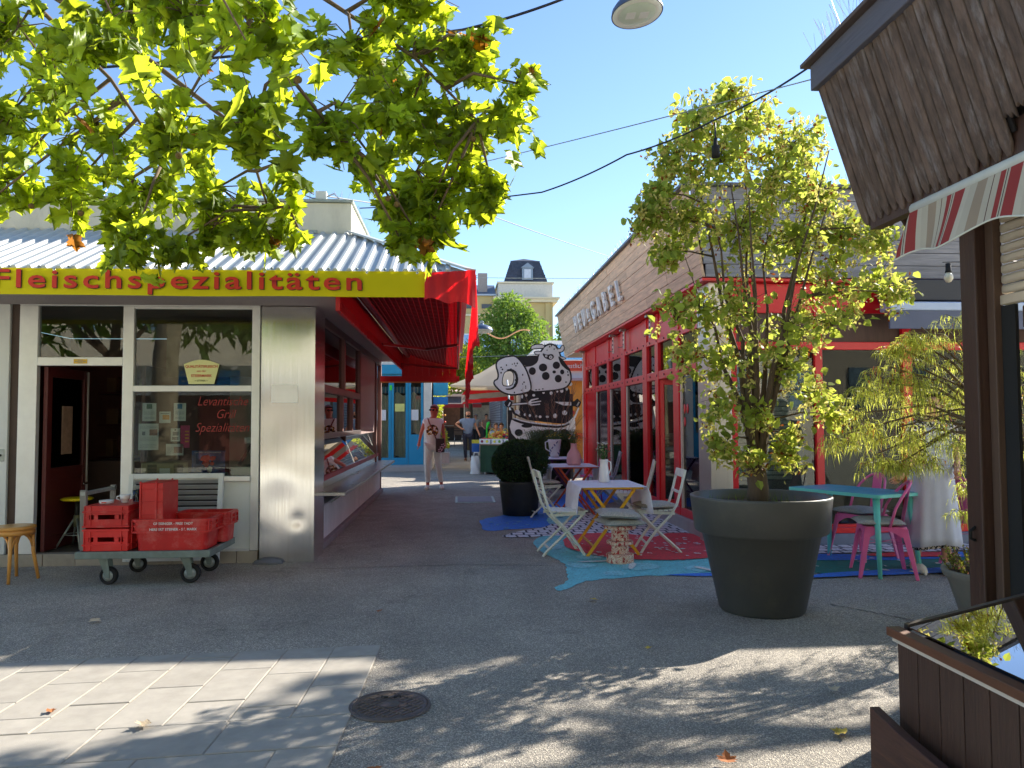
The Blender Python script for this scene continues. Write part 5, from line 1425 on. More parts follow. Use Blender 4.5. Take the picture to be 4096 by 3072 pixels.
def metal_chair(label, loc, rz):
    """stamped sheet-metal bistro chair; faces +X"""
    o = thing('metal_chair', label, 'chair', loc, rz, 'pink metal chairs')
    q = MB(); q.prism([rrect(.18, .18, .05)], .435, .452); q.build('seat', PKM, o, local=True, bevel=.006)
    # apron with arched cut-outs
    for s_ in (-1, 1):
        pts = [(-.17, .435), (.17, .435)] + [(.17, .38)] + [(.13 - .26 * k / 8, .36 + .055 * math.sin(math.pi * k / 8)) for k in range(9)] + [(-.17, .38)]
        q = MB(); q.prism([pts], s_ * .176, s_ * .182, lambda a, b, c: (a, c, b)); q.build('apron', PKM, o, local=True)
        q = MB(); q.prism([pts], s_ * .176, s_ * .182, lambda a, b, c: (c, a, b)); q.build('apron', PKM, o, local=True)
    for sx in (-1, 1):
        for sy in (-1, 1):
            a0, b0 = Vector((sx * .165, sy * .165, .435)), Vector((sx * .235, sy * .225, .0))
            q = MB()
            vs = []
            for p, wd in ((a0, .055), (a0.lerp(b0, .25), .042), (b0, .018)):
                vs += [p + Vector((sx * .012, sy * .012, 0)), p + Vector((-sx * wd, sy * .012, 0)), p + Vector((-sx * wd * .5, -sy * wd * .5, 0)), p + Vector((sx * .012, -sy * wd, 0))]
            q.add(vs, [(i * 4 + j, i * 4 + (j + 1) % 4, (i + 1) * 4 + (j + 1) % 4, (i + 1) * 4 + j) for i in range(2) for j in range(4)] + [(3, 2, 1, 0), (8, 9, 10, 11)])
            q.build('leg', PKM, o, local=True, bevel=.004)
            q = MB(); q.lathe([(0, 0), (.016, 0), (.014, .012), (0, .013)], c=(b0.x - sx * .004, b0.y - sy * .004, -.001), n=10); q.build('foot_cap', BLACKM, o, local=True)
    hoop = []
    for k in range(17):
        t_ = math.pi * k / 16
        z = .45 + .40 * math.sin(t_) ** .55
        hoop.append((-.15 - .10 * math.sin(t_) ** .8 + (.12 * (1 - math.sin(t_)) if True else 0), .185 * math.cos(t_) * (1 - .05 * math.sin(t_)), z))
    q = MB(); q.tube(hoop, .0125, 8); q.build('back_hoop', PKM, o, local=True)
    q = MB(); q.obox((-.205, 0, .645), (.004, .11, .40), Matrix.Rotation(R(-11), 3, 'Y')); q.build('back_splat', PKM, o, local=True, bevel=.002)
    for s_ in (-1, 1):
        q = MB(); q.bar((-s_ * .2, -.2, .30), (s_ * .2, .2, .30), .012, .004); q.build('cross_brace', PKM, o, local=True)
    return o
metal_chair('pink metal chair in front of turquoise table, held by the aproned person', (3.86, 6.80, 0), R(162))
cushion('grey cushion on the pink metal chair nearest the camera', 3.83, 6.81, .455, .19, R(162), h=.05)
metal_chair('pink metal chair on far side of turquoise table by the window', (4.12, 7.62, 0), R(200))
cushion('grey cushion on the pink chair by the restaurant window', 4.10, 7.62, .455, .19, R(200), h=.05)
metal_chair('pink metal chair mostly hidden behind the drooping maple', (4.98, 7.1, 0), R(20))

# ================================================================== COW CUT-OUT SIGN
CB, CW = M('cow_black', (24, 23, 28), .55, var=.1), M('cow_white', (226, 216, 220), .5, var=.04)
cow = thing('cow_sign', 'tall black and white painted cut-out cow holding knife and fork', 'sign', (2.0, 18.3, 0))
KX = 18.2 / 3080 / 2.765
def cowpt(x, y): return ((x - 69) * KX, 1.42 + (1184 - y) * KX)   # drawing units to metres
def cshape(name, pts, mat, d0, d1, holes=(), it=1):
    lp = [[cowpt(*p) for p in smooth_loop(pts, it)]] + [[cowpt(*p) for p in smooth_loop(h, 1)] for h in holes]
    q = MB(); q.prism(lp, 18.3 - d0, 18.3 - d1, lambda a, b, c: (a, c, b)); return q.build(name, mat, cow)
def ell(cx, cy, rx, ry, n=12): return [(cx + rx * math.cos(2 * math.pi * k / n), cy + ry * math.sin(2 * math.pi * k / n)) for k in range(n)]
def grow(pts, k):
    ar = sum(pts[i - 1][0] * pts[i][1] - pts[i][0] * pts[i - 1][1] for i in range(len(pts)))
    out = []
    for i, p in enumerate(pts):
        a, b = Vector(pts[i - 1]), Vector(pts[(i + 1) % len(pts)])
        t_ = (b - a).normalized(); n_ = Vector((t_.y, -t_.x))
        if ar < 0: n_ = -n_
        out.append((p[0] + n_.x * k, p[1] + n_.y * k))
    return out
snout = [(520, 560), (540, 530), (600, 500), (660, 490), (720, 485), (760, 520), (800, 570), (840, 640), (870, 720), (890, 800), (890, 865), (800, 890), (700, 905), (620, 890), (560, 860), (520, 820), (490, 780), (500, 755), (530, 745), (545, 700), (535, 640), (520, 600)]
hole = [(610, 655), (680, 645), (705, 690), (700, 760), (680, 805), (605, 810), (580, 785), (588, 710)]
body = [(1060, 370), (1130, 345), (1190, 380), (1215, 440), (1235, 520), (1290, 590), (1330, 640), (1345, 720), (1330, 780), (1280, 830), (1180, 850), (1050, 862), (900, 872), (880, 800), (860, 700), (820, 600), (900, 592), (960, 560), (985, 500), (1000, 450), (1030, 420)]
lower = [(790, 880), (1000, 850), (1200, 845), (1335, 810), (1340, 1000), (1350, 1180), (1300, 1240), (1000, 1210), (800, 1180), (760, 1100), (780, 1000)]
cshape('black_torso', lower, CB, .00, .03)
cshape('white_hull', [(690, 1155), (800, 1195), (1000, 1225), (1250, 1250), (1350, 1190), (1390, 1140), (1400, 1330), (1300, 1450), (780, 1450), (650, 1300)], CW, .002, .034)
cshape('black_hull_line', [(690, 1170), (820, 1215), (1010, 1245), (1250, 1262), (1350, 1215), (1340, 1240), (1240, 1285), (1000, 1268), (800, 1235), (690, 1195)], CB, .036, .042)
for e in ((850, 1255, 62, 22), (1090, 1330, 80, 34), (760, 1330, 46, 40), (960, 1400, 60, 28), (1270, 1330, 44, 40), (1200, 1410, 50, 24)): cshape('hull_patch', ell(*e), CB, .035, .041)
cshape('stand_board', [(660, 1240), (780, 1260), (790, 1700), (1350, 1700), (1370, 1240), (1330, 1240), (1320, 1640), (820, 1640), (700, 1640), (660, 1500)], CB, -.03, -.002, it=0)
cshape('stand_post', [(640, 1080), (690, 1080), (700, 1860), (650, 1860)], CB, -.002, .02, it=0)
cshape('stand_post', [(1340, 900), (1375, 900), (1375, 1870), (1340, 1870)], CB, -.07, -.035, it=0)
def ring(pts, k):
    return grow(pts, k)
cshape('body_outline', ring(body, 19), CB, .03, .045)
cshape('body_white', body, CW, .045, .055)
cshape('black_back', [(730, 490), (880, 472), (985, 470), (985, 520), (960, 562), (900, 595), (830, 590), (790, 540)], CB, .050, .060)
cshape('black_shoulder', [(1205, 470), (1260, 515), (1310, 590), (1338, 650), (1290, 622), (1240, 575), (1215, 520)], CB, .056, .062)
cshape('snout_outline', ring(snout, 18), CB, .06, .075, [hole])
cshape('snout_white', snout, CW, .075, .085, [[(x + (x - 645) * .16, y + (y - 728) * .12) for x, y in hole]])
cshape('nostril_line', [(620, 630), (690, 620), (745, 660), (760, 760), (720, 840), (640, 860), (600, 840), (690, 838), (730, 760), (722, 680), (685, 645), (640, 650)], CB, .086, .092)
for e in ((1035, 605, 48, 45), (915, 645, 40, 44), (1065, 700, 44, 46), (1185, 580, 42, 42), (1160, 655, 20, 18), (1250, 655, 24, 28), (1205, 730, 40, 44)): cshape('black_patch', ell(*e), CB, .056, .063)
cshape('eye_mask', [(1025, 440), (1080, 465), (1140, 450), (1165, 490), (1120, 525), (1080, 510), (1045, 490)], CB, .056, .064)
for cx, cy, r_ in ((1072, 477, 13), (1122, 490, 19)):
    cshape('eye_white', ell(cx, cy, r_, r_), CW, .065, .068); cshape('pupil', ell(cx, cy, r_ * .4, r_ * .4), CB, .069, .071)
for cx, cy in ((565, 605), (580, 628), (625, 580), (690, 570), (715, 562), (745, 560), (730, 588), (675, 622), (565, 665), (805, 688), (820, 770), (805, 790), (838, 815), (838, 835), (790, 860), (712, 885), (735, 712), (722, 745), (735, 770), (715, 800), (1130, 362), (1160, 400), (1185, 388), (1080, 412), (1110, 372), (955, 855), (990, 850), (1030, 845), (1310, 655), (1315, 690), (1290, 770)):
    cshape('black_fleck', ell(cx, cy, rnd.uniform(6, 11), rnd.uniform(6, 12), 7), CB, .086, .091)
def horn(pts, k=12):
    cshape('horn_outline', grow(pts, k), CB, .03, .044); cshape('horn_white', pts, CW, .045, .052)
horn([(900, 395), (915, 365), (960, 350), (1045, 352), (1050, 385), (980, 385), (930, 392)])
horn([(1205, 395), (1235, 400), (1245, 370), (1262, 355), (1275, 385), (1260, 420), (1225, 430), (1205, 425)])
horn([(935, 435), (980, 425), (1020, 430), (1000, 455), (960, 460)]); horn([(1215, 480), (1260, 490), (1300, 500), (1250, 512), (1220, 505)])
for k in range(10):
    x = 1050 + k * 15; cshape('hair_tuft', [(x, 372 - abs(k - 5)), (x + 16, 366), (x + 12 + rnd.uniform(-6, 10), 318 + rnd.uniform(0, 20))], CB, .04, .05, it=0)
for k in range(5):
    x = 560 + k * 28; cshape('hair_tuft', [(x, 528 - k * 7), (x + 14, 520 - k * 7), (x - 6 + k * 6, 470 - k * 4)], CB, .06, .07, it=0)
for cx, cy, rx, ry in ((845, 915, 16, 18), (930, 915, 18, 16), (1040, 885, 16, 16), (1125, 890, 18, 24), (1195, 872, 12, 16), (1245, 865, 20, 26), (1300, 845, 16, 20), (1345, 790, 22, 24), (745, 1105, 34, 34), (830, 1130, 14, 18), (885, 1140, 14, 18), (955, 1150, 14, 16), (1000, 1155, 18, 16), (1080, 1155, 18, 16), (1168, 1145, 26, 28), (1275, 1112, 32, 30), (800, 930, 12, 24)):
    cshape('white_patch', ell(cx, cy, rx, ry, 6), CW, .036, .044)
fork = [(600, 1012), (860, 998), (900, 960), (980, 945), (985, 955), (905, 978), (900, 990), (1010, 975), (1012, 986), (900, 1005), (905, 1018), (1000, 1008), (1000, 1020), (895, 1032), (860, 1012), (602, 1030)]
cshape('fork_outline', grow(fork, 7), CB, .044, .052, it=0); cshape('fork', fork, CW, .053, .060, it=0)
knife = [(1160, 988), (1350, 992), (1350, 1030), (1260, 1030)]
cshape('knife_outline', [(1140, 980), (1440, 984), (1440, 1040), (1255, 1040)], CB, .044, .052, it=0); cshape('knife_blade', knife, CW, .053, .060, it=0)
for hx, hy in ((650, 1010), (1420, 1010)):
    cshape('hoof_hand', [(hx - 55, hy - 10), (hx - 20, hy - 45), (hx, hy - 60), (hx + 20, hy - 35), (hx + 45, hy - 20), (hx + 30, hy + 20), (hx + 10, hy + 45), (hx - 30, hy + 35)], CB, .062, .072)
    cshape('hoof_mark', [(hx + 10, hy - 20), (hx + 22, hy - 15), (hx, hy + 30), (hx - 12, hy + 22)], CW, .073, .078, it=0)
cshape('arm_line', [(660, 1040), (700, 1060), (720, 1110), (790, 1150), (780, 1165), (700, 1125), (680, 1075)], CB, .062, .068, it=0)
cshape('arm_line', [(1425, 1050), (1440, 1060), (1400, 1160), (1340, 1240), (1325, 1230), (1385, 1145)], CW, .062, .068, it=0)
# ================================================================== PEOPLE
def hand_pts(q, wrist, tip_dir, thumb_dir, s=1., curl=.5):
    """palm and five unequal, bent fingers, added to one mesh"""
    w_, d, t_ = Vector(wrist), Vector(tip_dir).normalized(), Vector(thumb_dir).normalized()
    t_ = (t_ - d * t_.dot(d)).normalized(); n_ = d.cross(t_)
    pal = w_ + d * .075 * s
    q.tube([w_ - d * .02 * s, w_ + d * .02 * s, w_ + d * .05 * s, pal], [.024 * s, .028 * s, .034 * s, .03 * s], 8)
    for k, L in enumerate((.068, .078, .072, .056)):
        b = pal + t_ * (.027 - .018 * k) * s - d * .008 * s
        m1 = b + d * L * .5 * s + n_ * .006 * curl * s
        m2 = m1 + (d + n_ * curl).normalized() * L * .5 * s
        q.tube([b, m1, m2], [.009 * s, .0085 * s, .006 * s], 6)
    b = w_ + d * .03 * s + t_ * .026 * s
    m1 = b + (t_ * .8 + d * .6).normalized() * .035 * s
    q.tube([b, m1, m1 + (d + n_ * curl * .6).normalized() * .03 * s], [.011 * s, .010 * s, .007 * s], 6)

def person(label, loc, rz, J, shirt, pants, hair, skinm=None, shoe=None, hair_long=False, sleeve=.45, cuffs=0.0, bald=False, beard=False, extra=None, detail=True, sub=2, skirt=False):
    skm = skinm or SKIN_M
    o = thing('person', label, 'person', loc, rz)
    D_ = dict(J)
    hd = Vector(D_['head'])
    P = {
        'pelvis': (*D_['pelvis'], .135, .10), 'waist': (*D_['waist'], .125, .095), 'chest': (*D_['chest'], .15, .105),
        'neck0': (*D_['neck'], .052, .055), 'chin': (hd.x, hd.y - .01, hd.z - .085, .058, .066), 'head': (hd.x, hd.y, hd.z + .01, .078, .095), 'top': (hd.x, hd.y + .008, hd.z + .075, .062, .075)}
    Ed = [('pelvis', 'waist'), ('waist', 'chest'), ('chest', 'neck0'), ('neck0', 'chin'), ('chin', 'head'), ('head', 'top')]
    for s_ in 'lr':
        sh, el, wr = Vector(D_['sh' + s_]), Vector(D_['el' + s_]), Vector(D_['wr' + s_])
        P['sh' + s_] = (*sh, .055, .055); P['el' + s_] = (*el, .038, .038); P['wr' + s_] = (*wr, .025, .025); P['ma' + s_] = (*sh.lerp(el, .5), .048, .048); P['mf' + s_] = (*el.lerp(wr, .4), .036, .036)
        Ed += [('chest', 'sh' + s_), ('sh' + s_, 'ma' + s_), ('ma' + s_, 'el' + s_), ('el' + s_, 'mf' + s_), ('mf' + s_, 'wr' + s_)]
        hp, kn, an, ft = Vector(D_['hp' + s_]), Vector(D_['kn' + s_]), Vector(D_['an' + s_]), Vector(D_['ft' + s_])
        P['hp' + s_] = (*hp, .085, .085); P['mt' + s_] = (*hp.lerp(kn, .5), .072, .075); P['kn' + s_] = (*kn, .052, .055); P['mc' + s_] = (*kn.lerp(an, .35), .052, .055); P['an' + s_] = (*an, .034, .036); P['ft' + s_] = (*ft, .034, .030)
        Ed += [('pelvis', 'hp' + s_), ('hp' + s_, 'mt' + s_), ('mt' + s_, 'kn' + s_), ('kn' + s_, 'mc' + s_), ('mc' + s_, 'an' + s_), ('an' + s_, 'ft' + s_)]
    bd = skin('body', P, Ed, skm, None, 'pelvis', sub)
    bd.parent = o
    # hands and face features join the body mesh
    q = MB()
    for s_ in 'lr':
        wr, el = Vector(D_['wr' + s_]), Vector(D_['el' + s_])
        hdn = Vector(D_.get('hd' + s_, wr + (wr - el).normalized())) - wr
        hand_pts(q, wr, hdn, D_.get('th' + s_, (0, -1, 0)), 1.05, .5)
    f_ = Vector(D_.get('face', (0, -1, 0))).normalized(); sd = f_.cross(Vector((0, 0, 1)))
    q.ico(hd + f_ * .098 + Vector((0, 0, -.02)), .016, 1, (.8, 1.1, 1.4))
    for e in (-1, 1): q.ico(hd + sd * e * .080 + Vector((0, .01, -.015)), .02, 1, (.4, .8, 1.3))
    q.ico(hd + f_ * .086 + Vector((0, 0, -.068)), .02, 1, (1.3, .6, .35))
    me2 = q.mesh('h', skm)
    bm = bmesh.new(); bm.from_mesh(bd.data); bm.from_mesh(me2); bm.to_mesh(bd.data); bm.free()
    for p in bd.data.polygons: p.use_smooth = True
    # eyes
    q = MB()
    for e in (-1, 1): q.ico(hd + f_ * .083 + sd * e * .033 + Vector((0, 0, .012)), .010, 1, (1.2, .7, .7))
    q.build('eyes', M('eye_dark', (40, 30, 26), .3), o, local=True)
    # hair
    if not bald:
        q = MB(); q.ico(hd - f_ * .018 + Vector((0, 0, .045)), .102, 2, (.93, 1.0, .95), .03)
        if hair_long:
            q.tube([hd - f_ * .09 + Vector((0, 0, .02)), hd - f_ * .11 + sd * .04 + Vector((0, 0, -.1)), hd - f_ * .10 + sd * .06 + Vector((0, 0, -.2))], [.05, .045, .02], 8)
        m_ = q.mesh('hair', hair)
        bm = bmesh.new(); bm.from_mesh(m_)
        kill = [v for v in bm.verts if (v.co - hd).dot(f_) > .045 and v.co.z < hd.z + .075]
        bmesh.ops.delete(bm, geom=kill, context='VERTS'); bm.to_mesh(m_); bm.free()
        place('hair', m_, o, local=True)
    else:
        q = MB(); q.ico(hd - f_ * .02 + Vector((0, 0, .0)), .097, 2, (.92, 1.0, .75), .01)
        m_ = q.mesh('hair', hair); bm = bmesh.new(); bm.from_mesh(m_)
        bmesh.ops.delete(bm, geom=[v for v in bm.verts if (v.co - hd).dot(f_) > .02 or v.co.z > hd.z + .055], context='VERTS'); bm.to_mesh(m_); bm.free(); place('hair', m_, o, local=True)
    if beard:
        q = MB(); q.ico(hd + f_ * .042 + Vector((0, 0, -.085)), .062, 2, (1.02, .95, .85), .04); q.build('beard', hair, o, local=True)
    # shirt
    S_ = {'a': (*(Vector(D_['pelvis']) + Vector((0, 0, .0))), .17, .13), 'b': (*D_['waist'], .158, .128), 'c': (*D_['chest'], .182, .14), 'n': (*(Vector(D_['neck']) + Vector((0, 0, -.03))), .085, .085)}
    SE = [('a', 'b'), ('b', 'c'), ('c', 'n')]
    for s_ in 'lr':
        sh, el = Vector(D_['sh' + s_]), Vector(D_['el' + s_])
        S_['s' + s_] = (*sh, .08, .08); S_['e' + s_] = (*sh.lerp(el, sleeve), .07, .07); SE += [('c', 's' + s_), ('s' + s_, 'e' + s_)]
    sb = skin('shirt', S_, SE, shirt, None, 'b', sub); sb.parent = o
    # trousers
    if not skirt:
        T_ = {'p': (*D_['pelvis'], .152, .118)}; TE = []
        for s_ in 'lr':
            hp, kn, an = Vector(D_['hp' + s_]), Vector(D_['kn' + s_]), Vector(D_['an' + s_])
            T_['h' + s_] = (*hp, .10, .10); T_['m' + s_] = (*hp.lerp(kn, .5), .085, .088); T_['k' + s_] = (*kn, .064, .068); T_['c' + s_] = (*kn.lerp(an, .45), .062, .066); T_['a' + s_] = (*kn.lerp(an, 1 - cuffs), .056, .06)
            TE += [('p', 'h' + s_), ('h' + s_, 'm' + s_), ('m' + s_, 'k' + s_), ('k' + s_, 'c' + s_), ('c' + s_, 'a' + s_)]
        tb = skin('trousers', T_, TE, pants, None, 'p', sub); tb.parent = o
    for s_ in 'lr':
        an, ft = Vector(D_['an' + s_]), Vector(D_['ft' + s_]); d = ft - an; d.z = 0; d.normalize(); h_ = an - d * .04
        q = MB()
        q.tube([(h_.x, h_.y, .045), (an.x + d.x * .03, an.y + d.y * .03, .05), (ft.x, ft.y, .038), (ft.x + d.x * .075, ft.y + d.y * .075, .03)], [.042, .05, .047, .026], 10)
        q.build('shoe', shoe or WHITE, o, local=True)
        q = MB(); q.tube([(h_.x - d.x * .03, h_.y - d.y * .03, .012), (ft.x + d.x * .09, ft.y + d.y * .09, .012)], .012, 6)
        for v in range(0): pass
        q.build('sole', M('shoe_sole', (206, 200, 190), .7), o, local=True)
    if extra: extra(o, D_)
    return o

# woman with sunglasses walking up the alley
J1 = dict(pelvis=(-.02, 0, .93), waist=(-.02, .0, 1.06), chest=(-.03, 0, 1.30), neck=(-.005, 0, 1.46), head=(0, -.01, 1.605), face=(-.55, -1, .08),
          shl=(-.18, 0, 1.39), ell=(-.255, .03, 1.17), wrl=(-.30, -.02, .96), hdl=(-.31, -.03, .86), shr=(.15, 0, 1.39), elr=(.195, .04, 1.15), wrr=(.215, -.03, .93), hdr=(.22, -.05, .83),
          hpl=(-.10, 0, .88), knl=(-.125, -.05, .53), anl=(-.125, .0, .085), ftl=(-.145, -.12, .04), hpr=(.07, 0, .88), knr=(.085, .0, .52), anr=(.155, .06, .085), ftr=(.165, -.06, .04))
def tee():
    m, nt, b = nodes('printed_tee'); N, L = nt.nodes, nt.links
    tc = N.new('ShaderNodeTexCoord'); vo = N.new('ShaderNodeTexNoise'); vo.inputs['Scale'].default_value = 16; vo.inputs['Detail'].default_value = 2
    L.new(tc.outputs['Object'], vo.inputs['Vector'])
    rp = N.new('ShaderNodeValToRGB'); rp.color_ramp.interpolation = 'CONSTANT'; e = rp.color_ramp.elements
    e[0].color = lin((70, 54, 34)); e[1].position = .47; e[1].color = lin((210, 146, 40)); k = e.new(.54); k.color = lin((244, 240, 240))
    L.new(vo.outputs['Fac'], rp.inputs[0])
    ds = N.new('ShaderNodeVectorMath'); ds.operation = 'DISTANCE'; ds.inputs[1].default_value = (-.03, -.14, 1.2); L.new(tc.outputs['Object'], ds.inputs[0])
    lt = N.new('ShaderNodeMath'); lt.operation = 'LESS_THAN'; lt.inputs[1].default_value = .13; L.new(ds.outputs['Value'], lt.inputs[0])
    mx = N.new('ShaderNodeMix'); mx.data_type = 'RGBA'; L.new(lt.outputs[0], mx.inputs['Factor']); mx.inputs[6].default_value = lin((244, 240, 240)); L.new(rp.outputs[0], mx.inputs[7])
    L.new(mx.outputs[2], b.inputs['Base Color']); b.inputs['Roughness'].default_value = .9
    return m
WHT = tee()
def w_extra(o, D_):
    q = MB(); hd = Vector(D_['head']); f_ = Vector(D_['face']).normalized(); sd = f_.cross(Vector((0, 0, 1))).normalized()
    for e in (-1, 1): q.ico(hd + f_ * .088 + sd * e * .037 + Vector((0, 0, .012)), .030, 1, (1, .6, .8))
    q.tube([hd + f_ * .09 - sd * .06 + Vector((0, 0, .018)), hd + f_ * .09 + sd * .06 + Vector((0, 0, .018))], .006, 5)
    q.build('sunglasses', M('sunglass_black', (16, 14, 16), .1), o, local=True)
person('woman in white printed tee, sunglasses and pale cropped trousers walking up the alley', (-.46, 15.92, 0), R(0), J1, WHT, M('pale_trousers', (206, 202, 198), .85, var=.1, scale=20), M('auburn_hair', (120, 60, 40), .5, var=.2), M('skin_red_lit', (178, 92, 74), .5, var=.08), M('white_sneaker', (206, 200, 196), .7), True, .28, .10, extra=w_extra)  # skin colour reddened to hold the red light under the awning
bg_ = thing('shoulder_bag', 'dark shoulder bag with flower print hanging across the walking woman', 'bag', (-.32, 15.75, .8))
q = MB(); q.box(-.42, -.24, 15.74, 15.80, .76, 1.04); q.build('pouch', M('bag_dark', (58, 46, 48), .8, var=.15), bg_, bevel=.02)
for k in range(3):
    q = MB()
    for j in range(5): a = R(72 * j); q.ico((-.30 + .03 * math.cos(a) + .03 * (k - 1), 15.736, .80 + .05 * k + .03 * math.sin(a)), .016, 1, (1.2, .2, .7))
    q.build('flower_print', M('bag_flower', (206, 160, 176), .8), bg_)
q = MB(); pts = [(-.41, 15.76, 1.03), (-.47, 15.775, 1.2), (-.55, 15.80, 1.36), (-.585, 15.87, 1.455), (-.56, 15.97, 1.42), (-.42, 16.06, 1.2), (-.28, 15.98, 1.05), (-.25, 15.80, 1.02)]
q.tube(pts, .014, 6); q.build('strap', M('bag_strap', (120, 62, 58), .8), bg_)
pb = thing('paper_bag', 'small white paper bag in the hand of the walking woman', 'bag', (-.22, 15.84, .6))
q = MB(); q.box(-.30, -.14, 15.80, 15.86, .53, .76); q.build('sack', WHITE, pb, bevel=.008)
q = MB(); q.tube([(-.26, 15.83, .758), (-.235, 15.84, .83), (-.19, 15.84, .83), (-.17, 15.83, .758)], .003, 4); q.build('handle', WHITE, pb)

J2 = dict(pelvis=(.0, 0, .92), waist=(.0, .0, 1.06), chest=(.0, 0, 1.32), neck=(.01, 0, 1.49), head=(.01, -.01, 1.635), face=(.05, -1, 0),
          shl=(-.20, 0, 1.40), ell=(-.43, .02, 1.27), wrl=(-.22, -.08, 1.11), hdl=(-.12, -.1, 1.08), shr=(.20, 0, 1.40), elr=(.29, .02, 1.16), wrr=(.38, -.10, .94), hdr=(.41, -.15, .86),
          hpl=(-.10, 0, .87), knl=(-.10, -.02, .49), anl=(-.08, .02, .08), ftl=(-.09, -.11, .04), hpr=(.10, 0, .87), knr=(.11, -.02, .49), anr=(.12, .02, .08), ftr=(.14, -.11, .04))
person('bearded man in pale blue tee and jeans, hand on hip beside fruit stand', (.40, 26.8, 0), 0, J2, clothmat('blue_tee', (136, 156, 190), None, .1, .9, .06, 12), M('dark_jeans', (44, 50, 70), .85, var=.15, scale=15), M('dark_hair', (34, 26, 22), .6), M('skin_m', (186, 134, 108), .5), M('sandal_brown', (96, 60, 40), .7), bald=True, beard=True, sleeve=.5)

JS = dict(pelvis=(.0, 0, .90), waist=(.0, .0, 1.03), chest=(.0, 0, 1.28), neck=(.0, 0, 1.45), head=(.0, -.01, 1.59), face=(0, -1, 0),
          shl=(-.19, 0, 1.37), ell=(-.24, .03, 1.12), wrl=(-.17, -.16, 1.0), shr=(.19, 0, 1.37), elr=(.24, .03, 1.12), wrr=(.17, -.16, 1.0),
          hpl=(-.09, 0, .85), knl=(-.10, -.02, .48), anl=(-.10, .02, .08), ftl=(-.11, -.11, .04), hpr=(.09, 0, .85), knr=(.10, -.02, .48), anr=(.10, .02, .08), ftr=(.11, -.11, .04))
DKS = M('dark_shoes', (40, 36, 34), .6)
person('distant person in brown shirt holding something small under the parasols', (1.55, 40.0, 0), R(15), JS, M('brown_shirt', (140, 110, 96), .9), M('dark_trousers', (40, 40, 46), .9), M('dark_hair', (34, 26, 22)), shoe=DKS, sub=1)
person('distant person in pale shirt behind the bearded man', (1.05, 41.5, 0), R(-20), JS, M('grey_shirt', (150, 146, 142), .9), M('dark_trousers', (40, 40, 46)), M('grey_hair', (120, 112, 106), .6), shoe=DKS, sub=1)
person('distant person in dark clothes among the shaded market stalls', (.55, 43.5, 0), R(30), JS, M('black_shirt', (36, 34, 38), .9), M('dark_trousers', (40, 40, 46)), M('dark_hair', (34, 26, 22)), shoe=DKS, sub=1)
# seated pair behind the fruit
JC = dict(pelvis=(.0, 0, .48), waist=(.0, .0, .60), chest=(.0, -.02, .86), neck=(.0, -.02, 1.03), head=(.0, -.04, 1.17), face=(.2, -1, 0),
          shl=(-.18, -.02, .95), ell=(-.22, -.08, .72), wrl=(-.12, -.28, .70), shr=(.18, -.02, .95), elr=(.22, -.08, .72), wrr=(.12, -.28, .70),
          hpl=(-.09, -.02, .47), knl=(-.10, -.42, .47), anl=(-.10, -.40, .08), ftl=(-.11, -.5, .04), hpr=(.09, -.02, .47), knr=(.10, -.42, .47), anr=(.10, -.40, .08), ftr=(.11, -.5, .04))
for i, (x, y, sh, hr, lb) in enumerate(((1.62, 27.6, (226, 196, 120), (90, 60, 40), 'seated person in yellow top behind the fruit stand'), (1.95, 27.2, (120, 112, 104), (120, 92, 66), 'seated person with long light hair behind the fruit stand'), (1.45, 28.6, (150, 176, 200), (120, 110, 104), 'seated person in pale blue top farther behind the fruit stand'))):
    person(lb, (x, y, 0), R(-20 + 20 * i), JC, M('seat_shirt%d' % i, sh, .9), M('dark_trousers', (40, 40, 46)), M('seat_hair%d' % i, hr, .6), shoe=DKS, sub=1, hair_long=True)
    ch = thing('cafe_chair', ('plain grey chair under ' + lb)[:70], 'chair', (x, y, 0))
    q = MB(); q.box(-.2, .2, -.2, .2, .36, .385); q.build('seat', GALV, ch, local=True)
    q = MB(); q.box(-.2, .2, .19, .21, .42, .85); q.build('backrest', GALV, ch, local=True)
    for sx in (-.18, .18):
        for sy in (-.18, .18):
            q = MB(); q.tube([(sx, sy, 0), (sx, sy, .36)], .012, 6); q.build('leg', GALV, ch, local=True)

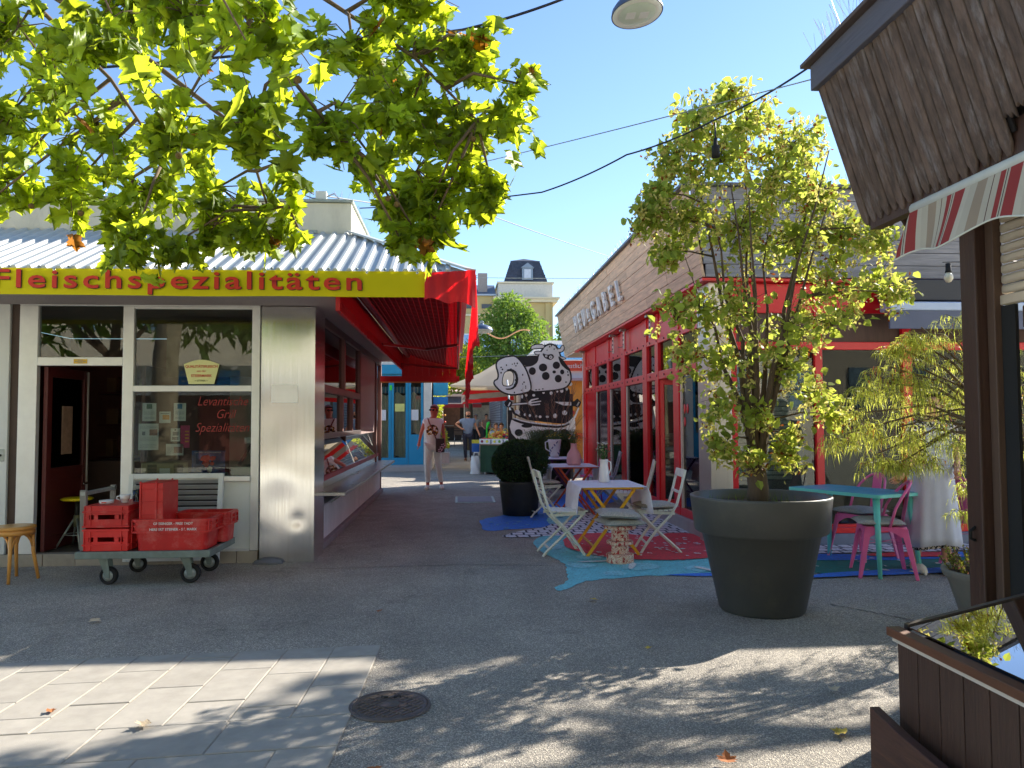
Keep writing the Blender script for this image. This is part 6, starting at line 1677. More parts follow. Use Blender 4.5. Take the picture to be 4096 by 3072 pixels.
# person in grey apron leaning on the pink chair
J3 = dict(pelvis=(.0, 0, .86), waist=(.0, .0, 1.0), chest=(.0, -.03, 1.24), neck=(-.01, -.05, 1.41), head=(-.01, -.08, 1.545), face=(-.5, -1, -.2),
          shl=(-.18, -.05, 1.33), ell=(-.20, -.10, 1.08), wrl=(-.33, -.16, .91), hdl=(-.44, -.17, .83), thl=(0, 0, 1), shr=(.18, -.02, 1.33), elr=(.25, .02, 1.08), wrr=(.16, -.16, .95),
          hpl=(-.10, 0, .82), knl=(-.12, -.02, .46), anl=(-.15, .02, .085), ftl=(-.165, -.11, .04), hpr=(.10, 0, .82), knr=(.10, -.02, .46), anr=(.08, -.10, .085), ftr=(.05, -.25, .04))
def pattern():
    m, nt, b = nodes('dress_pattern'); N, L = nt.nodes, nt.links
    tc = N.new('ShaderNodeTexCoord'); mp = N.new('ShaderNodeMapping'); mp.inputs['Rotation'].default_value = (R(45), R(35), R(45)); mp.inputs['Scale'].default_value = (34, 34, 34)
    ck = N.new('ShaderNodeTexVoronoi'); ck.feature = 'DISTANCE_TO_EDGE'; ck.inputs['Scale'].default_value = 1; ck.inputs['Randomness'].default_value = .15
    L.new(tc.outputs['Object'], mp.inputs[0]); L.new(mp.outputs[0], ck.inputs['Vector'])
    r_ = N.new('ShaderNodeValToRGB'); r_.color_ramp.interpolation = 'CONSTANT'; e = r_.color_ramp.elements
    e[0].color = lin((34, 32, 34)); e[1].position = .13; e[1].color = lin((214, 204, 186))
    L.new(ck.outputs['Distance'], r_.inputs[0]); L.new(r_.outputs[0], b.inputs['Base Color']); b.inputs['Roughness'].default_value = .9
    return m
DRESS = pattern()
def a_extra(o, D_):
    def sk(r0, r1, z0, z1, a0, a1, nm, mat, yoff=0.):
        def fn(u, v):
            a = R(a0 + (a1 - a0) * u); r_ = r0 + (r1 - r0) * (1 - v); wv = (.016 * math.sin(a * 5 + 1) + .007 * math.sin(a * 13)) * (1 - v)
            return ((r_ + wv) * 1.05 * math.cos(a), (r_ * .82 + wv) * math.sin(a) + yoff, z0 + (z1 - z0) * v + (.015 * math.sin(a * 3) * (1 - v)))
        q = MB(); q.grid(fn, 48, 10); b = q.build(nm, mat, o, local=True); md = b.modifiers.new('t', 'SOLIDIFY'); md.thickness = .004
    sk(.16, .225, .225, .98, 0, 360, 'skirt', DRESS)
    sk(.18, .25, .255, 1.0, -205, 25, 'apron', M('apron_grey', (176, 180, 190), .9, var=.07, scale=5, bump=.15, bscale=200), -.01)
    q = MB(); q.obox((0, -.155, 1.16), (.24, .012, .34), Matrix.Rotation(R(-6), 3, 'X')); q.build('apron_bib', M('apron_grey', (170, 172, 180)), o, bevel=.01, local=True)
person('person in grey apron over patterned dress and pale sneakers, hand on pink chair', (4.40, 6.90, 0), R(-4), J3, DRESS, None, M('brown_hair', (70, 48, 36), .6), shoe=M('cream_sneaker', (214, 196, 178), .75, var=.06), hair_long=True, skirt=True, extra=a_extra, sleeve=.7)
# ================================================================== BLUE SHOP at the end of the stall
BLU_P = M('blue_joinery', (20, 132, 172), .4, var=.08, dirt=.15)
bs_ = thing('blue_shop', 'small shop with bright blue folding glass doors and pale walls', 'shop', (-2, 23, 0))
q = MB(); q.box(-6, -2.36, 21.9, 22.1, 0, 3.3); q.box(-.92, -.70, 21.9, 22.1, 0, 3.3); q.box(-6, -.7, 22.1, 29, 3.2, 3.3); q.box(-.9, -.70, 22.1, 29, 0, 3.2); q.box(-2.359, -.921, 21.9, 22.1, 2.95, 3.3); q.build('wall', M('shop_wall', (206, 200, 190), .8, var=.08), bs_)
q = MB(); q.box(-2.4, -.85, 21.84, 21.89, 2.72, 2.98); q.build('name_board', BLU_P, bs_)
text('lettering', 'GULL', .2, face_y(-1.3, 21.825, 2.77), M('sign_red', (190, 90, 90), .6), bs_)
for k, (x0, x1) in enumerate(((-2.34, -1.84), (-1.83, -1.36), (-1.35, -.93))):
    d_ = part_empty('door', bs_, (x0, 21.95, .16))
    w_ = x1 - x0
    zb = .2 if k < 2 else .85
    for nm, a, b, z0, z1 in (('stile', 0, .07, 0, 2.55), ('stile', w_ - .07, w_, 0, 2.55), ('rail', .07, w_ - .07, 2.45, 2.55), ('rail', .07, w_ - .07, 0, zb)):
        q = MB(); q.box(a + .0005, b - .0005, -.03, .02, z0, z1); q.build(nm, BLU_P, d_, local=True)
    q = MB(); q.box(.07, w_ - .07, -.004, 0, zb, 2.45); q.build('pane', PANE, d_, local=True)
    def cur(u, v, w_=w_, zb=zb): return (.07 + u * (w_ - .14), .06 + .02 * math.sin(u * 17 + v * 2), zb + v * (2.0 - zb) + .05 * math.sin(u * 6))
    q = MB(); q.grid(cur, 24, 6); q.build('curtain', M('paper_curtain', (206, 196, 176), .8, var=.1, scale=5), d_, local=True)
    q = MB(); q.box(.07, w_ - .07, .08, .09, 2.02, 2.2); q.build('reflection_strip', clothmat('reflected_stripe', (200, 210, 220), None, .2, .8, .03, 4, ([(0, (60, 150, 190)), (.5, (206, 214, 222))], .09, 0)), d_, local=True)  # stripes standing in for an awning reflected in the door glass
    if k != 1:
        q = MB(); q.box(.08, w_ - .14, -.012, -.008, 1.25, 1.55); q.build('paper_sheet', PAPER, d_, local=True)
    else:
        q = MB(); q.box(.1, w_ - .1, -.012, -.008, 1.5, 1.72); q.build('yellow_notice', M('notice_yellow', (220, 206, 120), .7), d_, local=True)
        q = MB(); q.box(-.05, .02, -.045, -.035, 2.1, 2.24); q.build('green_tag', M('tag_green', (60, 210, 60), .6), d_, local=True)
q = MB(); q.box(-2.36, -.92, 22.3, 22.35, .15, 2.9); q.build('inner_screen', M('inner_grey', (90, 88, 84), .8), bs_)
q = MB(); q.box(-2.5, -.80, 21.35, 21.895, 0, .15); q.build('step', M('step_stone', (156, 152, 150), .8, var=.1), bs_, bevel=.01)
# blue sign boxes with lantern on the corner
sb_ = thing('blue_sign_box', 'two stacked blue sign boxes under a lantern on the shop corner', 'sign', (-.45, 22.3, 2.0))
q = MB(); q.box(-.66, -.24, 22.2, 22.35, 2.12, 2.52); q.build('upper_box', M('sign_blue', (30, 140, 180), .4, var=.1), sb_, bevel=.01)
q = MB(); q.box(-.66, -.24, 22.2, 22.35, 1.86, 2.08); q.build('lower_box', M('sign_blue2', (20, 120, 190), .4, var=.1), sb_, bevel=.01)
q = MB(); q.box(-.70, -.66, 22.24, 22.30, 1.8, 3.0); q.build('bracket', BLACKM, sb_)
q = MB(); q.tube([(-.42, 22.27, 2.52), (-.42, 22.27, 2.85)], .02, 6); q.lathe([(0, 0), (.05, .02), (.13, .3), (.14, .34), (.05, .42), (0, .43)], c=(-.42, 22.27, 2.78), n=6, smooth=False); q.build('lantern', M('lantern_grey', (130, 146, 146), .4, .2), sb_)
q = MB()
for k in range(16): q.ico((-.72 + rnd.uniform(-.12, .16), 22.1, 2.95 + rnd.uniform(-.2, .28)), rnd.uniform(.04, .09), 1, (1.2, .5, .8), .2)
q.build('wrought_scroll', BLACKM, sb_)

# ================================================================== FRUIT STAND
fs = thing('fruit_stand', 'green draped fruit stand piled with baskets, fruit boxes and bags', 'market stand', (1.3, 20.6, 0))
def drape(u, v):
    P_ = [(.62, 20.1), (2.2, 19.3), (2.35, 21.3), (.75, 21.9), (.62, 20.1)]
    s = u * 4; i = min(3, int(s)); f_ = s - i
    x = P_[i][0] + (P_[i + 1][0] - P_[i][0]) * f_; y = P_[i][1] + (P_[i + 1][1] - P_[i][1]) * f_
    k = .03 * math.sin(u * 90) * (1 - v)
    return (x + k - .10 * (1 - v) * -.5 * (1 if i == 3 else 0), y + k, .06 + .70 * v)
q = MB(); q.grid(drape, 90, 5); q.build('green_drape', M('drape_green', (36, 62, 44), .9, var=.15), fs)
q = MB(); q.prism([[(.60, 20.08), (2.2, 19.27), (2.37, 21.33), (.73, 21.93)]], .76, .79); q.build('table_board', M('stand_board', (120, 100, 80), .8), fs)
for (x, y) in ((.75, 20.15), (2.1, 19.45), (.85, 21.7), (2.2, 21.2)):
    q = MB(); q.tube([(x - .02, y, .05), (x + .02, y, .05)], .05, 12); q.build('wheel', M('caster_pale', (190, 186, 180), .6), fs)
fr = random.Random(3)
FC = [(206, 50, 30), (226, 140, 30), (232, 190, 50), (110, 140, 50), (90, 30, 70), (226, 120, 60), (200, 60, 70)]
boxm = M('fruit_box', (226, 206, 206), .8, var=.06)
for i in range(5):
    f_ = i / 4.6; x = .66 + 1.45 * f_; y = 20.05 - .75 * f_
    b_ = thing('fruit_carton', ['white fruit carton with round logos, alley end of stand', 'white fruit carton second from alley end of stand', 'white fruit carton in the middle of stand front', 'white fruit carton fourth along the stand front', 'white fruit carton nearest the grasses on stand'][i], 'carton', (x + .14, y + .12, .79), R(-27), 'cartons along the fruit stand')
    q = MB(); q.box(-.15, .15, -.16, -.15, 0, .13); q.box(-.15, .15, .15, .16, 0, .13); q.box(-.15, -.14, -.15, .15, 0, .13); q.box(.14, .15, -.15, .15, 0, .13); q.box(-.14, .14, -.15, .15, 0, .01); q.build('tray', boxm, b_, local=True)
    for j in range(2):
        q = MB(); q.lathe([(0, 0), (.035, 0), (.035, .004), (0, .004)], n=14); me = q.mesh('logo_disc', M('logo%d' % ((i + j) % 3), [(120, 40, 70), (226, 196, 60), (110, 150, 60)][(i + j) % 3], .7)); me.transform(Matrix.Translation((-.07 + .14 * j, -.162, .065)) @ Matrix.Rotation(R(90), 4, 'X')); place('logo_disc', me, b_, local=True)
    for j in range(12):
        q = MB(); q.ico((-.10 + .07 * (j % 4), -.1 + .09 * (j // 4), .105 + fr.uniform(0, .03)), .042, 1, (1, 1, .9)); q.build('fruit', M('fruit%d' % ((i * 2 + j // 6) % 7), FC[(i * 2 + j // 6) % 7], .4), b_, local=True)
for i in range(46):
    u, v = fr.random(), fr.random()
    x = .80 + 1.35 * u + .1 * v; y = 20.45 - .7 * u + 1.1 * v
    q = MB()
    c = FC[fr.randrange(7)]
    for j in range(5): q.ico((x + fr.uniform(-.07, .07), y + fr.uniform(-.07, .07), .84 + .16 * v + fr.uniform(0, .07)), fr.uniform(.035, .06), 1)
    q.build('fruit_heap', M('heap_%d_%d_%d' % c, c, .45, var=.15), fs)
for i in range(7):
    x, y = .95 + .17 * i, 20.5 - .07 * i
    pts = [(x + .10 * math.cos(math.pi * k / 8), y, .92 + .26 * math.sin(math.pi * k / 8)) for k in range(9)]
    q = MB(); q.tube(pts, .012, 5); q.build('basket_handle', M('basket_yellow%d' % (i % 2), [(230, 170, 30), (226, 110, 40)][i % 2], .5), fs)
q = MB(); q.tube([(.80, 20.35, .8), (.80, 20.35, 1.2), (.84, 20.35, 1.32), (.88, 20.35, 1.33)], [.02, .02, .05, .05], 8); q.build('green_scoop', M('scoop_green', (40, 180, 50), .4), fs)
q = MB(); q.tube([(1.55, 20.9, .8), (1.38, 20.9, 2.5)], .022, 8); q.build('stand_pole', M('pole_white', (206, 206, 206), .4), fs)
wb = thing('carrier_bag', 'white plastic carrier bag leaning at foot of the fruit stand', 'bag', (.55, 20.3, 0))
def bagf(u, v): a = 2 * math.pi * u; r_ = .14 * (1 - .25 * v) + .02 * math.sin(a * 5 + v * 7); return (.52 + r_ * 1.1 * math.cos(a), 20.3 + r_ * .5 * math.sin(a), v * .46 + .02 * math.sin(a * 3) * v)
q = MB(); q.grid(bagf, 24, 8); q.build('sack', WHITE, wb)
q = MB(); q.tube([(.45, 20.3, .44), (.47, 20.3, .56), (.57, 20.3, .56), (.59, 20.3, .44)], .02, 6); q.build('handle', WHITE, wb)
cb = thing('cream_crate', 'cream plastic crate standing behind the legs of the bearded man', 'crate', (.7, 27.6, 0))
q = MB(); q.box(.56, .84, 27.5, 27.9, 0, .62); q.build('box', CREAM, cb, bevel=.02)
q = MB(); q.box(.54, .86, 27.48, 27.92, .62, .66); q.build('lid', CREAM, cb, bevel=.01)
bl_ = thing('blue_tub', 'blue tub of goods at the alley end of fruit stand', 'tub', (.62, 20.9, 0))
q = MB(); q.box(.42, .62, 20.8, 21.1, .55, .78); q.build('tub', M('tub_blue', (40, 90, 160), .5), bl_, bevel=.01)
q = MB(); q.box(.44, .60, 20.82, 21.08, 0, .549); q.build('pedestal', M('tub_stand', (90, 90, 96), .6), bl_)
q = MB(); q.box(.42, .62, 20.8, 21.1, .781, .87); q.build('yellow_goods', M('goods_yellow', (220, 190, 60), .6, var=.3, scale=20), bl_)

# ================================================================== PARASOLS
BEIGE = clothmat('parasol_beige', (214, 200, 178), (230, 214, 184), .35, .9, .05, 3)
def parasol(label, x, y, ez, tz, r_, mat=None, n=8, rot=0., fr_=.16):
    o = thing('parasol', label, 'parasol', (x, y, 0))
    q = MB()
    def can(u, v):
        a = rot + 2 * math.pi * u; k = math.pi / n; am = (a - rot) % (2 * k) - k
        rr = r_ * math.cos(k) / math.cos(am) * v
        sag = .05 * v * v * (math.cos(am) - math.cos(k)) / (1 - math.cos(k))
        return (x + rr * math.cos(a), y + rr * math.sin(a), tz - (tz - ez) * v - sag)
    q.grid(can, n * 6, 8); q.build('canopy', mat or BEIGE, o)
    q = MB(); q.grid(lambda u, v: (lambda p: (p[0], p[1], p[2] - fr_ * v))(can(u, 1)), n * 6, 2); q.build('valance', mat or BEIGE, o)
    q = MB(); q.tube([(x, y, 0), (x, y, tz + .05)], .025, 8); q.build('pole', M('pole_wood', (120, 96, 74), .6), o)
    for k in range(n):
        a = rot + 2 * math.pi * (k + .0) / n
        q = MB(); q.tube([(x, y, tz - .35), (x + r_ * .5 * math.cos(a), y + r_ * .5 * math.sin(a), tz - (tz - ez) * .5 - .03)], .010, 5); q.build('strut', M('pole_wood', (120, 96, 74)), o)
    q = MB(); q.lathe([(0, 0), (.3, 0), (.3, .05), (.05, .08), (0, .08)], c=(x, y, 0), n=16); q.build('base', BLACKM, o)
parasol('beige square parasol behind the cow sign and fruit stand', 1.75, 22.9, 2.42, 3.22, 2.05, n=4, rot=R(20), fr_=.05)
parasol('larger beige parasol farther down the alley behind the first', 1.9, 28.2, 2.7, 3.75, 2.4, n=4, rot=R(50), fr_=.04)
REDW = clothmat('parasol_stripe', (200, 30, 36), None, .3, .85, .05, 3, ([(0, (206, 24, 34)), (.5, (176, 170, 168))], .62, 2))
rs = thing('striped_awning', 'sloping awning of red and grey stripes behind the fruit stand', 'awning', (1.3, 31, 2.2))
for k, (z0, z1, c) in enumerate(((2.55, 2.72, (150, 142, 140)), (2.36, 2.55, (204, 22, 34)), (2.16, 2.36, (150, 142, 140)), (2.0, 2.16, (204, 22, 34)))):
    q = MB(); q.add([(.35, 30 - .4 * k, z1), (3.2, 29.2 - .4 * k, z1 + .2), (3.2, 28.85 - .4 * k, z0 + .2), (.2, 29.65 - .4 * k, z0)], [(0, 1, 2, 3)]); st = q.build('stripe', clothmat('awn_st%d' % k, c, None, .3, .85), rs)
for x, y in ((.3, 28.6), (3.1, 28.0)):
    q = MB(); q.tube([(x, y, 0), (x, y, 2.2)], .02, 6); q.build('pole', GALV, rs)

# ================================================================== FAR STALLS
LAM = M('grey_lamella', (120, 128, 142), .5, .2, var=.1)
ks = thing('lamella_kiosk', 'grey louvre clad kiosk at far end on right of alley', 'kiosk', (4, 38, 0))
q = MB(); q.box(2.0, 6, 33.02, 46, 0, 2.9); q.build('body', M('kiosk_dark', (70, 74, 84), .7), ks)
for k in range(22):
    z = .2 + k * .12
    q = MB(); q.box(1.955, 2.0, 34.4, 46, z, z + .09); q.build('lamella', LAM, ks); q = MB(); q.box(3.0, 6, 32.97, 33.02, z, z + .09); q.build('lamella', LAM, ks)
q = MB(); q.box(1.98, 2.95, 32.98, 33.02, .2, 2.3); q.build('window', M('far_glass', (120, 146, 160), .15, var=.3, scale=3), ks)
q = MB(); q.box(1.8, 6.1, 32.8, 46, 2.9, 3.0); q.build('roof', GALV, ks)
fk = thing('far_stall', 'low stall with pale roof and dark awning at far end on left', 'stall', (-2, 44, 0))
q = MB(); q.box(-5, -.4, 40, 52, 2.9, 3.15); q.build('roof', M('far_roof', (200, 198, 198), .5), fk)
q = MB(); q.box(-5, -.9, 40.5, 52, 0, 2.9); q.build('body', M('far_body', (60, 50, 46), .8, var=.3), fk)
q = MB(); q.add([(-3, 39.9, 2.75), (1.0, 39.9, 2.75), (1.25, 38.2, 2.2), (-3, 38.2, 2.2)], [(0, 1, 2, 3)]); q.build('awning_sheet', M('far_awning', (86, 74, 70), .8, var=.2), fk)
q = MB(); q.box(-3, 1.25, 38.18, 38.2, 2.02, 2.2); q.build('awning_valance', M('far_val', (150, 40, 44), .8), fk)
q = MB(); q.add([(-3, 39.9, 3.1), (.9, 39.9, 3.1), (1.0, 38.9, 2.85), (-3, 38.9, 2.85)], [(0, 1, 2, 3)]); q.build('upper_sheet', M('far_pink', (206, 160, 156), .8), fk)
for k in range(4):
    q = MB(); q.box(-1.5, -.5, 40.2, 40.45, .5 + .35 * k, .54 + .35 * k); q.build('shelf', WOODB, fk)
    for j in range(6): q = MB(); q.ico((-1.4 + .16 * j, 40.3, .6 + .35 * k), .07, 1); q.build('goods', M('heap_%d_%d_%d' % FC[(j + k) % 7], FC[(j + k) % 7], .45, var=.15), fk)
ht = thing('high_table', 'grey high bar table with two stools at far stall', 'table', (-.55, 42, 0))
q = MB(); q.box(-.95, -.15, 41.7, 42.3, 1.08, 1.12); q.build('table_top', GALV, ht); q = MB(); q.tube([(-.55, 42, 0), (-.55, 42, 1.08)], .05, 8); q.build('column', GALV, ht); q = MB(); q.lathe([(0, 0), (.35, 0), (.35, .03), (0, .04)], c=(-.55, 42, 0), n=16); q.build('base', GALV, ht)
for i, x in enumerate((-1.15, .10)):
    o = thing('bar_stool', ['wooden slatted bar stool left of the far high table', 'wooden slatted bar stool right of the far high table'][i], 'stool', (x, 41.2, 0))
    for sx in (-.2, .2):
        for sy in (-.2, .2): q = MB(); q.tube([(x + sx, 41.2 + sy, 0), (x + sx, 41.2 + sy, .72)], .018, 6); q.build('leg', CHROME, o)
    for k in range(4): q = MB(); q.box(x - .22, x + .22, 40.98, 41.0, .62 + .12 * k, .71 + .12 * k); q.build('slat', M('stool_wood', (104, 84, 70), .7), o)
    q = MB(); q.box(x - .22, x + .22, 41.02, 41.42, .70, .73); q.build('seat', M('stool_wood', (104, 84, 70)), o)
    q = MB(); q.tube([(x - .2, 41.0, .25), (x + .2, 41.0, .25)], .014, 6); q.build('foot_rail', CHROME, o)
os_ = thing('orange_stall', 'orange fronted stall with red lettered board behind the cow sign', 'stall', (4, 22, 0))
q = MB(); q.box(2.55, 6, 20.6, 25, 0, 2.45); q.build('body', M('stall_orange', (214, 136, 60), .6, var=.12), os_)
q = MB(); q.box(2.45, 6, 20.5, 20.56, 2.72, 3.0); q.build('name_board', M('board_red', (196, 70, 46), .5), os_)
text('lettering', 'und westliche', .17, face_y(3.02, 20.495, 2.80), PAPER, os_)
q = MB(); q.box(2.5, 6, 20.57, 25, 2.52, 2.71); q.build('header', WHITE, os_)
q = MB(); q.box(2.4, 6, 20.3, 20.6, 2.452, 2.52); q.build('canopy_edge', M('canopy_lilac', (176, 150, 160), .6), os_)
for k in range(5): q = MB(); q.box(2.6 + .3 * k, 2.85 + .3 * k, 20.4, 20.59, .9, 1.05); q.build('goods_tray', M('tray_o%d' % (k % 2), [(220, 90, 40), (226, 206, 190)][k % 2], .6), os_)
q = MB(); q.lathe([(0, 0), (.18, 0), (.18, .02), (0, .02)], n=20); me = q.mesh('red_badge', M('badge_red', (190, 50, 40), .5)); me.transform(Matrix.Translation((3.0, 20.58, 1.6)) @ Matrix.Rotation(R(90), 4, 'X') @ Matrix.Diagonal((1, .5, 1, 1))); place('red_badge', me, os_)
wr_ = thing('glass_roof_stall', 'pale gabled metal roof with blue pane above the orange stall', 'stall roof', (3, 26, 0))
q = MB(); q.add([(2.0, 26, 3.2), (2.95, 26, 4.1), (3.1, 26, 4.1), (3.1, 32, 4.1), (2.95, 32, 4.1), (2.0, 32, 3.2)], [(0, 1, 4, 5)]); q.build('roof_slope', M('ribbed_pale', (190, 200, 200), .4, .3, var=.12, scale=12, stretch=(1, 6, 1)), wr_)
q = MB(); q.prism([[(2.0, 3.2), (2.95, 4.1), (6.0, 4.1), (6.0, 3.2)]], 26, 26.05, lambda a, b, c: (a, c, b)); q.build('gable', WHITE, wr_)
q = MB(); q.box(3.1, 5.5, 25.96, 25.995, 3.45, 3.95); q.build('pane', M('pane_blue', (90, 150, 200), .1), wr_)
q = MB(); q.box(2.1, 6.0, 26.1, 32, 0, 3.19); q.build('body', M('far_body2', (150, 140, 130), .8), wr_)

# ================================================================== YELLOW CORNER BUILDING
YW = M('yellow_render', (196, 176, 124), .85, k=1, var=.06, scale=1.2)
yb = thing('corner_building', 'yellow corner apartment house with dark slate tower roof', 'building', (4, 66, 0))
q = MB(); q.box(3.2, 7.6, 60, 78, 0, 10.6); q.build('corner_wall', YW, yb)
q = MB(); q.box(-14, 3.18, 60.6, 78, 0, 11.2); q.build('wing_wall', YW, yb)
q = MB(); q.box(3.0, 7.95, 59.65, 78, 10.62, 10.85); q.box(2.9, 8.1, 59.5, 78.1, 10.86, 11.0); q.build('cornice', M('stone_trim', (196, 186, 160), .8, var=.06), yb)
q = MB(); q.box(3.3, 7.6, 60, 77, 11.02, 12.1); q.build('attic_parapet', M('stone_attic', (186, 182, 172), .85, var=.1), yb, bevel=.03)
q = MB(); q.box(3.2, 7.7, 59.9, 77, 12.11, 12.25); q.build('attic_cap', M('stone_trim', (196, 186, 160)), yb)
q = MB(); q.box(7.0, 7.35, 59.85, 59.98, 0, 10.6); q.box(3.3, 3.6, 59.85, 59.98, 0, 10.6); q.build('pilaster', YW, yb)
SLATE = M('slate_roof', (58, 62, 74), .6, var=.3, scale=2.5, stretch=(1, 1, 4), rand=.15)
q = MB(); q.add([(3.75, 60.3, 12.25), (7.25, 60.3, 12.25), (7.25, 63.8, 12.25), (3.75, 63.8, 12.25), (4.35, 60.9, 14.1), (6.65, 60.9, 14.1), (6.65, 63.2, 14.1), (4.35, 63.2, 14.1), (5.5, 62, 14.5)], [(0, 1, 5, 4), (1, 2, 6, 5), (2, 3, 7, 6), (3, 0, 4, 7), (4, 5, 8), (5, 6, 8), (6, 7, 8), (7, 4, 8)]); tw = q.build('tower_roof', SLATE, yb)
for r_ in range(9):
    z = 12.32 + r_ * .195; k = (z - 12.25) / 1.85
    x0, x1 = 3.78 + .6 * k, 7.22 - .6 * k; y = 60.3 + .6 * k
    n_ = 11
    for i in range(n_):
        w_ = (x1 - x0) / n_; xa = x0 + i * w_ + (w_ * .3 if r_ % 2 else 0)
        if xa + w_ > x1: continue
        q = MB(); q.obox((xa + w_ / 2, y - .005, z + .1), (w_ * .96, .03, .205), Matrix.Rotation(R(-14), 3, 'X')); q.build('slate', SLATE, tw)
q = MB(); q.box(5.2, 6.05, 60.15, 60.9, 12.45, 13.4); q.build('dormer', M('dormer_zinc', (120, 134, 150), .5, .2), yb)
q = MB(); q.prism([[(5.1, 13.4), (6.15, 13.4), (5.625, 13.8)]], 60.05, 60.9, lambda a, b, c: (a, c, b)); q.build('dormer_gable', M('dormer_zinc', (120, 134, 150)), yb)
q = MB(); q.box(5.36, 5.89, 60.12, 60.149, 12.52, 13.28); q.build('dormer_window', M('far_pane', (180, 186, 196), .2), yb)
q = MB(); q.add([(-14, 60.5, 11.2), (3.15, 60.5, 11.2), (3.15, 63.4, 12.55), (-14, 63.4, 12.55)], [(0, 1, 2, 3)]); q.build('wing_roof', M('wing_slate', (84, 92, 106), .5, var=.2), yb)
q = MB(); q.box(-14, 3.15, 60.3, 60.6, 11.2, 11.32); q.build('wing_gutter', M('gutter_zinc', (150, 160, 172), .4, .4), yb)
q = MB(); q.box(1.75, 2.5, 61.5, 62.2, 11.6, 13.2); q.build('chimney', M('chimney_brick', (150, 140, 134), .9), yb)
q = MB(); q.tube([(-2, 61.8, 13.1), (2.0, 61.8, 13.1)], .03, 5); q.tube([(-2, 61.8, 12.2), (-2, 61.8, 13.1)], .03, 5); q.tube([(0, 61.8, 12.2), (0, 61.8, 13.1)], .03, 5); q.tube([(1.6, 61.8, 12.2), (1.6, 61.8, 13.1)], .03, 5); q.build('roof_rail', GALV, yb)
q = MB(); q.box(-9, 3.16, 60.5, 60.59, 9.6, 9.75); q.build('string_course', M('stone_trim', (196, 186, 160)), yb)
for x in (-3.2, -.9, 1.0, 2.4):
    q = MB(); q.box(x - .45, x + .45, 60.52, 60.59, 5.9, 8.2); f_ = q.build('window', M('window_white', (206, 206, 204), .5), yb)
    q = MB(); q.box(x - .38, x - .02, 60.49, 60.515, 6.0, 8.1); q.box(x + .02, x + .38, 60.49, 60.515, 6.0, 8.1); q.build('pane', M('far_pane_blue', (120, 160, 210), .1), f_)
    q = MB(); q.box(x - .4, x + .4, 60.52, 60.59, 10.2, 10.55); q.build('vent_window', M('vent_dark', (70, 76, 84), .5), yb)
for x in (4.6, 6.2):
    q = MB(); q.box(x - .45, x + .45, 59.92, 59.99, 6.2, 8.4); f_ = q.build('window', M('window_white', (206, 206, 204)), yb)
    q = MB(); q.box(x - .38, x + .38, 59.89, 59.915, 6.3, 8.3); q.build('pane', M('far_pane_blue', (120, 160, 210)), f_)

mh = thing('market_row', 'row of dark shaded market stalls closing the far end of the alley', 'stalls', (2, 53, 0))
q = MB(); q.box(-12, 9, 53, 56, 0, 2.9); q.build('body', M('far_body', (60, 50, 46)), mh)
q = MB(); q.box(-12, 9, 52.2, 56.2, 2.9, 3.1); q.build('roof', M('far_roof', (200, 198, 198)), mh)
for k in range(10):
    q = MB(); q.box(-11.8 + 2.05 * k, -10 + 2.05 * k, 52.9, 52.98, .9, 2.4); q.build('shop_front', M('shopf%d' % (k % 3), [(120, 110, 100), (70, 80, 90), (110, 70, 50)][k % 3], .5, var=.3), mh)
ah = thing('bounce_house_row', 'pale apartment houses added behind the camera to bounce warm light', 'building', (0, -26, 0))  # unseen houses added as a warm bounce for the shaded fronts
q = MB(); q.box(-45, 45, -36, -24, 0, 17); q.build('wall', M('bounce_stucco', (232, 220, 196), .85, var=.06, scale=1, k=1), ah)
q = MB(); q.box(-45.4, 45.4, -36.4, -23.6, 17, 17.5); q.build('cornice', M('stone_trim', (196, 186, 160)), ah)
for k in range(26):
    for j in range(4):
        q = MB(); q.box(-43 + 3.4 * k, -41.8 + 3.4 * k, -23.99, -23.9, 2 + 4 * j, 4.2 + 4 * j); q.build('window', M('far_glass', (120, 146, 160)), ah)
sq = MB(); sq.add([(-40, -23, .004), (40, -23, .004), (40, 2.2, .004), (-40, 2.2, .004)], [(0, 1, 2, 3)]); sq.build('bounce_paving', M('bounce_slabs', (206, 198, 182), .85, var=.08, scale=2), kind='structure')  # pale ground added out of view to throw sunlight back upward
# opposite side of the market, behind the camera (seen mirrored in the shop window)
op = thing('opposite_kiosk', 'white market kiosk across the lane with blue toilet sign, mirrored in window', 'kiosk', (-5, -9, 0))
q = MB(); q.box(-16, 8, -12, -8.2, 0, 2.2); q.build('lower_wall', M('opp_brown', (96, 84, 76), .8, var=.2), op)
q = MB(); q.box(-16, 8, -12, -8.1, 2.2, 3.1); q.build('fascia', WHITE, op)
q = MB(); q.box(-8.4, -6.6, -8.06, -8.02, 2.5, 2.95); q.build('sign_board', M('wc_blue', (40, 130, 200), .4), op)
me = text_mesh('WC', .36, .004); me.materials.clear(); me.materials.append(PAPER); me.transform(Matrix.Translation((-8.0, -8.0, 2.6)) @ Matrix.Rotation(R(180), 4, 'Z') @ Matrix.Rotation(R(90), 4, 'X')); place('lettering', me, op)
for k in range(12):
    q = MB(); q.box(-15.8 + 2 * k, -14.4 + 2 * k, -8.19, -8.12, .2, 2.0); q.build('shutter', M('opp_shutter%d' % (k % 3), [(150, 150, 150), (120, 70, 60), (180, 170, 150)][k % 3], .6), op)
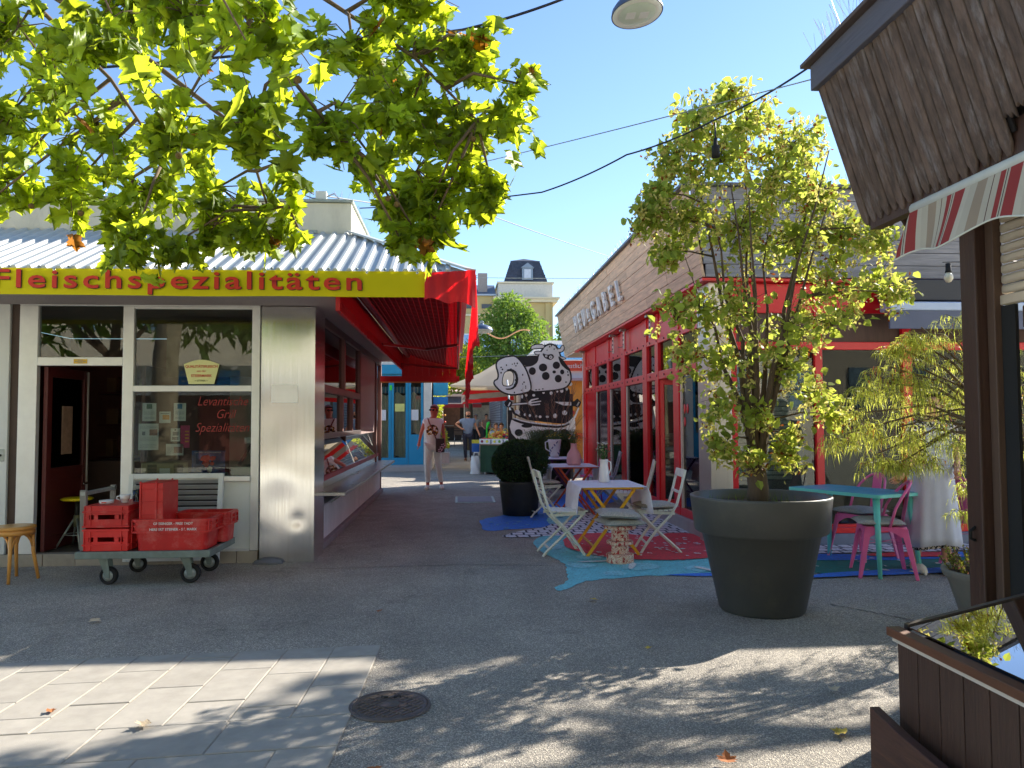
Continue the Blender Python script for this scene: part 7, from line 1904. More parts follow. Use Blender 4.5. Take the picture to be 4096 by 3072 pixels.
# ================================================================== BROWN WOODEN KIOSK (right, near)
KW = M('kiosk_board', (98, 80, 70), .75, k=1, var=.38, scale=3.0, stretch=(9, 9, .8), bump=.5, bscale=8, rand=.14, dirt=.7, dirt_rgb=(150, 142, 142), dscale=1.6, contrast=1.5)
KD = M('kiosk_brown_paint', (72, 48, 38), .5, k=1, var=.22, scale=4, stretch=(8, 8, .7), bump=.25, bscale=10, dirt=.25, dirt_rgb=(92, 70, 56))
KF = M('kiosk_fascia', (96, 94, 104), .7, k=1, var=.25, scale=3, stretch=(8, .7, 8), bump=.4, bscale=9, dirt=.3, dirt_rgb=(86, 80, 84))
kk = thing('wooden_kiosk', 'dark brown wooden kiosk with pointed roof boards and roller shutter', 'kiosk', (3.2, 2.2, 0))
q = MB(); q.box(1.96, 2.02, -.5, 4.06, 3.23, 3.37); q.build('eave_board', KF, kk, bevel=.006)
q = MB(); q.box(1.92, 2.10, -.5, 4.10, 3.372, 3.395); q.build('eave_cap', M('cap_board', (78, 66, 62), .7, var=.2), kk, bevel=.004)
krn = random.Random(11)
y = 4.04
for i in range(50):
    w_ = .068
    y1, y0 = y - .002, y - w_ + .004
    k = krn.uniform(-.004, .004)
    zb = 2.47 + krn.uniform(-.012, .012)
    xt, xb = 1.995, 2.235
    tipw = .3
    if i in (17, 18): zb += .13
    def pt(yy, z, d): f_ = (3.22 - z) / (3.22 - 2.47); return (xt + (xb - xt) * f_ + k + d, yy, z)
    ym = (y0 + y1) / 2
    ring = [(y0, 3.24), (y1, 3.24), (y1, zb + .05), (ym + .012, zb), (ym - .012, zb), (y0, zb + .05)]
    if i in (17, 18): ring = [(y0, 3.24), (y1, 3.24), (y1, zb + .02), (ym + .014, zb + .035), (ym, zb + .01), (ym - .014, zb + .03), (y0, zb)]
    n_ = len(ring)
    q = MB(); vs = [pt(a, b, 0) for a, b in ring] + [pt(a, b, .018) for a, b in ring]
    q.add(vs, [tuple(range(n_)), tuple(reversed(range(n_, 2 * n_)))] + [(j, (j + 1) % n_, n_ + (j + 1) % n_, n_ + j) for j in range(n_)])
    q.build('roof_board', KW, kk, bevel=.006)
    # dark strip behind the joint, painting in the gap's shade
    q = MB(); q.bar(pt(y0 - .003, 3.2, .026), pt(y0 - .003, zb + .09, .026), .03, .008, up=(1, 0, 0)); q.build('gap_shade', DARK, kk)
    y -= w_
for i in range(40):                          # far end skirt, seen from inside
    x0 = 2.22 + i * .1
    q = MB(); ring = [(x0, 3.2), (x0 + .096, 3.2), (x0 + .096, 2.53), (x0 + .06, 2.47), (x0 + .036, 2.47), (x0, 2.53)]
    q.prism([ring], 4.0, 4.02, lambda a, b, c: (a, c, b)); q.build('roof_board', KD, kk)
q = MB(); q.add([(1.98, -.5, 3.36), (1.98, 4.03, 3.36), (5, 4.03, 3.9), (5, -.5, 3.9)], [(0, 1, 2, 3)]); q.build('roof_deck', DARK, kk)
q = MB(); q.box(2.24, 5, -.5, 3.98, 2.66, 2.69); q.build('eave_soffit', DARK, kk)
q = MB(); q.box(2.24, 2.30, -.5, 3.98, 2.44, 2.62); q.build('eave_beam', KD, kk)
q = MB()
for i in range(150):
    yy = krn.uniform(0, 4.05); q.tube([(2.0, yy, 3.395), (2.0 + krn.uniform(-.09, .03), yy + krn.uniform(-.03, .03), 3.56)], .0014, 3, False)
q.build('bird_spikes', SPIKE, kk, fix=False)['kind'] = 'stuff'
# chicken wire below the boards
q = MB()
for i in range(26):
    for j in range(4):
        yy = 3.9 - i * .07; z = 2.45 + j * .05 + (.025 if i % 2 else 0)
        q.tube([(2.27, yy, z), (2.27, yy - .035, z + .02)], .001, 3, False); q.tube([(2.27, yy - .035, z + .02), (2.27, yy - .07, z)], .001, 3, False)
q.build('chicken_wire', GALV, kk, fix=False)['kind'] = 'stuff'
# post, wall, shutter
q = MB(); q.box(2.655, 2.77, 3.74, 3.86, 0, 2.5); q.build('corner_post', KD, kk, bevel=.008)
q = MB(); q.box(2.71, 2.76, 3.68, 3.738, 0, 2.5); q.build('inner_post', M('inner_post', (82, 62, 50), .6, var=.2, stretch=(8, 8, .7)), kk, bevel=.005)
q = MB(); q.tube([(2.66, 3.80, .86), (2.63, 3.80, .84), (2.63, 3.80, .80), (2.655, 3.80, .79)], .008, 6); q.build('ring_bolt', BLACKM, kk)
for k in range(9):
    z = 2.04 + k * .052
    q = MB(); q.box(2.745, 2.775, .5, 3.68, z, z + .046); q.build('shutter_slat', M('shutter_alu', (196, 184, 164), .4, .35, var=.08), kk, bevel=.012)
q = MB(); q.box(2.738, 2.78, .5, 3.68, 1.985, 2.035); q.build('shutter_foot', M('shutter_alu', (196, 184, 164)), kk, bevel=.006)
q = MB(); q.box(2.742, 2.76, 3.58, 3.676, .0, 1.98); q.build('guide_rail', BLACKM, kk)
for z0, z1 in ((1.86, 1.97), (.92, 1.02), (.0, .1)):
    q = MB(); q.box(2.775, 2.815, .5, 3.575, z0, z1); q.build('door_rail', KD, kk, bevel=.006)
for k in range(14):
    q = MB(); q.box(2.81, 2.83, .95 + k * .18, 1.125 + k * .18, .1, 1.86); q.build('door_board', KD, kk, bevel=.004)
q = MB(); q.box(2.78, 2.835, 3.48, 3.57, .0, 1.98); q.build('door_stile', KD, kk, bevel=.006)
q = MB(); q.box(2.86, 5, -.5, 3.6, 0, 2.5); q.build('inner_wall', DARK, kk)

# striped awning on the kiosk
ST_COL = [(0, (214, 206, 188)), (.10, (170, 74, 72)), (.30, (206, 198, 180)), (.33, (86, 80, 74)), (.345, (206, 198, 180)), (.37, (170, 74, 72)), (.46, (206, 198, 180)), (.56, (110, 80, 70)), (.575, (206, 198, 180)), (.68, (176, 158, 138)), (.86, (206, 198, 180))]
STRIPE = clothmat('striped_canvas', (206, 198, 180), None, .25, .85, .05, 6, (ST_COL, .335, 1))
ka = thing('striped_awning', 'rolled awning with red and beige striped valance on the brown kiosk', 'awning', (2.2, 2.6, 2.3))
q = MB(); q.tube([(2.17, 3.46, 2.405), (2.17, .5, 2.405)], .032, 14); q.build('roller_case', M('case_cream', (216, 210, 192), .45), ka)
def kv(u, v):
    yy = 3.45 - u * 2.9; sc = .035 * math.sin(u * 34) * (1 - v)
    return (2.135 - .05 * (1 - v) * (1 + .5 * math.sin(yy * 7)) - .015 * math.sin(yy * 15) * (1 - v), yy + .07 * (1 - v) * (1 - u), 2.385 - .215 * (1 - v) + sc * .6)
q = MB(); q.grid(kv, 120, 8); q.build('valance', STRIPE, ka)
q = MB(); q.tube([(*kv(i / 120, 0)[:2], kv(i / 120, 0)[2]) for i in range(121)], .004, 5); q.build('hem_piping', CREAM, ka)

# glass-topped wooden display box
bx_ = thing('display_box', 'brown boarded display box with slanting glass lid beside the kiosk', 'display case', (2.05, 2.0, 0))
X0, X1, Y0, Y1 = 1.685, 2.64, .6, 2.90
def lz(x): return .615 + (x - 1.685) * .215
for k in range(13):                          # boards of the alley side
    y1 = Y1 - .02 - k * .128
    q = MB(); q.box(X0, X0 + .02, y1 - .124, y1, .02, .575); q.build('side_board', KD, bx_, bevel=.004)
for k in range(7):
    x0 = X0 + .022 + k * .124
    q = MB(); q.box(x0, x0 + .12, Y1 - .02, Y1, .02, .575 + k * .02); q.build('end_board', KD, bx_, bevel=.004)
RAIL = M('lid_rail', (92, 56, 36), .5, var=.2, stretch=(6, .6, 6))
q = MB(); q.box(X0 - .022, X0 + .035, Y0, Y1 + .02, .578, .612); q.build('lid_rail', RAIL, bx_, bevel=.005)
q = MB(); q.box(X0 - .006, X0 + .02, Y0, Y1 + .004, .560, .577); q.build('white_bead', M('bead_white', (190, 180, 168), .6), bx_)
def slant(name, y0, y1, dz0, dz1, mat, x0=X0 + .036, x1=X1):
    q = MB(); q.add([(x0, y0, lz(x0) + dz0), (x1, y0, lz(x1) + dz0), (x1, y1, lz(x1) + dz0), (x0, y1, lz(x0) + dz0), (x0, y0, lz(x0) + dz1), (x1, y0, lz(x1) + dz1), (x1, y1, lz(x1) + dz1), (x0, y1, lz(x0) + dz1)], [(0, 3, 2, 1), (4, 5, 6, 7), (0, 1, 5, 4), (1, 2, 6, 5), (2, 3, 7, 6), (3, 0, 4, 7)])
    return q.build(name, mat, bx_)
FRM = M('lid_frame', (54, 46, 42), .45, var=.15)
slant('lid_frame', Y1 - .03, Y1 - .008, -.02, .006, FRM); slant('lid_frame', 1.70, 1.75, -.02, .012, FRM)
slant('lid_frame', 1.751, Y1 - .031, -.02, .012, FRM, X1 - .12, X1 - .08); slant('lid_frame', 1.751, Y1 - .031, -.02, .012, FRM, X1 - .05, X1)
slant('glass_lid', 1.751, Y1 - .031, -.006, .0, glassmat('lid_glass', (190, 205, 205), 4.5), X0 + .037, X1 - .121)
slant('glass_lid', .6, 1.699, -.006, .0, MATS['lid_glass'], X0 + .037, X1 - .121)
slant('tray_floor', Y0, Y1 - .04, -.14, -.13, M('tray_felt', (70, 78, 92), .9, var=.15), X0 + .03, X1 - .05)
slant('price_sheet', 1.9, 2.12, -.128, -.126, PAPER, X0 + .25, X0 + .42)
slant('price_sheet', 2.5, 2.75, -.128, -.126, M('sheet_green', (176, 196, 180), .8), X0 + .42, X0 + .60)
pk = MB(); pk.add([(1.60, 1.2, .0), (1.60, 2.94, .0), (1.60, 2.94, .30), (1.60, 2.72, .27), (1.60, 1.2, .16), (1.64, 1.2, .0), (1.64, 2.94, .0), (1.64, 2.94, .30), (1.64, 2.72, .27), (1.64, 1.2, .16)], [(0, 1, 2, 3, 4), (9, 8, 7, 6, 5), (0, 5, 6, 1), (1, 6, 7, 2), (2, 7, 8, 3), (3, 8, 9, 4), (4, 9, 5, 0)])
pk.build('base_plank', M('rough_plank', (74, 46, 36), .7, var=.3, stretch=(5, .6, 6), bump=.5, bscale=12, dirt=.3, dirt_rgb=(150, 110, 60), dscale=3), bx_, bevel=.004)
q = MB(); q.lathe([(0, .012), (.012, .010), (.018, 0)], n=12); me = q.mesh('coach_bolt', GALV); me.transform(Matrix.Translation((1.598, 2.62, .16)) @ Matrix.Rotation(R(-90), 4, 'Y')); place('coach_bolt', me, bx_)

# ================================================================== STREET LAMPS AND CABLES
def street_lamp(label, x, y, z, r_, tilt=0.):
    o = thing('hanging_street_lamp', label, 'street lamp', (x, y, z))
    mt = Matrix.Translation((x, y, z)) @ Matrix.Rotation(tilt, 4, 'Y') @ Matrix.Rotation(R(-6), 4, 'X')
    def lp(name, prof, mat, n=36):
        q = MB(); q.lathe([(a * r_, b * r_) for a, b in prof], n=n); me = q.mesh(name, mat); me.transform(mt); return place(name, me, o)
    lp('housing', [(1.0, .0), (1.0, .04), (.96, .18), (.82, .36), (.5, .52), (.2, .58), (.2, .68), (0, .7)], M('lamp_blue_grey', (76, 88, 112), .4, .3))
    lp('rim_ring', [(.74, -.012), (.99, .002), (.985, .012), (.74, .012)], M('lamp_rim', (206, 204, 198), .5))
    lp('lens', [(0, -.07), (.4, -.06), (.68, -.03), (.735, .0)], M('lamp_lens', (186, 196, 184), .2, var=.1))
    lp('led_plate', [(0, .03), (.7, .03), (.7, .05), (0, .05)], M('led_plate', (200, 200, 190), .5))
    for sx in (-.45, .08):
        q = MB(); q.box(sx * r_, (sx + .36) * r_, -.2 * r_, .2 * r_, -.082 * r_, -.072 * r_); me = q.mesh('led_module', M('led_cells', (226, 228, 214), .4, var=.15, scale=160)); me.transform(mt); place('led_module', me, o)
    q = MB(); q.lathe([(.05, 0), (.09, 0), (.09, .03), (.05, .03)], n=14); me = q.mesh('hook_ring', GALV); me.transform(mt @ Matrix.Translation((0, 0, .78 * r_)) @ Matrix.Rotation(R(90), 4, 'X') @ Matrix.Diagonal((r_ * 2.2,) * 3 + (1,))); place('hook_ring', me, o)
    return o
street_lamp('large round hanging lamp with pale lens high over the alley', 1.50, 6.15, 4.78, .215, R(-6))
street_lamp('distant dark hanging lamp beside the red awning edge', .68, 20.5, 3.78, .30, 0)
CBL = M('cable_black', (26, 28, 40), .5)
def cable(name, label, pts, r_, sag=0., n=30, mat=None, extra=None, cat='cable'):
    o = thing(name, label, cat, pts[0])
    P_ = []
    for a, b in zip(pts[:-1], pts[1:]):
        a, b = Vector(a), Vector(b)
        for k in range(n):
            f_ = k / n; p = a.lerp(b, f_); p.z -= sag * 4 * f_ * (1 - f_); P_.append(p)
    P_.append(Vector(pts[-1]))
    q = MB(); q.tube(P_, r_, 6); q.build('strand', mat or CBL, o)
    if extra: extra(o)
    return o
cable('lamp_cable', 'twin black cable rising from the plane leaves to the big lamp', [(-3.5, 6.6, 4.35), (.05, 6.2, 4.62), (1.15, 6.1, 4.98), (1.50, 6.1, 5.06)], .011, .03)
cable('lamp_cable', 'black cable going on above the big lamp to the kiosk side', [(1.50, 6.1, 5.06), (5, 5.9, 5.4)], .010, .0)
def sock(o):
    q = MB(); q.tube([(1.73, 4.96, 3.40), (1.735, 4.97, 3.33), (1.735, 4.97, 3.30)], .006, 6); q.build('drop_cord', CBL, o)
    q = MB(); q.lathe([(0, .13), (.012, .13), (.016, .08), (.026, .075), (.028, .0), (.022, .0), (0, .01)], c=(1.735, 4.97, 3.17), n=14); q.build('lamp_socket', BLACKM, o)
cable('light_string', 'drooping black cable with empty lamp socket before the potted tree', [(-1.0, 8.0, 3.62), (.7, 6.2, 3.28), (1.25, 5.5, 3.36), (1.73, 4.96, 3.42), (1.97, 4.08, 3.38)], .006, .02, extra=sock)
cable('span_wire', 'thin steel wire from kiosk eave corner over to the pale parapet', [(1.975, 4.06, 3.30), (-1.1, 8.5, 3.95)], .0035, .02, mat=GALV)
cable('span_wire', 'grey wire from parapet box across the alley sky', [(-1.5, 8.62, 3.93), (.6, 13, 4.9), (5, 22, 6)], .008, .03, mat=M('grey_cable', (130, 132, 136)))
cable('span_wire', 'thin pale wire across the alley below slate tower roof', [(-1.2, 30, 7.0), (6, 30, 7.0)], .012, .02, mat=GALV)
cable('span_wire', 'thin pale wire low across the alley before far trees', [(-1.2, 20, 3.02), (2.6, 19.5, 3.1)], .009, .02, mat=GALV)
cable('rope_light', 'wavy orange hose strung before the far trees', [(.5 + .1 * k, 24, 4.1 + .14 * math.sin(k * .42 + 1)) for k in range(19)], .022, .0, 3, mat=M('hose_orange', (206, 150, 110), .6))
lb = thing('light_bulb', 'clear filament bulb hanging beside the striped awning', 'light bulb', (4.3, 6.4, 2.6))
q = MB(); q.tube([(4.25, 6.4, 2.78), (5.2, 6.4, 2.80)], .004, 5); q.build('cord', CBL, lb)
q = MB(); q.lathe([(0, .11), (.022, .11), (.022, .05), (.028, .03), (0, .03)], c=(4.30, 6.4, 2.66), n=12); q.build('socket', BLACKM, lb)
q = MB(); q.lathe([(0, -.06), (.02, -.055), (.038, -.025), (.036, .0), (.02, .03), (0, .031)], c=(4.30, 6.4, 2.66), n=16); q.build('globe', M('bulb_glass', (236, 220, 180), .05, coat=.5), lb)
# ================================================================== FOLIAGE
PLL = leafmat('plane_leaf', (112, 138, 46), (204, 218, 48), .64, .42, .34, .45, .012, (170, 110, 40))
def plane_leaf(seed):
    """lobed plane leaf, base at the origin, blade along +Y, about 1 long"""
    r_ = random.Random(seed)
    half = [(0, 0), (.10, -.07), (.30, -.02), (.56, .03), (.40, .17), (.46, .24), (.34, .27), (.62, .46), (.52, .50), (.66, .66), (.44, .58), (.36, .63), (.24, .52), (.22, .68), (.26, .74), (.14, .82), (0, 1.0)]
    half = [(x * r_.uniform(.92, 1.08), y) for x, y in half]
    b1, b2 = r_.uniform(-.05, .3), r_.uniform(-.5, .5)
    def zz(x, y): return abs(x) * b1 + b2 * y * y - .25 * x * x
    vs = []; fs = []
    mid = [(0, t_) for t_ in (0, .15, .32, .5, .68, 1.0)]
    # right and left half as fans of short strips toward the midrib
    def near(y):
        k = min(range(len(mid)), key=lambda i: abs(mid[i][1] - y * .92)); return k
    mi = []
    for m_ in mid: mi.append(len(vs)); vs.append((m_[0], m_[1], zz(*m_)))
    for s_ in (-1, 1):
        prev = mi[0]; pk = 0
        for (x, y) in half[1:-1]:
            i = len(vs); vs.append((s_ * x, y, zz(x, y)))
            k = max(pk, near(y))
            fs.append((prev, i, mi[pk]) if prev != mi[pk] else (prev, i, mi[min(pk + 1, 5)]))
            if k != pk:
                for kk_ in range(pk, k): fs.append((i, mi[kk_ + 1], mi[kk_]))
            prev, pk = i, k
        fs.append((prev, mi[5], mi[pk]))
        for kk_ in range(pk, 5):
            pass
    fs = [f for f in fs if len(set(f)) == 3]
    return vs, fs
PLEAVES = [plane_leaf(i) for i in range(5)]
PL_ME = []
for vs, fs in PLEAVES:
    q = MB(); q.add(vs, fs, True); PL_ME.append(q.mesh('leaf', PLL, fix=False))
BARK = M('twig_bark', (96, 80, 62), .85, var=.25, scale=18)
TRUNKB = M('plane_bark', (150, 138, 112), .85, var=.3, scale=5, dirt=.8, dirt_rgb=(96, 86, 66), dscale=4, bump=.4, bscale=12)

def leaf_matrix(p, nrm_bias, size, r_):
    """tip hangs down and outward, blade faces a random way"""
    tip = Vector((r_.gauss(0, .55), r_.gauss(0, .55), -abs(r_.gauss(.7, .45)))).normalized()
    n_ = (Vector(nrm_bias) + Vector((r_.gauss(0, .8), r_.gauss(0, .8), r_.gauss(0, .8)))).normalized()
    n_ = (n_ - tip * n_.dot(tip))
    n_ = n_.normalized() if n_.length > 1e-4 else tip.orthogonal().normalized()
    x = tip.cross(n_)
    return Matrix.Translation(p) @ Matrix((x, tip, n_)).transposed().to_4x4() @ Matrix.Scale(size, 4)

pt_ = thing('plane_tree', 'plane tree branches with lobed yellow green leaves hanging over the stall roof', 'tree', (-5.4, 1.4, 0))
q = MB(); q.tube([(-5.4, 1.4, 0), (-5.35, 1.42, 1.0), (-5.3, 1.5, 2.6), (-5.0, 1.8, 4.2), (-4.4, 2.3, 5.2)], [.30, .24, .22, .19, .14], 14); q.build('trunk', TRUNKB, pt_)
# clusters: centre, radius (metres)
CL = [(-3.05, 5.5, 4.18, .5), (-2.35, 5.1, 3.98, .5), (-1.62, 4.6, 3.85, .46), (-1.05, 4.3, 3.62, .40), (-.68, 5.0, 3.90, .45), (-.28, 5.5, 4.10, .45), (.08, 5.5, 4.2, .3),
      (-.35, 5.0, 4.3, .35), (-1.4, 4.8, 4.3, .45), (-2.3, 5.6, 4.5, .5), (.15, 5.6, 4.05, .18),
      (-3.35, 6.0, 3.78, .5), (-2.75, 6.0, 3.7, .5), (-1.78, 5.0, 3.38, .44), (-1.18, 4.6, 3.20, .38), (-.78, 5.0, 3.42, .40), (-.35, 5.5, 3.62, .46), (.02, 5.5, 3.56, .36), (.42, 5.2, 3.74, .13), (.40, 5.2, 3.46, .12), (.33, 5.3, 3.58, .08),
      (-3.5, 6.2, 3.32, .32), (-3.0, 6.2, 3.26, .34), (-2.35, 6.0, 3.18, .40), (-1.82, 6.0, 3.22, .38), (-2.26, 5.6, 2.75, .20), (-1.95, 5.6, 2.72, .17), (-1.48, 5.8, 2.92, .25), (-1.18, 5.8, 2.86, .14),
      (-.28, 5.5, 3.22, .36), (.08, 5.5, 3.2, .28), (.26, 5.4, 3.05, .17), (-.6, 5.5, 3.30, .24), (-.2, 5.4, 2.90, .22), (-.17, 5.4, 2.80, .12), (-.37, 5.3, 2.64, .13), (-1.30, 5.8, 3.2, .14), (-.44, 5.5, 2.95, .20), (-.30, 5.35, 2.76, .10), (-3.7, 6.1, 3.0, .22), (-2.6, 6.1, 2.98, .22), (-1.75, 5.7, 2.85, .2)]
prn = random.Random(21)
LIMBS = [[(-4.4, 2.3, 5.2), (-3.4, 3.6, 5.3), (-2.2, 4.6, 4.9), (-1.2, 5.0, 4.4), (-.3, 5.4, 4.0), (.15, 5.4, 3.55)],
         [(-4.4, 2.3, 5.2), (-4.0, 4.0, 5.2), (-3.3, 5.4, 4.7), (-2.6, 5.9, 4.0), (-2.2, 5.9, 3.4)],
         [(-2.2, 4.6, 4.9), (-1.5, 4.5, 4.2), (-1.1, 4.5, 3.6), (-.8, 5.0, 3.3)],
         [(-3.3, 5.4, 4.7), (-2.4, 5.8, 4.2), (-1.6, 5.9, 3.6), (-1.4, 5.8, 3.0)]]
tw_ = MB()
lv_ = []
for L in LIMBS: tw_.tube(L, [.03 - .022 * i / (len(L) - 1) for i in range(len(L))], 8)
LP = [Vector(a).lerp(Vector(b), f) for L in LIMBS for a, b in zip(L[:-1], L[1:]) for f in (0, .25, .5, .75, 1)]
all_leaves = []
for (cx, cy, cz_, cr) in CL:
    c = Vector((cx, cy, cz_))
    start = min(LP, key=lambda p: (p - c).length + max(0, c.z - p.z) * 1.5)
    mid = start.lerp(c, .5) + Vector((prn.uniform(-.06, .06), prn.uniform(-.06, .06), .08))
    tw_.tube([start, mid, c], [.016, .011, .007], 6)
    nt_ = max(3, int(31 * cr))
    for k in range(nt_):
        d = Vector((prn.gauss(0, 1), prn.gauss(0, 1.2), prn.gauss(-.35, 1))).normalized()
        tip = c + Vector((d.x * cr * 1.05, d.y * cr * .4, d.z * cr * 1.05)) * prn.uniform(.45, 1.1)
        m_ = c.lerp(tip, .5) + Vector((prn.uniform(-.05, .05), prn.uniform(-.05, .05), prn.uniform(-.01, .06)))
        tw_.tube([c, m_, tip], [.006, .004, .0025], 5)
        for j in range(6):
            f = prn.uniform(.25, 1.05); p = (c.lerp(m_, f * 2) if f < .5 else m_.lerp(tip, f * 2 - 1))
            all_leaves.append((p + Vector((prn.gauss(0, .05), prn.gauss(0, .06), prn.gauss(-.02, .06))), prn.uniform(.065, .15)))
# a few big near leaves
for p, s in (((-.88, 3.2, 2.78), .17), ((-1.15, 3.3, 3.0), .13), ((-.60, 3.3, 3.06), .16), ((-1.45, 3.5, 3.05), .13), ((-1.7, 3.6, 3.15), .13), ((-.75, 3.5, 3.0), .12)):
    all_leaves.append((Vector(p), s))
tw_.tube([(-1.5, 4.5, 4.2), (-1.2, 3.7, 3.6), (-.9, 3.3, 3.05)], [.012, .008, .004], 6)
tw_.tube([(-1.2, 5.0, 4.4), (-.8, 3.9, 3.6), (-.6, 3.3, 3.25)], [.012, .008, .004], 6)
tw_.tube([(-2.2, 4.6, 4.9), (-1.9, 4.0, 3.8), (-1.5, 3.4, 3.2)], [.012, .008, .004], 6)
tw_.build('branches', BARK, pt_)
mats_ = [(leaf_matrix(p, (0, -.7, .5), s * 1.15, prn), i % 5, s / max(.5, p.y)) for i, (p, s) in enumerate(all_leaves)]
order = sorted(range(len(mats_)), key=lambda i: -mats_[i][2])
single = set(order[:300])
cm = MB()
for i, (mx_, k, _) in enumerate(mats_):
    if i in single:
        o = bpy.data.objects.new('leaf', PL_ME[k]); COL.objects.link(o); o.parent = pt_
        o.matrix_parent_inverse = BASE[pt_.name].inverted(); o.matrix_basis = mx_
    else:
        cm.add([mx_ @ Vector(v) for v in PLEAVES[k][0]], PLEAVES[k][1], True)
cm.build('crown', PLL, pt_, fix=False)['kind'] = 'stuff'
SEED = M('seed_ball', (104, 84, 44), .9, var=.3, scale=120, bump=1., bscale=180)
for p in ((-3.15, 5.9, 3.02), (-2.7, 5.7, 2.92), (-.46, 5.2, 2.92), (-.40, 5.2, 2.88), (-.86, 4.2, 3.28), (-1.7, 4.8, 3.05), (.12, 5.3, 3.38), (-3.4, 5.8, 3.3), (-.75, 5.2, 3.25)):
    q = MB(); q.ico(p, .022, 2, (1, 1, 1), .05); q.build('seed_ball', SEED, pt_); q = MB(); q.tube([p, (p[0] + .02, p[1], p[2] + .09)], .002, 4); q.build('seed_stalk', BARK, pt_)

# ------------------------------------------------------------------ generic small-leaf crown
def small_leaf(q, p, tip, n_, L, W_):
    x = tip.cross(n_).normalized()
    q.add([p, p + tip * L * .4 + x * W_ + n_ * W_ * .3, p + tip * L, p + tip * L * .4 - x * W_ + n_ * W_ * .3], [(0, 1, 2), (0, 2, 3)])

def round_leaf(q, p, tip, n_, L, W_):
    x = tip.cross(n_).normalized(); u = n_ * W_ * .35
    q.add([p, p + tip * L * .28 + x * W_ * .9 + u, p + tip * L * .66 + x * W_ * .75 + u, p + tip * L, p + tip * L * .66 - x * W_ * .75 + u, p + tip * L * .28 - x * W_ * .9 + u], [(0, 1, 2, 3), (0, 3, 4, 5)])

def rdir(r_, zb=0.): return Vector((r_.gauss(0, 1), r_.gauss(0, 1), r_.gauss(zb, 1))).normalized()

# potted tree
POTL = leafmat('hop_leaf', (126, 148, 66), (206, 216, 88), .55, .5, .32, .35)
POTF = leafmat('hop_fruit', (200, 190, 110), (236, 226, 130), .42, .6, .25, .3, .10, (150, 84, 36))
tt_ = thing('potted_tree', 'leafy multi stemmed tree with yellow green fruit clusters in huge planter', 'tree', (2.25, 5.64, .77))
CP = [(2.05, 5.6, 3.88, .13), (1.80, 5.6, 3.66, .24), (2.2, 5.6, 3.66, .28), (2.55, 5.6, 3.50, .28), (1.62, 5.6, 3.34, .22), (1.98, 5.6, 3.36, .36), (2.45, 5.6, 3.24, .36), (2.72, 5.6, 3.14, .26), (1.42, 5.55, 2.92, .17), (1.70, 5.6, 2.90, .28), (2.15, 5.65, 2.86, .34), (2.55, 5.65, 2.78, .34), (2.92, 5.6, 2.80, .28), (3.22, 5.6, 2.82, .20), (2.8, 5.6, 2.42, .30), (3.18, 5.6, 2.42, .2), (3.36, 5.6, 2.38, .14), (1.78, 5.5, 2.24, .26), (1.60, 5.5, 2.14, .2), (2.1, 5.5, 2.20, .30), (2.46, 5.55, 2.10, .32), (2.84, 5.6, 2.12, .26), (1.72, 5.5, 1.86, .22), (2.0, 5.45, 1.84, .26), (2.42, 5.5, 1.78, .26), (2.68, 5.6, 1.60, .2), (2.82, 5.6, 1.46, .1), (1.92, 5.5, 1.52, .16), (2.2, 5.45, 1.45, .14), (1.96, 5.5, 1.24, .13), (2.12, 5.5, 1.16, .15), (2.46, 5.55, 1.28, .1), (2.44, 5.55, 1.14, .09), (1.55, 5.6, 2.65, .1), (1.5, 5.55, 3.1, .12)]
r5 = random.Random(5)
br = MB(); lv = MB(); fr_ = MB()
base = Vector((2.25, 5.64, .76))
br.tube([base, base + Vector((0, 0, .15)), base + Vector((-.02, 0, .32))], [.085, .075, .07], 10)
stems = []
for k in range(11):
    a = 2 * math.pi * k / 11 + r5.uniform(-.2, .2); s_ = r5.uniform(.28, 1.0)
    P_ = [base + Vector((0, 0, .22))]
    H_ = r5.uniform(1.7, 2.75)
    for j in range(1, 7):
        f = j / 6
        P_.append(base + Vector((.72 * s_ * math.cos(a) * f ** 1.25 + r5.uniform(-.03, .03), .5 * s_ * math.sin(a) * f ** 1.25 + r5.uniform(-.03, .03), .22 + H_ * f)))
    br.tube(P_, [.036, .028, .021, .015, .010, .007, .004], 7); stems += [p_ for p_ in P_[1:]]
    stems += [P_[i].lerp(P_[i + 1], .5) for i in range(1, 6)]
for (cx, cy, cz_, cr) in CP:
    c = Vector((cx, cy, cz_))
    st = min(stems, key=lambda p: (p - c).length + max(0, p.z - c.z) * 1.2)
    br.tube([st, st.lerp(c, .5) + Vector((0, 0, .03)), c], [.009, .006, .004], 5)
    n_t = int((12 + cr * 60) * (1.25 if cz_ > 2.5 else .62))
    for k in range(n_t):
        d = rdir(r5); tip = c + Vector((d.x * cr, d.y * cr * 1.5, d.z * cr)) * r5.uniform(.35, 1.0)
        br.tube([c, c.lerp(tip, .5) + Vector((0, 0, .03)), tip], [.0035, .0025, .0012], 4, False)
        for j in range(7):
            p = c.lerp(tip, r5.uniform(.3, 1.08)) + Vector((r5.gauss(0, .04), r5.gauss(0, .05), r5.gauss(0, .04)))
            tp = (rdir(r5, -.4)); n_ = tp.cross(rdir(r5)).normalized(); L = r5.uniform(.035, .085)
            round_leaf(lv, p, tp, n_, L, L * .40)
        if r5.random() < .9:
            p0 = tip + Vector((r5.gauss(0, .02), r5.gauss(0, .02), -.01))
            for j in range(14):
                tp = Vector((r5.gauss(0, .7), r5.gauss(0, .7), r5.gauss(-.5, .5))).normalized(); n_ = tp.cross(rdir(r5)).normalized()
                small_leaf(fr_, p0 + Vector((r5.gauss(0, .022), r5.gauss(0, .022), r5.gauss(-.015, .03))), tp, n_, r5.uniform(.03, .048), .010)
br.build('trunk', M('grey_bark', (86, 72, 58), .9, var=.3, scale=14, stretch=(3, 3, .6), bump=.6, bscale=20), tt_)
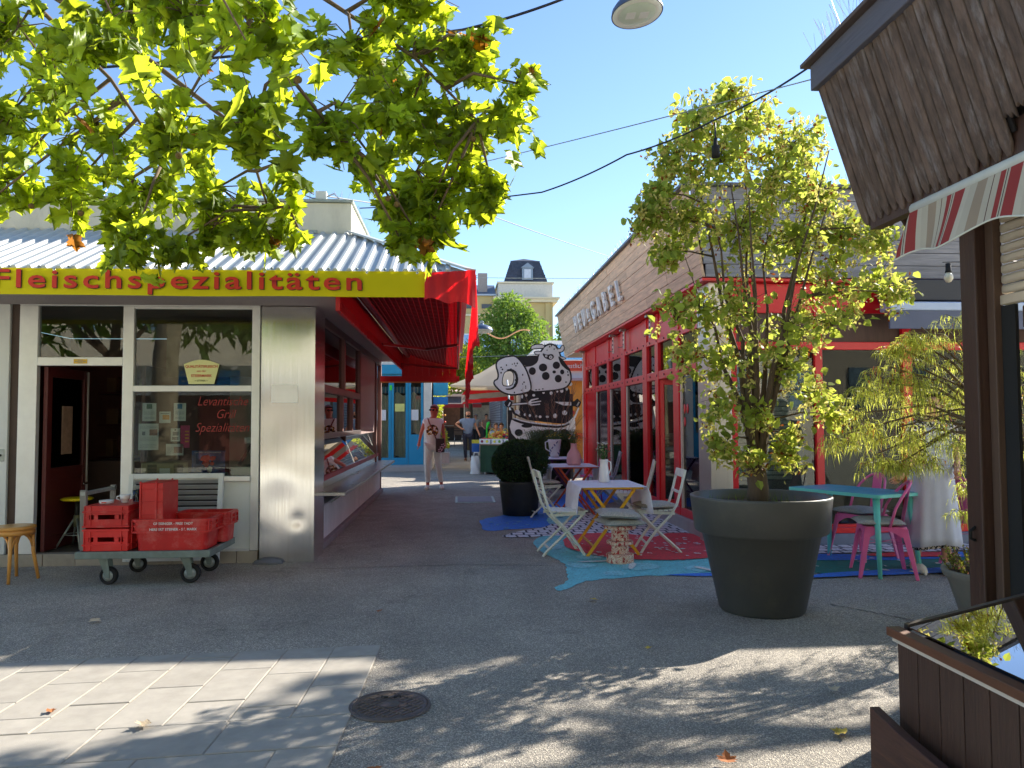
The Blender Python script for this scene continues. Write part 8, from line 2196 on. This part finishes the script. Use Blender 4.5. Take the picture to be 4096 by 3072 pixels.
lv.build('crown', POTL, tt_, fix=False)['kind'] = 'stuff'
fr_.build('fruit_clusters', POTF, tt_, fix=False)['kind'] = 'stuff'
# weeds in the planter
wd = MB(); r6 = random.Random(6)
for k in range(70):
    a, d = r6.uniform(0, 6.28), .42 * math.sqrt(r6.random()); p = Vector((2.27 + d * math.cos(a), 5.66 + d * math.sin(a), .76)); h = r6.uniform(.03, .1); b_ = rdir(r6) * .03
    wd.add([p + Vector((-.003, 0, 0)), p + Vector((.003, 0, 0)), p + Vector((b_.x, b_.y, h))], [(0, 1, 2)])
wd.build('weeds', leafmat('weed_green', (90, 110, 50), (120, 150, 40), .35), tt_, fix=False)['kind'] = 'stuff'

# threadleaf maple
MPL = leafmat('thread_leaf', (158, 168, 74), (222, 226, 100), .56, .45, .32, .4, .06, (170, 96, 40))
mp_ = thing('threadleaf_maple', 'drooping threadleaf maple with fine golden green leaves beside the dark post', 'tree', (4.05, 5.25, .4))
CM = [(3.02, 5.8, 1.22, .15), (3.18, 5.8, 1.36, .2), (3.25, 5.8, 1.05, .16), (3.45, 5.8, 1.22, .25), (3.42, 5.85, 1.72, .2), (3.30, 5.8, 1.62, .16), (3.66, 5.8, 2.0, .26), (3.62, 5.85, 1.68, .3), (3.92, 5.85, 1.94, .34), (3.9, 5.9, 1.55, .36), (4.2, 5.95, 1.85, .36), (4.25, 6.0, 1.5, .36), (3.72, 5.85, 1.30, .3), (4.05, 5.9, 1.2, .26), (3.48, 5.8, 1.02, .12), (3.62, 5.8, 1.1, .16), (4.35, 6.0, 1.2, .3), (4.5, 6.0, 1.7, .35), (4.12, 5.9, .62, .13), (4.2, 5.9, .82, .2), (3.5, 5.75, 2.02, .12), (4.05, 5.85, 2.22, .2), (3.40, 5.8, 1.95, .1), (4.55, 6.0, 1.3, .3)]
r7 = random.Random(9); br = MB(); lv = MB()
CM = [(x * .88, y * .88, 1.42 + (z - 1.42) * .88, r_ * .9) for x, y, z, r_ in CM]
hub = Vector((4.05, 5.25, 1.25))
br.tube([(4.05, 5.25, .40), (4.04, 5.25, .8), hub], [.045, .038, .03], 8)
for (cx, cy, cz_, cr) in CM:
    c = Vector((cx, cy, cz_)); top = hub.lerp(c, .6) + Vector((0, 0, max(.06, .20 - .1 * abs(c.z - hub.z))))
    br.tube([hub, top, c + Vector((0, 0, cr * .5))], [.016, .009, .005], 6)
    for k in range(int(5 + cr * 26)):             # drooping twigs hung with fine threads
        d = rdir(r7); h_ = Vector((d.x, d.y, 0)).normalized(); p0 = c + Vector((d.x, d.y, d.z * .8)) * cr * r7.uniform(.1, .7)
        p1 = p0 + h_ * cr * .35 + Vector((0, 0, .04)); p2 = p1 + h_ * cr * .3 - Vector((0, 0, cr * r7.uniform(.15, .5))); p3 = p2 + h_ * .02 - Vector((0, 0, cr * r7.uniform(.1, .45)))
        br.tube([p0, p1, p2, p3], [.003, .0025, .0018, .001], 3, False)
        for j in range(44):
            f = r7.random() * 3; i_ = min(2, int(f)); pp = (p0, p1, p2, p3); p = pp[i_].lerp(pp[i_ + 1], f - i_)
            b = r7.uniform(0, 6.28); L = r7.uniform(.05, .13); o_ = Vector((math.cos(b), math.sin(b), 0)); w_ = Vector((-math.sin(b), math.cos(b), r7.gauss(0, .4))) * .0024
            q1 = p + o_ * L * .45 + Vector((0, 0, .008 - L * .12)); q2 = p + o_ * L * .72 - Vector((0, 0, L * r7.uniform(.25, .95)))
            lv.add([p, q1 + w_, q2, q1 - w_], [(0, 1, 3), (1, 2, 3)])
br.build('trunk', BARK, mp_)
lv.build('crown', MPL, mp_, fix=False)['kind'] = 'stuff'

# box ball
BXL = leafmat('box_leaf', (52, 78, 44), (70, 100, 30), .18, .4, .4, .35)
bb = thing('box_ball', 'dark green clipped box ball beside the cloth tables', 'shrub', (.95, 11.55, .47))
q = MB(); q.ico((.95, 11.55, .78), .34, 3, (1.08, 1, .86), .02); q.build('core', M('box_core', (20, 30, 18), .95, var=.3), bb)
q = MB(); q.tube([(.95, 11.55, .44), (.95, 11.55, .70)], .03, 6); q.build('stem', BARK, bb)
lv = MB(); r8 = random.Random(8)
for k in range(9000):
    d = rdir(r8); rr = .375 + r8.gauss(0, .012); p = Vector((.95 + d.x * rr * 1.06, 11.55 + d.y * rr, .78 + d.z * rr * .86))
    if p.z < .50: continue
    tp = (d + rdir(r8) * .8).normalized(); n_ = tp.cross(rdir(r8)).normalized(); small_leaf(lv, p, tp, n_, .032, .008)
lv.build('crown', BXL, bb, fix=False)['kind'] = 'stuff'

# ornamental grasses
GRS = leafmat('grass_blade', (84, 96, 58), (120, 130, 60), .3, .6, .3)
PLM = leafmat('grass_plume', (150, 112, 92), (176, 130, 104), .3, .8, .25)
og = thing('ornamental_grass', 'tall tuft of green grass with brownish feathery plumes before the cow sign', 'grass plant', (2.0, 16, .5))
lv = MB(); r9 = random.Random(10)
for k in range(1500):
    a = r9.uniform(0, 6.28); d = .32 * math.sqrt(r9.random()); p = Vector((2.0 + d * math.cos(a), 16 + d * math.sin(a), .5)); out = Vector((math.cos(a + r9.gauss(0, .5)), math.sin(a + r9.gauss(0, .5)), 0)); L = r9.uniform(.5, 1.1); b_ = r9.uniform(.25, .75)
    w_ = Vector((-out.y, out.x, 0)) * .006
    q0, q1, q2 = p, p + out * L * b_ * .4 + Vector((0, 0, L * .65)), p + out * L * b_ + Vector((0, 0, L * (.9 - b_ * .6)))
    lv.add([q0 - w_, q0 + w_, q1 + w_, q1 - w_, q2], [(0, 1, 2, 3), (3, 2, 4)])
lv.build('blades', GRS, og, fix=False)['kind'] = 'stuff'
lv = MB()
for k in range(26):
    a = r9.uniform(0, 6.28); d = .25 * math.sqrt(r9.random()); p = Vector((2.0 + d * math.cos(a), 16 + d * math.sin(a), .5)); out = Vector((math.cos(a), math.sin(a), 0)) * r9.uniform(.05, .65); H_ = r9.uniform(1.0, 1.75)
    tp = p + out + Vector((0, 0, H_)); lv.tube([p, p + out * .35 + Vector((0, 0, H_ * .6)), tp], .003, 3, False)
    for j in range(17):
        f = r9.uniform(.76, 1.0); b = p + out * f ** 1.5 + Vector((0, 0, H_ * f)); dd = (rdir(r9, .5) * .6 + Vector((0, 0, .8)) + out * .5).normalized() * r9.uniform(.08, .2); w_ = rdir(r9) * .0035
        lv.add([b - w_, b + w_, b + dd], [(0, 1, 2)])
lv.build('plumes', PLM, og, fix=False)['kind'] = 'stuff'
# sedum shrub in grey planter
sd_ = thing('sedum_shrub', 'small fleshy shrub with pinkish tips in the grey planter', 'shrub', (3.69, 5.1, .34))
lv = MB(); br = MB()
for k in range(120):
    a = r9.uniform(0, 6.28); d = .25 * math.sqrt(r9.random()); p = Vector((3.69 + d * math.cos(a), 5.1 + d * math.sin(a), .33)); tp = p + Vector((math.cos(a) * .08, math.sin(a) * .08, r9.uniform(.10, .22) * (1.2 - d * 2))); br.tube([p, tp], .003, 4, False)
    for j in range(24):
        q_ = p.lerp(tp, r9.uniform(.3, 1.05)); t_ = rdir(r9, .4); n_ = t_.cross(rdir(r9)).normalized(); small_leaf(lv, q_, t_, n_, .022, .007)
br.build('stems', BARK, sd_, fix=False)['kind'] = 'stuff'
lv.build('crown', leafmat('sedum_leaf', (130, 136, 60), (190, 190, 70), .3, .5, .3, .4, .16, (190, 130, 110)), sd_, fix=False)['kind'] = 'stuff'

# background trees
FTL = leafmat('far_leaf', (92, 122, 60), (150, 180, 60), .40, .6, .35)
FTL2 = leafmat('far_leaf_yellow', (128, 140, 50), (200, 200, 60), .42, .6, .3)
def bg_tree(label, x, y, base_h, blobs, mat, n, seed, L=.22):
    r_ = random.Random(seed)
    o = thing('street_tree', label, 'tree', (x, y, 0), 0, 'trees at the end of the alley')
    top = max(b[2] for b in blobs)
    q = MB(); q.tube([(x, y, 0), (x, y, base_h), (x + .1, y, top * .7)], [.2, .15, .06], 8)
    lv = MB()
    tot = sum(b[3] ** 2 for b in blobs)
    for (bx, by, bz, br_) in blobs:
        q.tube([(x, y, base_h), ((x + bx) / 2, (y + by) / 2, (base_h + bz) / 2 + .2), (bx, by, bz)], [.08, .05, .02], 6)
        for k in range(int(n * br_ ** 2 / tot)):
            d = rdir(r_); p = Vector((bx, by, bz)) + Vector((d.x * br_, d.y * br_, d.z * br_ * .85)) * r_.uniform(.45, 1.05)
            tp = (d * .6 + rdir(r_, -.5)).normalized(); n_ = tp.cross(rdir(r_)).normalized(); ll = L * r_.uniform(.6, 1.2); small_leaf(lv, p, tp, n_, ll, ll * .2)
    q.build('trunk', BARK, o); lv.build('crown', mat, o, fix=False)['kind'] = 'stuff'
bg_tree('feathery green tree standing before the yellow corner house', 2.3, 33, 2.6, [(2.3, 33, 6.0, .95), (1.5, 33, 5.4, .8), (3.1, 33, 5.3, .85), (2.4, 32.6, 4.7, 1.1), (3.6, 33, 4.3, .8), (1.1, 33, 4.4, .8), (1.9, 33, 3.8, 1.0), (3.1, 32.6, 3.7, .9), (4.2, 33, 3.7, .6), (2.2, 33.2, 6.5, .5), (2.8, 33, 5.9, .6)], FTL, 9000, 31)
bg_tree('yellowish low tree at the alley end under the hanging lamp', .6, 36, 2.4, [(.5, 36, 4.3, .8), (1.2, 36, 3.9, .8), (.1, 36, 3.8, .8), (.8, 35.6, 3.4, .9), (1.7, 36, 3.5, .7), (-.3, 36, 3.2, .6)], FTL2, 5500, 32)
bg_tree('thin green tree peeping over the restaurant fascia', 8.2, 58, 4, [(8.3, 58, 8.4, .7), (8.5, 58, 7.4, 1.0), (8.2, 58, 6.4, 1.1), (8.8, 58, 9.2, .4)], FTL, 2500, 33, .3)
bg_tree('dark green tree at far end behind low stalls', -1.0, 50, 2.5, [(-1.0, 50, 4.6, 1.2), (.3, 50, 4.1, 1.2), (1.6, 50, 4.2, 1.3), (3.0, 50, 4.4, 1.4), (-2.4, 50, 4.5, 1.3), (.8, 50, 5.6, 1.0)], FTL, 6000, 34, .3)
# climbing plant on the blue shop corner
vi = thing('climbing_plant', 'bright yellow green climbing plant on the blue shop corner', 'plant', (-.55, 23.2, 0))
lv = MB(); r_ = random.Random(12)
for k in range(1600):
    z = r_.uniform(.6, 3.6); p = Vector((-.62 + r_.uniform(-.05, .28 + .12 * math.sin(z * 3)), 23 + r_.uniform(-.3, 1.2), z)); tp = rdir(r_, -.6); n_ = tp.cross(rdir(r_)).normalized(); small_leaf(lv, p, tp, n_, .10, .035)
lv.build('foliage', leafmat('vine_leaf', (130, 150, 50), (206, 210, 60), .42, .5, .35), vi, fix=False)['kind'] = 'stuff'
q = MB(); q.tube([(-.6, 23.2, 0), (-.58, 23.2, 3.4)], .02, 6); q.build('stem', BARK, vi)

bg_tree('broad tree behind the camera mirrored in shop glass', -9, -5, 3.0, [(-9, -5, 6, 2.2), (-11, -5, 5, 2.0), (-7, -5.5, 5.2, 2.0), (-13, -5, 6, 2.2), (-9, -5, 8, 2)], FTL, 2600, 41, .6)
bg_tree('second tree behind the camera mirrored in shop glass', -3, -6, 3.0, [(-3, -6, 6, 2.2), (-5, -6, 5, 2.0), (-1, -6.5, 5.2, 2.0), (1.5, -6, 6, 2.2), (-3, -6, 8, 2)], FTL, 2600, 42, .6)
# tree outside the picture on the right whose shade dapples the foreground
sh = thing('shade_tree', 'broad tree beyond the kiosk whose leaf shade dapples the front paving', 'tree', (9.5, 8.6, 0))
q = MB(); q.tube([(9.5, 8.6, 0), (9.4, 8.5, 3.5), (9.0, 8.3, 5.5)], [.25, .2, .1], 10)
lv = MB(); r_ = random.Random(14)
def shade_pt(gx, gy, z): return Vector((gx + 1.29 * z, gy + .887 * z, z))
for (gx, gy, z, cr, n_l) in ((-.25, 4.6, 6.4, .34, 55), (.3, 4.45, 6.2, .25, 30), (-.75, 4.15, 6.5, .26, 26), (-1.5, 3.3, 6.8, .36, 36), (-2.3, 3.1, 6.9, .3, 36)):
    c = shade_pt(gx, gy, z)
    q.tube([(9.0, 8.3, 5.5), Vector((9.0, 8.3, 5.5)).lerp(c, .5) + Vector((0, 0, .3)), c], [.05, .03, .012], 6)
    for k in range(n_l):
        d = rdir(r_); p = c + Vector((d.x * cr, d.y * cr, d.z * cr * .8)) * r_.random() ** .5; k_ = k % 5
        mx_ = leaf_matrix(p, (0, 0, .6), r_.uniform(.09, .15), r_); lv.add([mx_ @ Vector(v) for v in PLEAVES[k_][0]], PLEAVES[k_][1])
q.build('trunk', TRUNKB, sh); lv.build('crown', PLL, sh, fix=False)['kind'] = 'stuff'

# ------------------------------------------------------------------ fallen leaves
DRY = [M('dry_leaf_yellow', (200, 170, 70), .8, var=.2), M('dry_leaf_brown', (150, 92, 50), .8, var=.2), M('dry_leaf_pale', (190, 170, 140), .8, var=.2)]
DL = [(-3.55, 6.2, 'brown curled fallen leaf on asphalt before the bentwood stool', 1), (-3.8, 6.05, 'yellowish fallen leaf on asphalt below the bentwood stool', 0), (-2.55, 5.72, 'pale fallen leaf on shaded asphalt before the trolley', 2), (-1.98, 3.95, 'orange brown fallen leaf on the sunlit slabs', 1), (-2.45, 3.62, 'tan fallen leaf on slab at left edge', 2), (-1.42, 3.75, 'tan fallen leaf in leaf shade on the middle slabs', 2), (1.16, 4.72, 'yellow fallen leaf at the edge of the curved shadow', 0), (1.05, 6.0, 'small yellow fallen leaf on asphalt below the mural tip', 0), (1.73, 3.38, 'yellow fallen leaf lying near the display box', 0), (1.98, 3.42, 'brown fallen leaf beside the display box planks', 1), (1.92, 3.92, 'pale fallen leaf on sunny asphalt beside the box', 2), (1.1, 3.12, 'brown scrap of leaf at the bottom edge', 1), (-.55, 5.8, 'thin brown fallen leaf in the alley mouth', 1), (-.33, 3.2, 'curled reddish fallen leaf near paving edge', 1)]
for i, (x, y, lb_, c) in enumerate(DL):
    vs, fs = PLEAVES[i % 5]; s_ = .045 + .012 * (i % 3); a = i * 1.7
    q = MB(); q.add([((v[0] * math.cos(a) - v[1] * math.sin(a)) * s_, (v[0] * math.sin(a) + v[1] * math.cos(a)) * s_, .016 + (v[2] * s_ * .9 + .3 * s_ * abs(v[1] - .5))) for v in vs], fs)
    o = place('fallen_leaf', q.mesh('fallen_leaf', DRY[c], False), loc=(x, y, 0)); tag(o, lb_, 'leaf', 'fallen leaves')
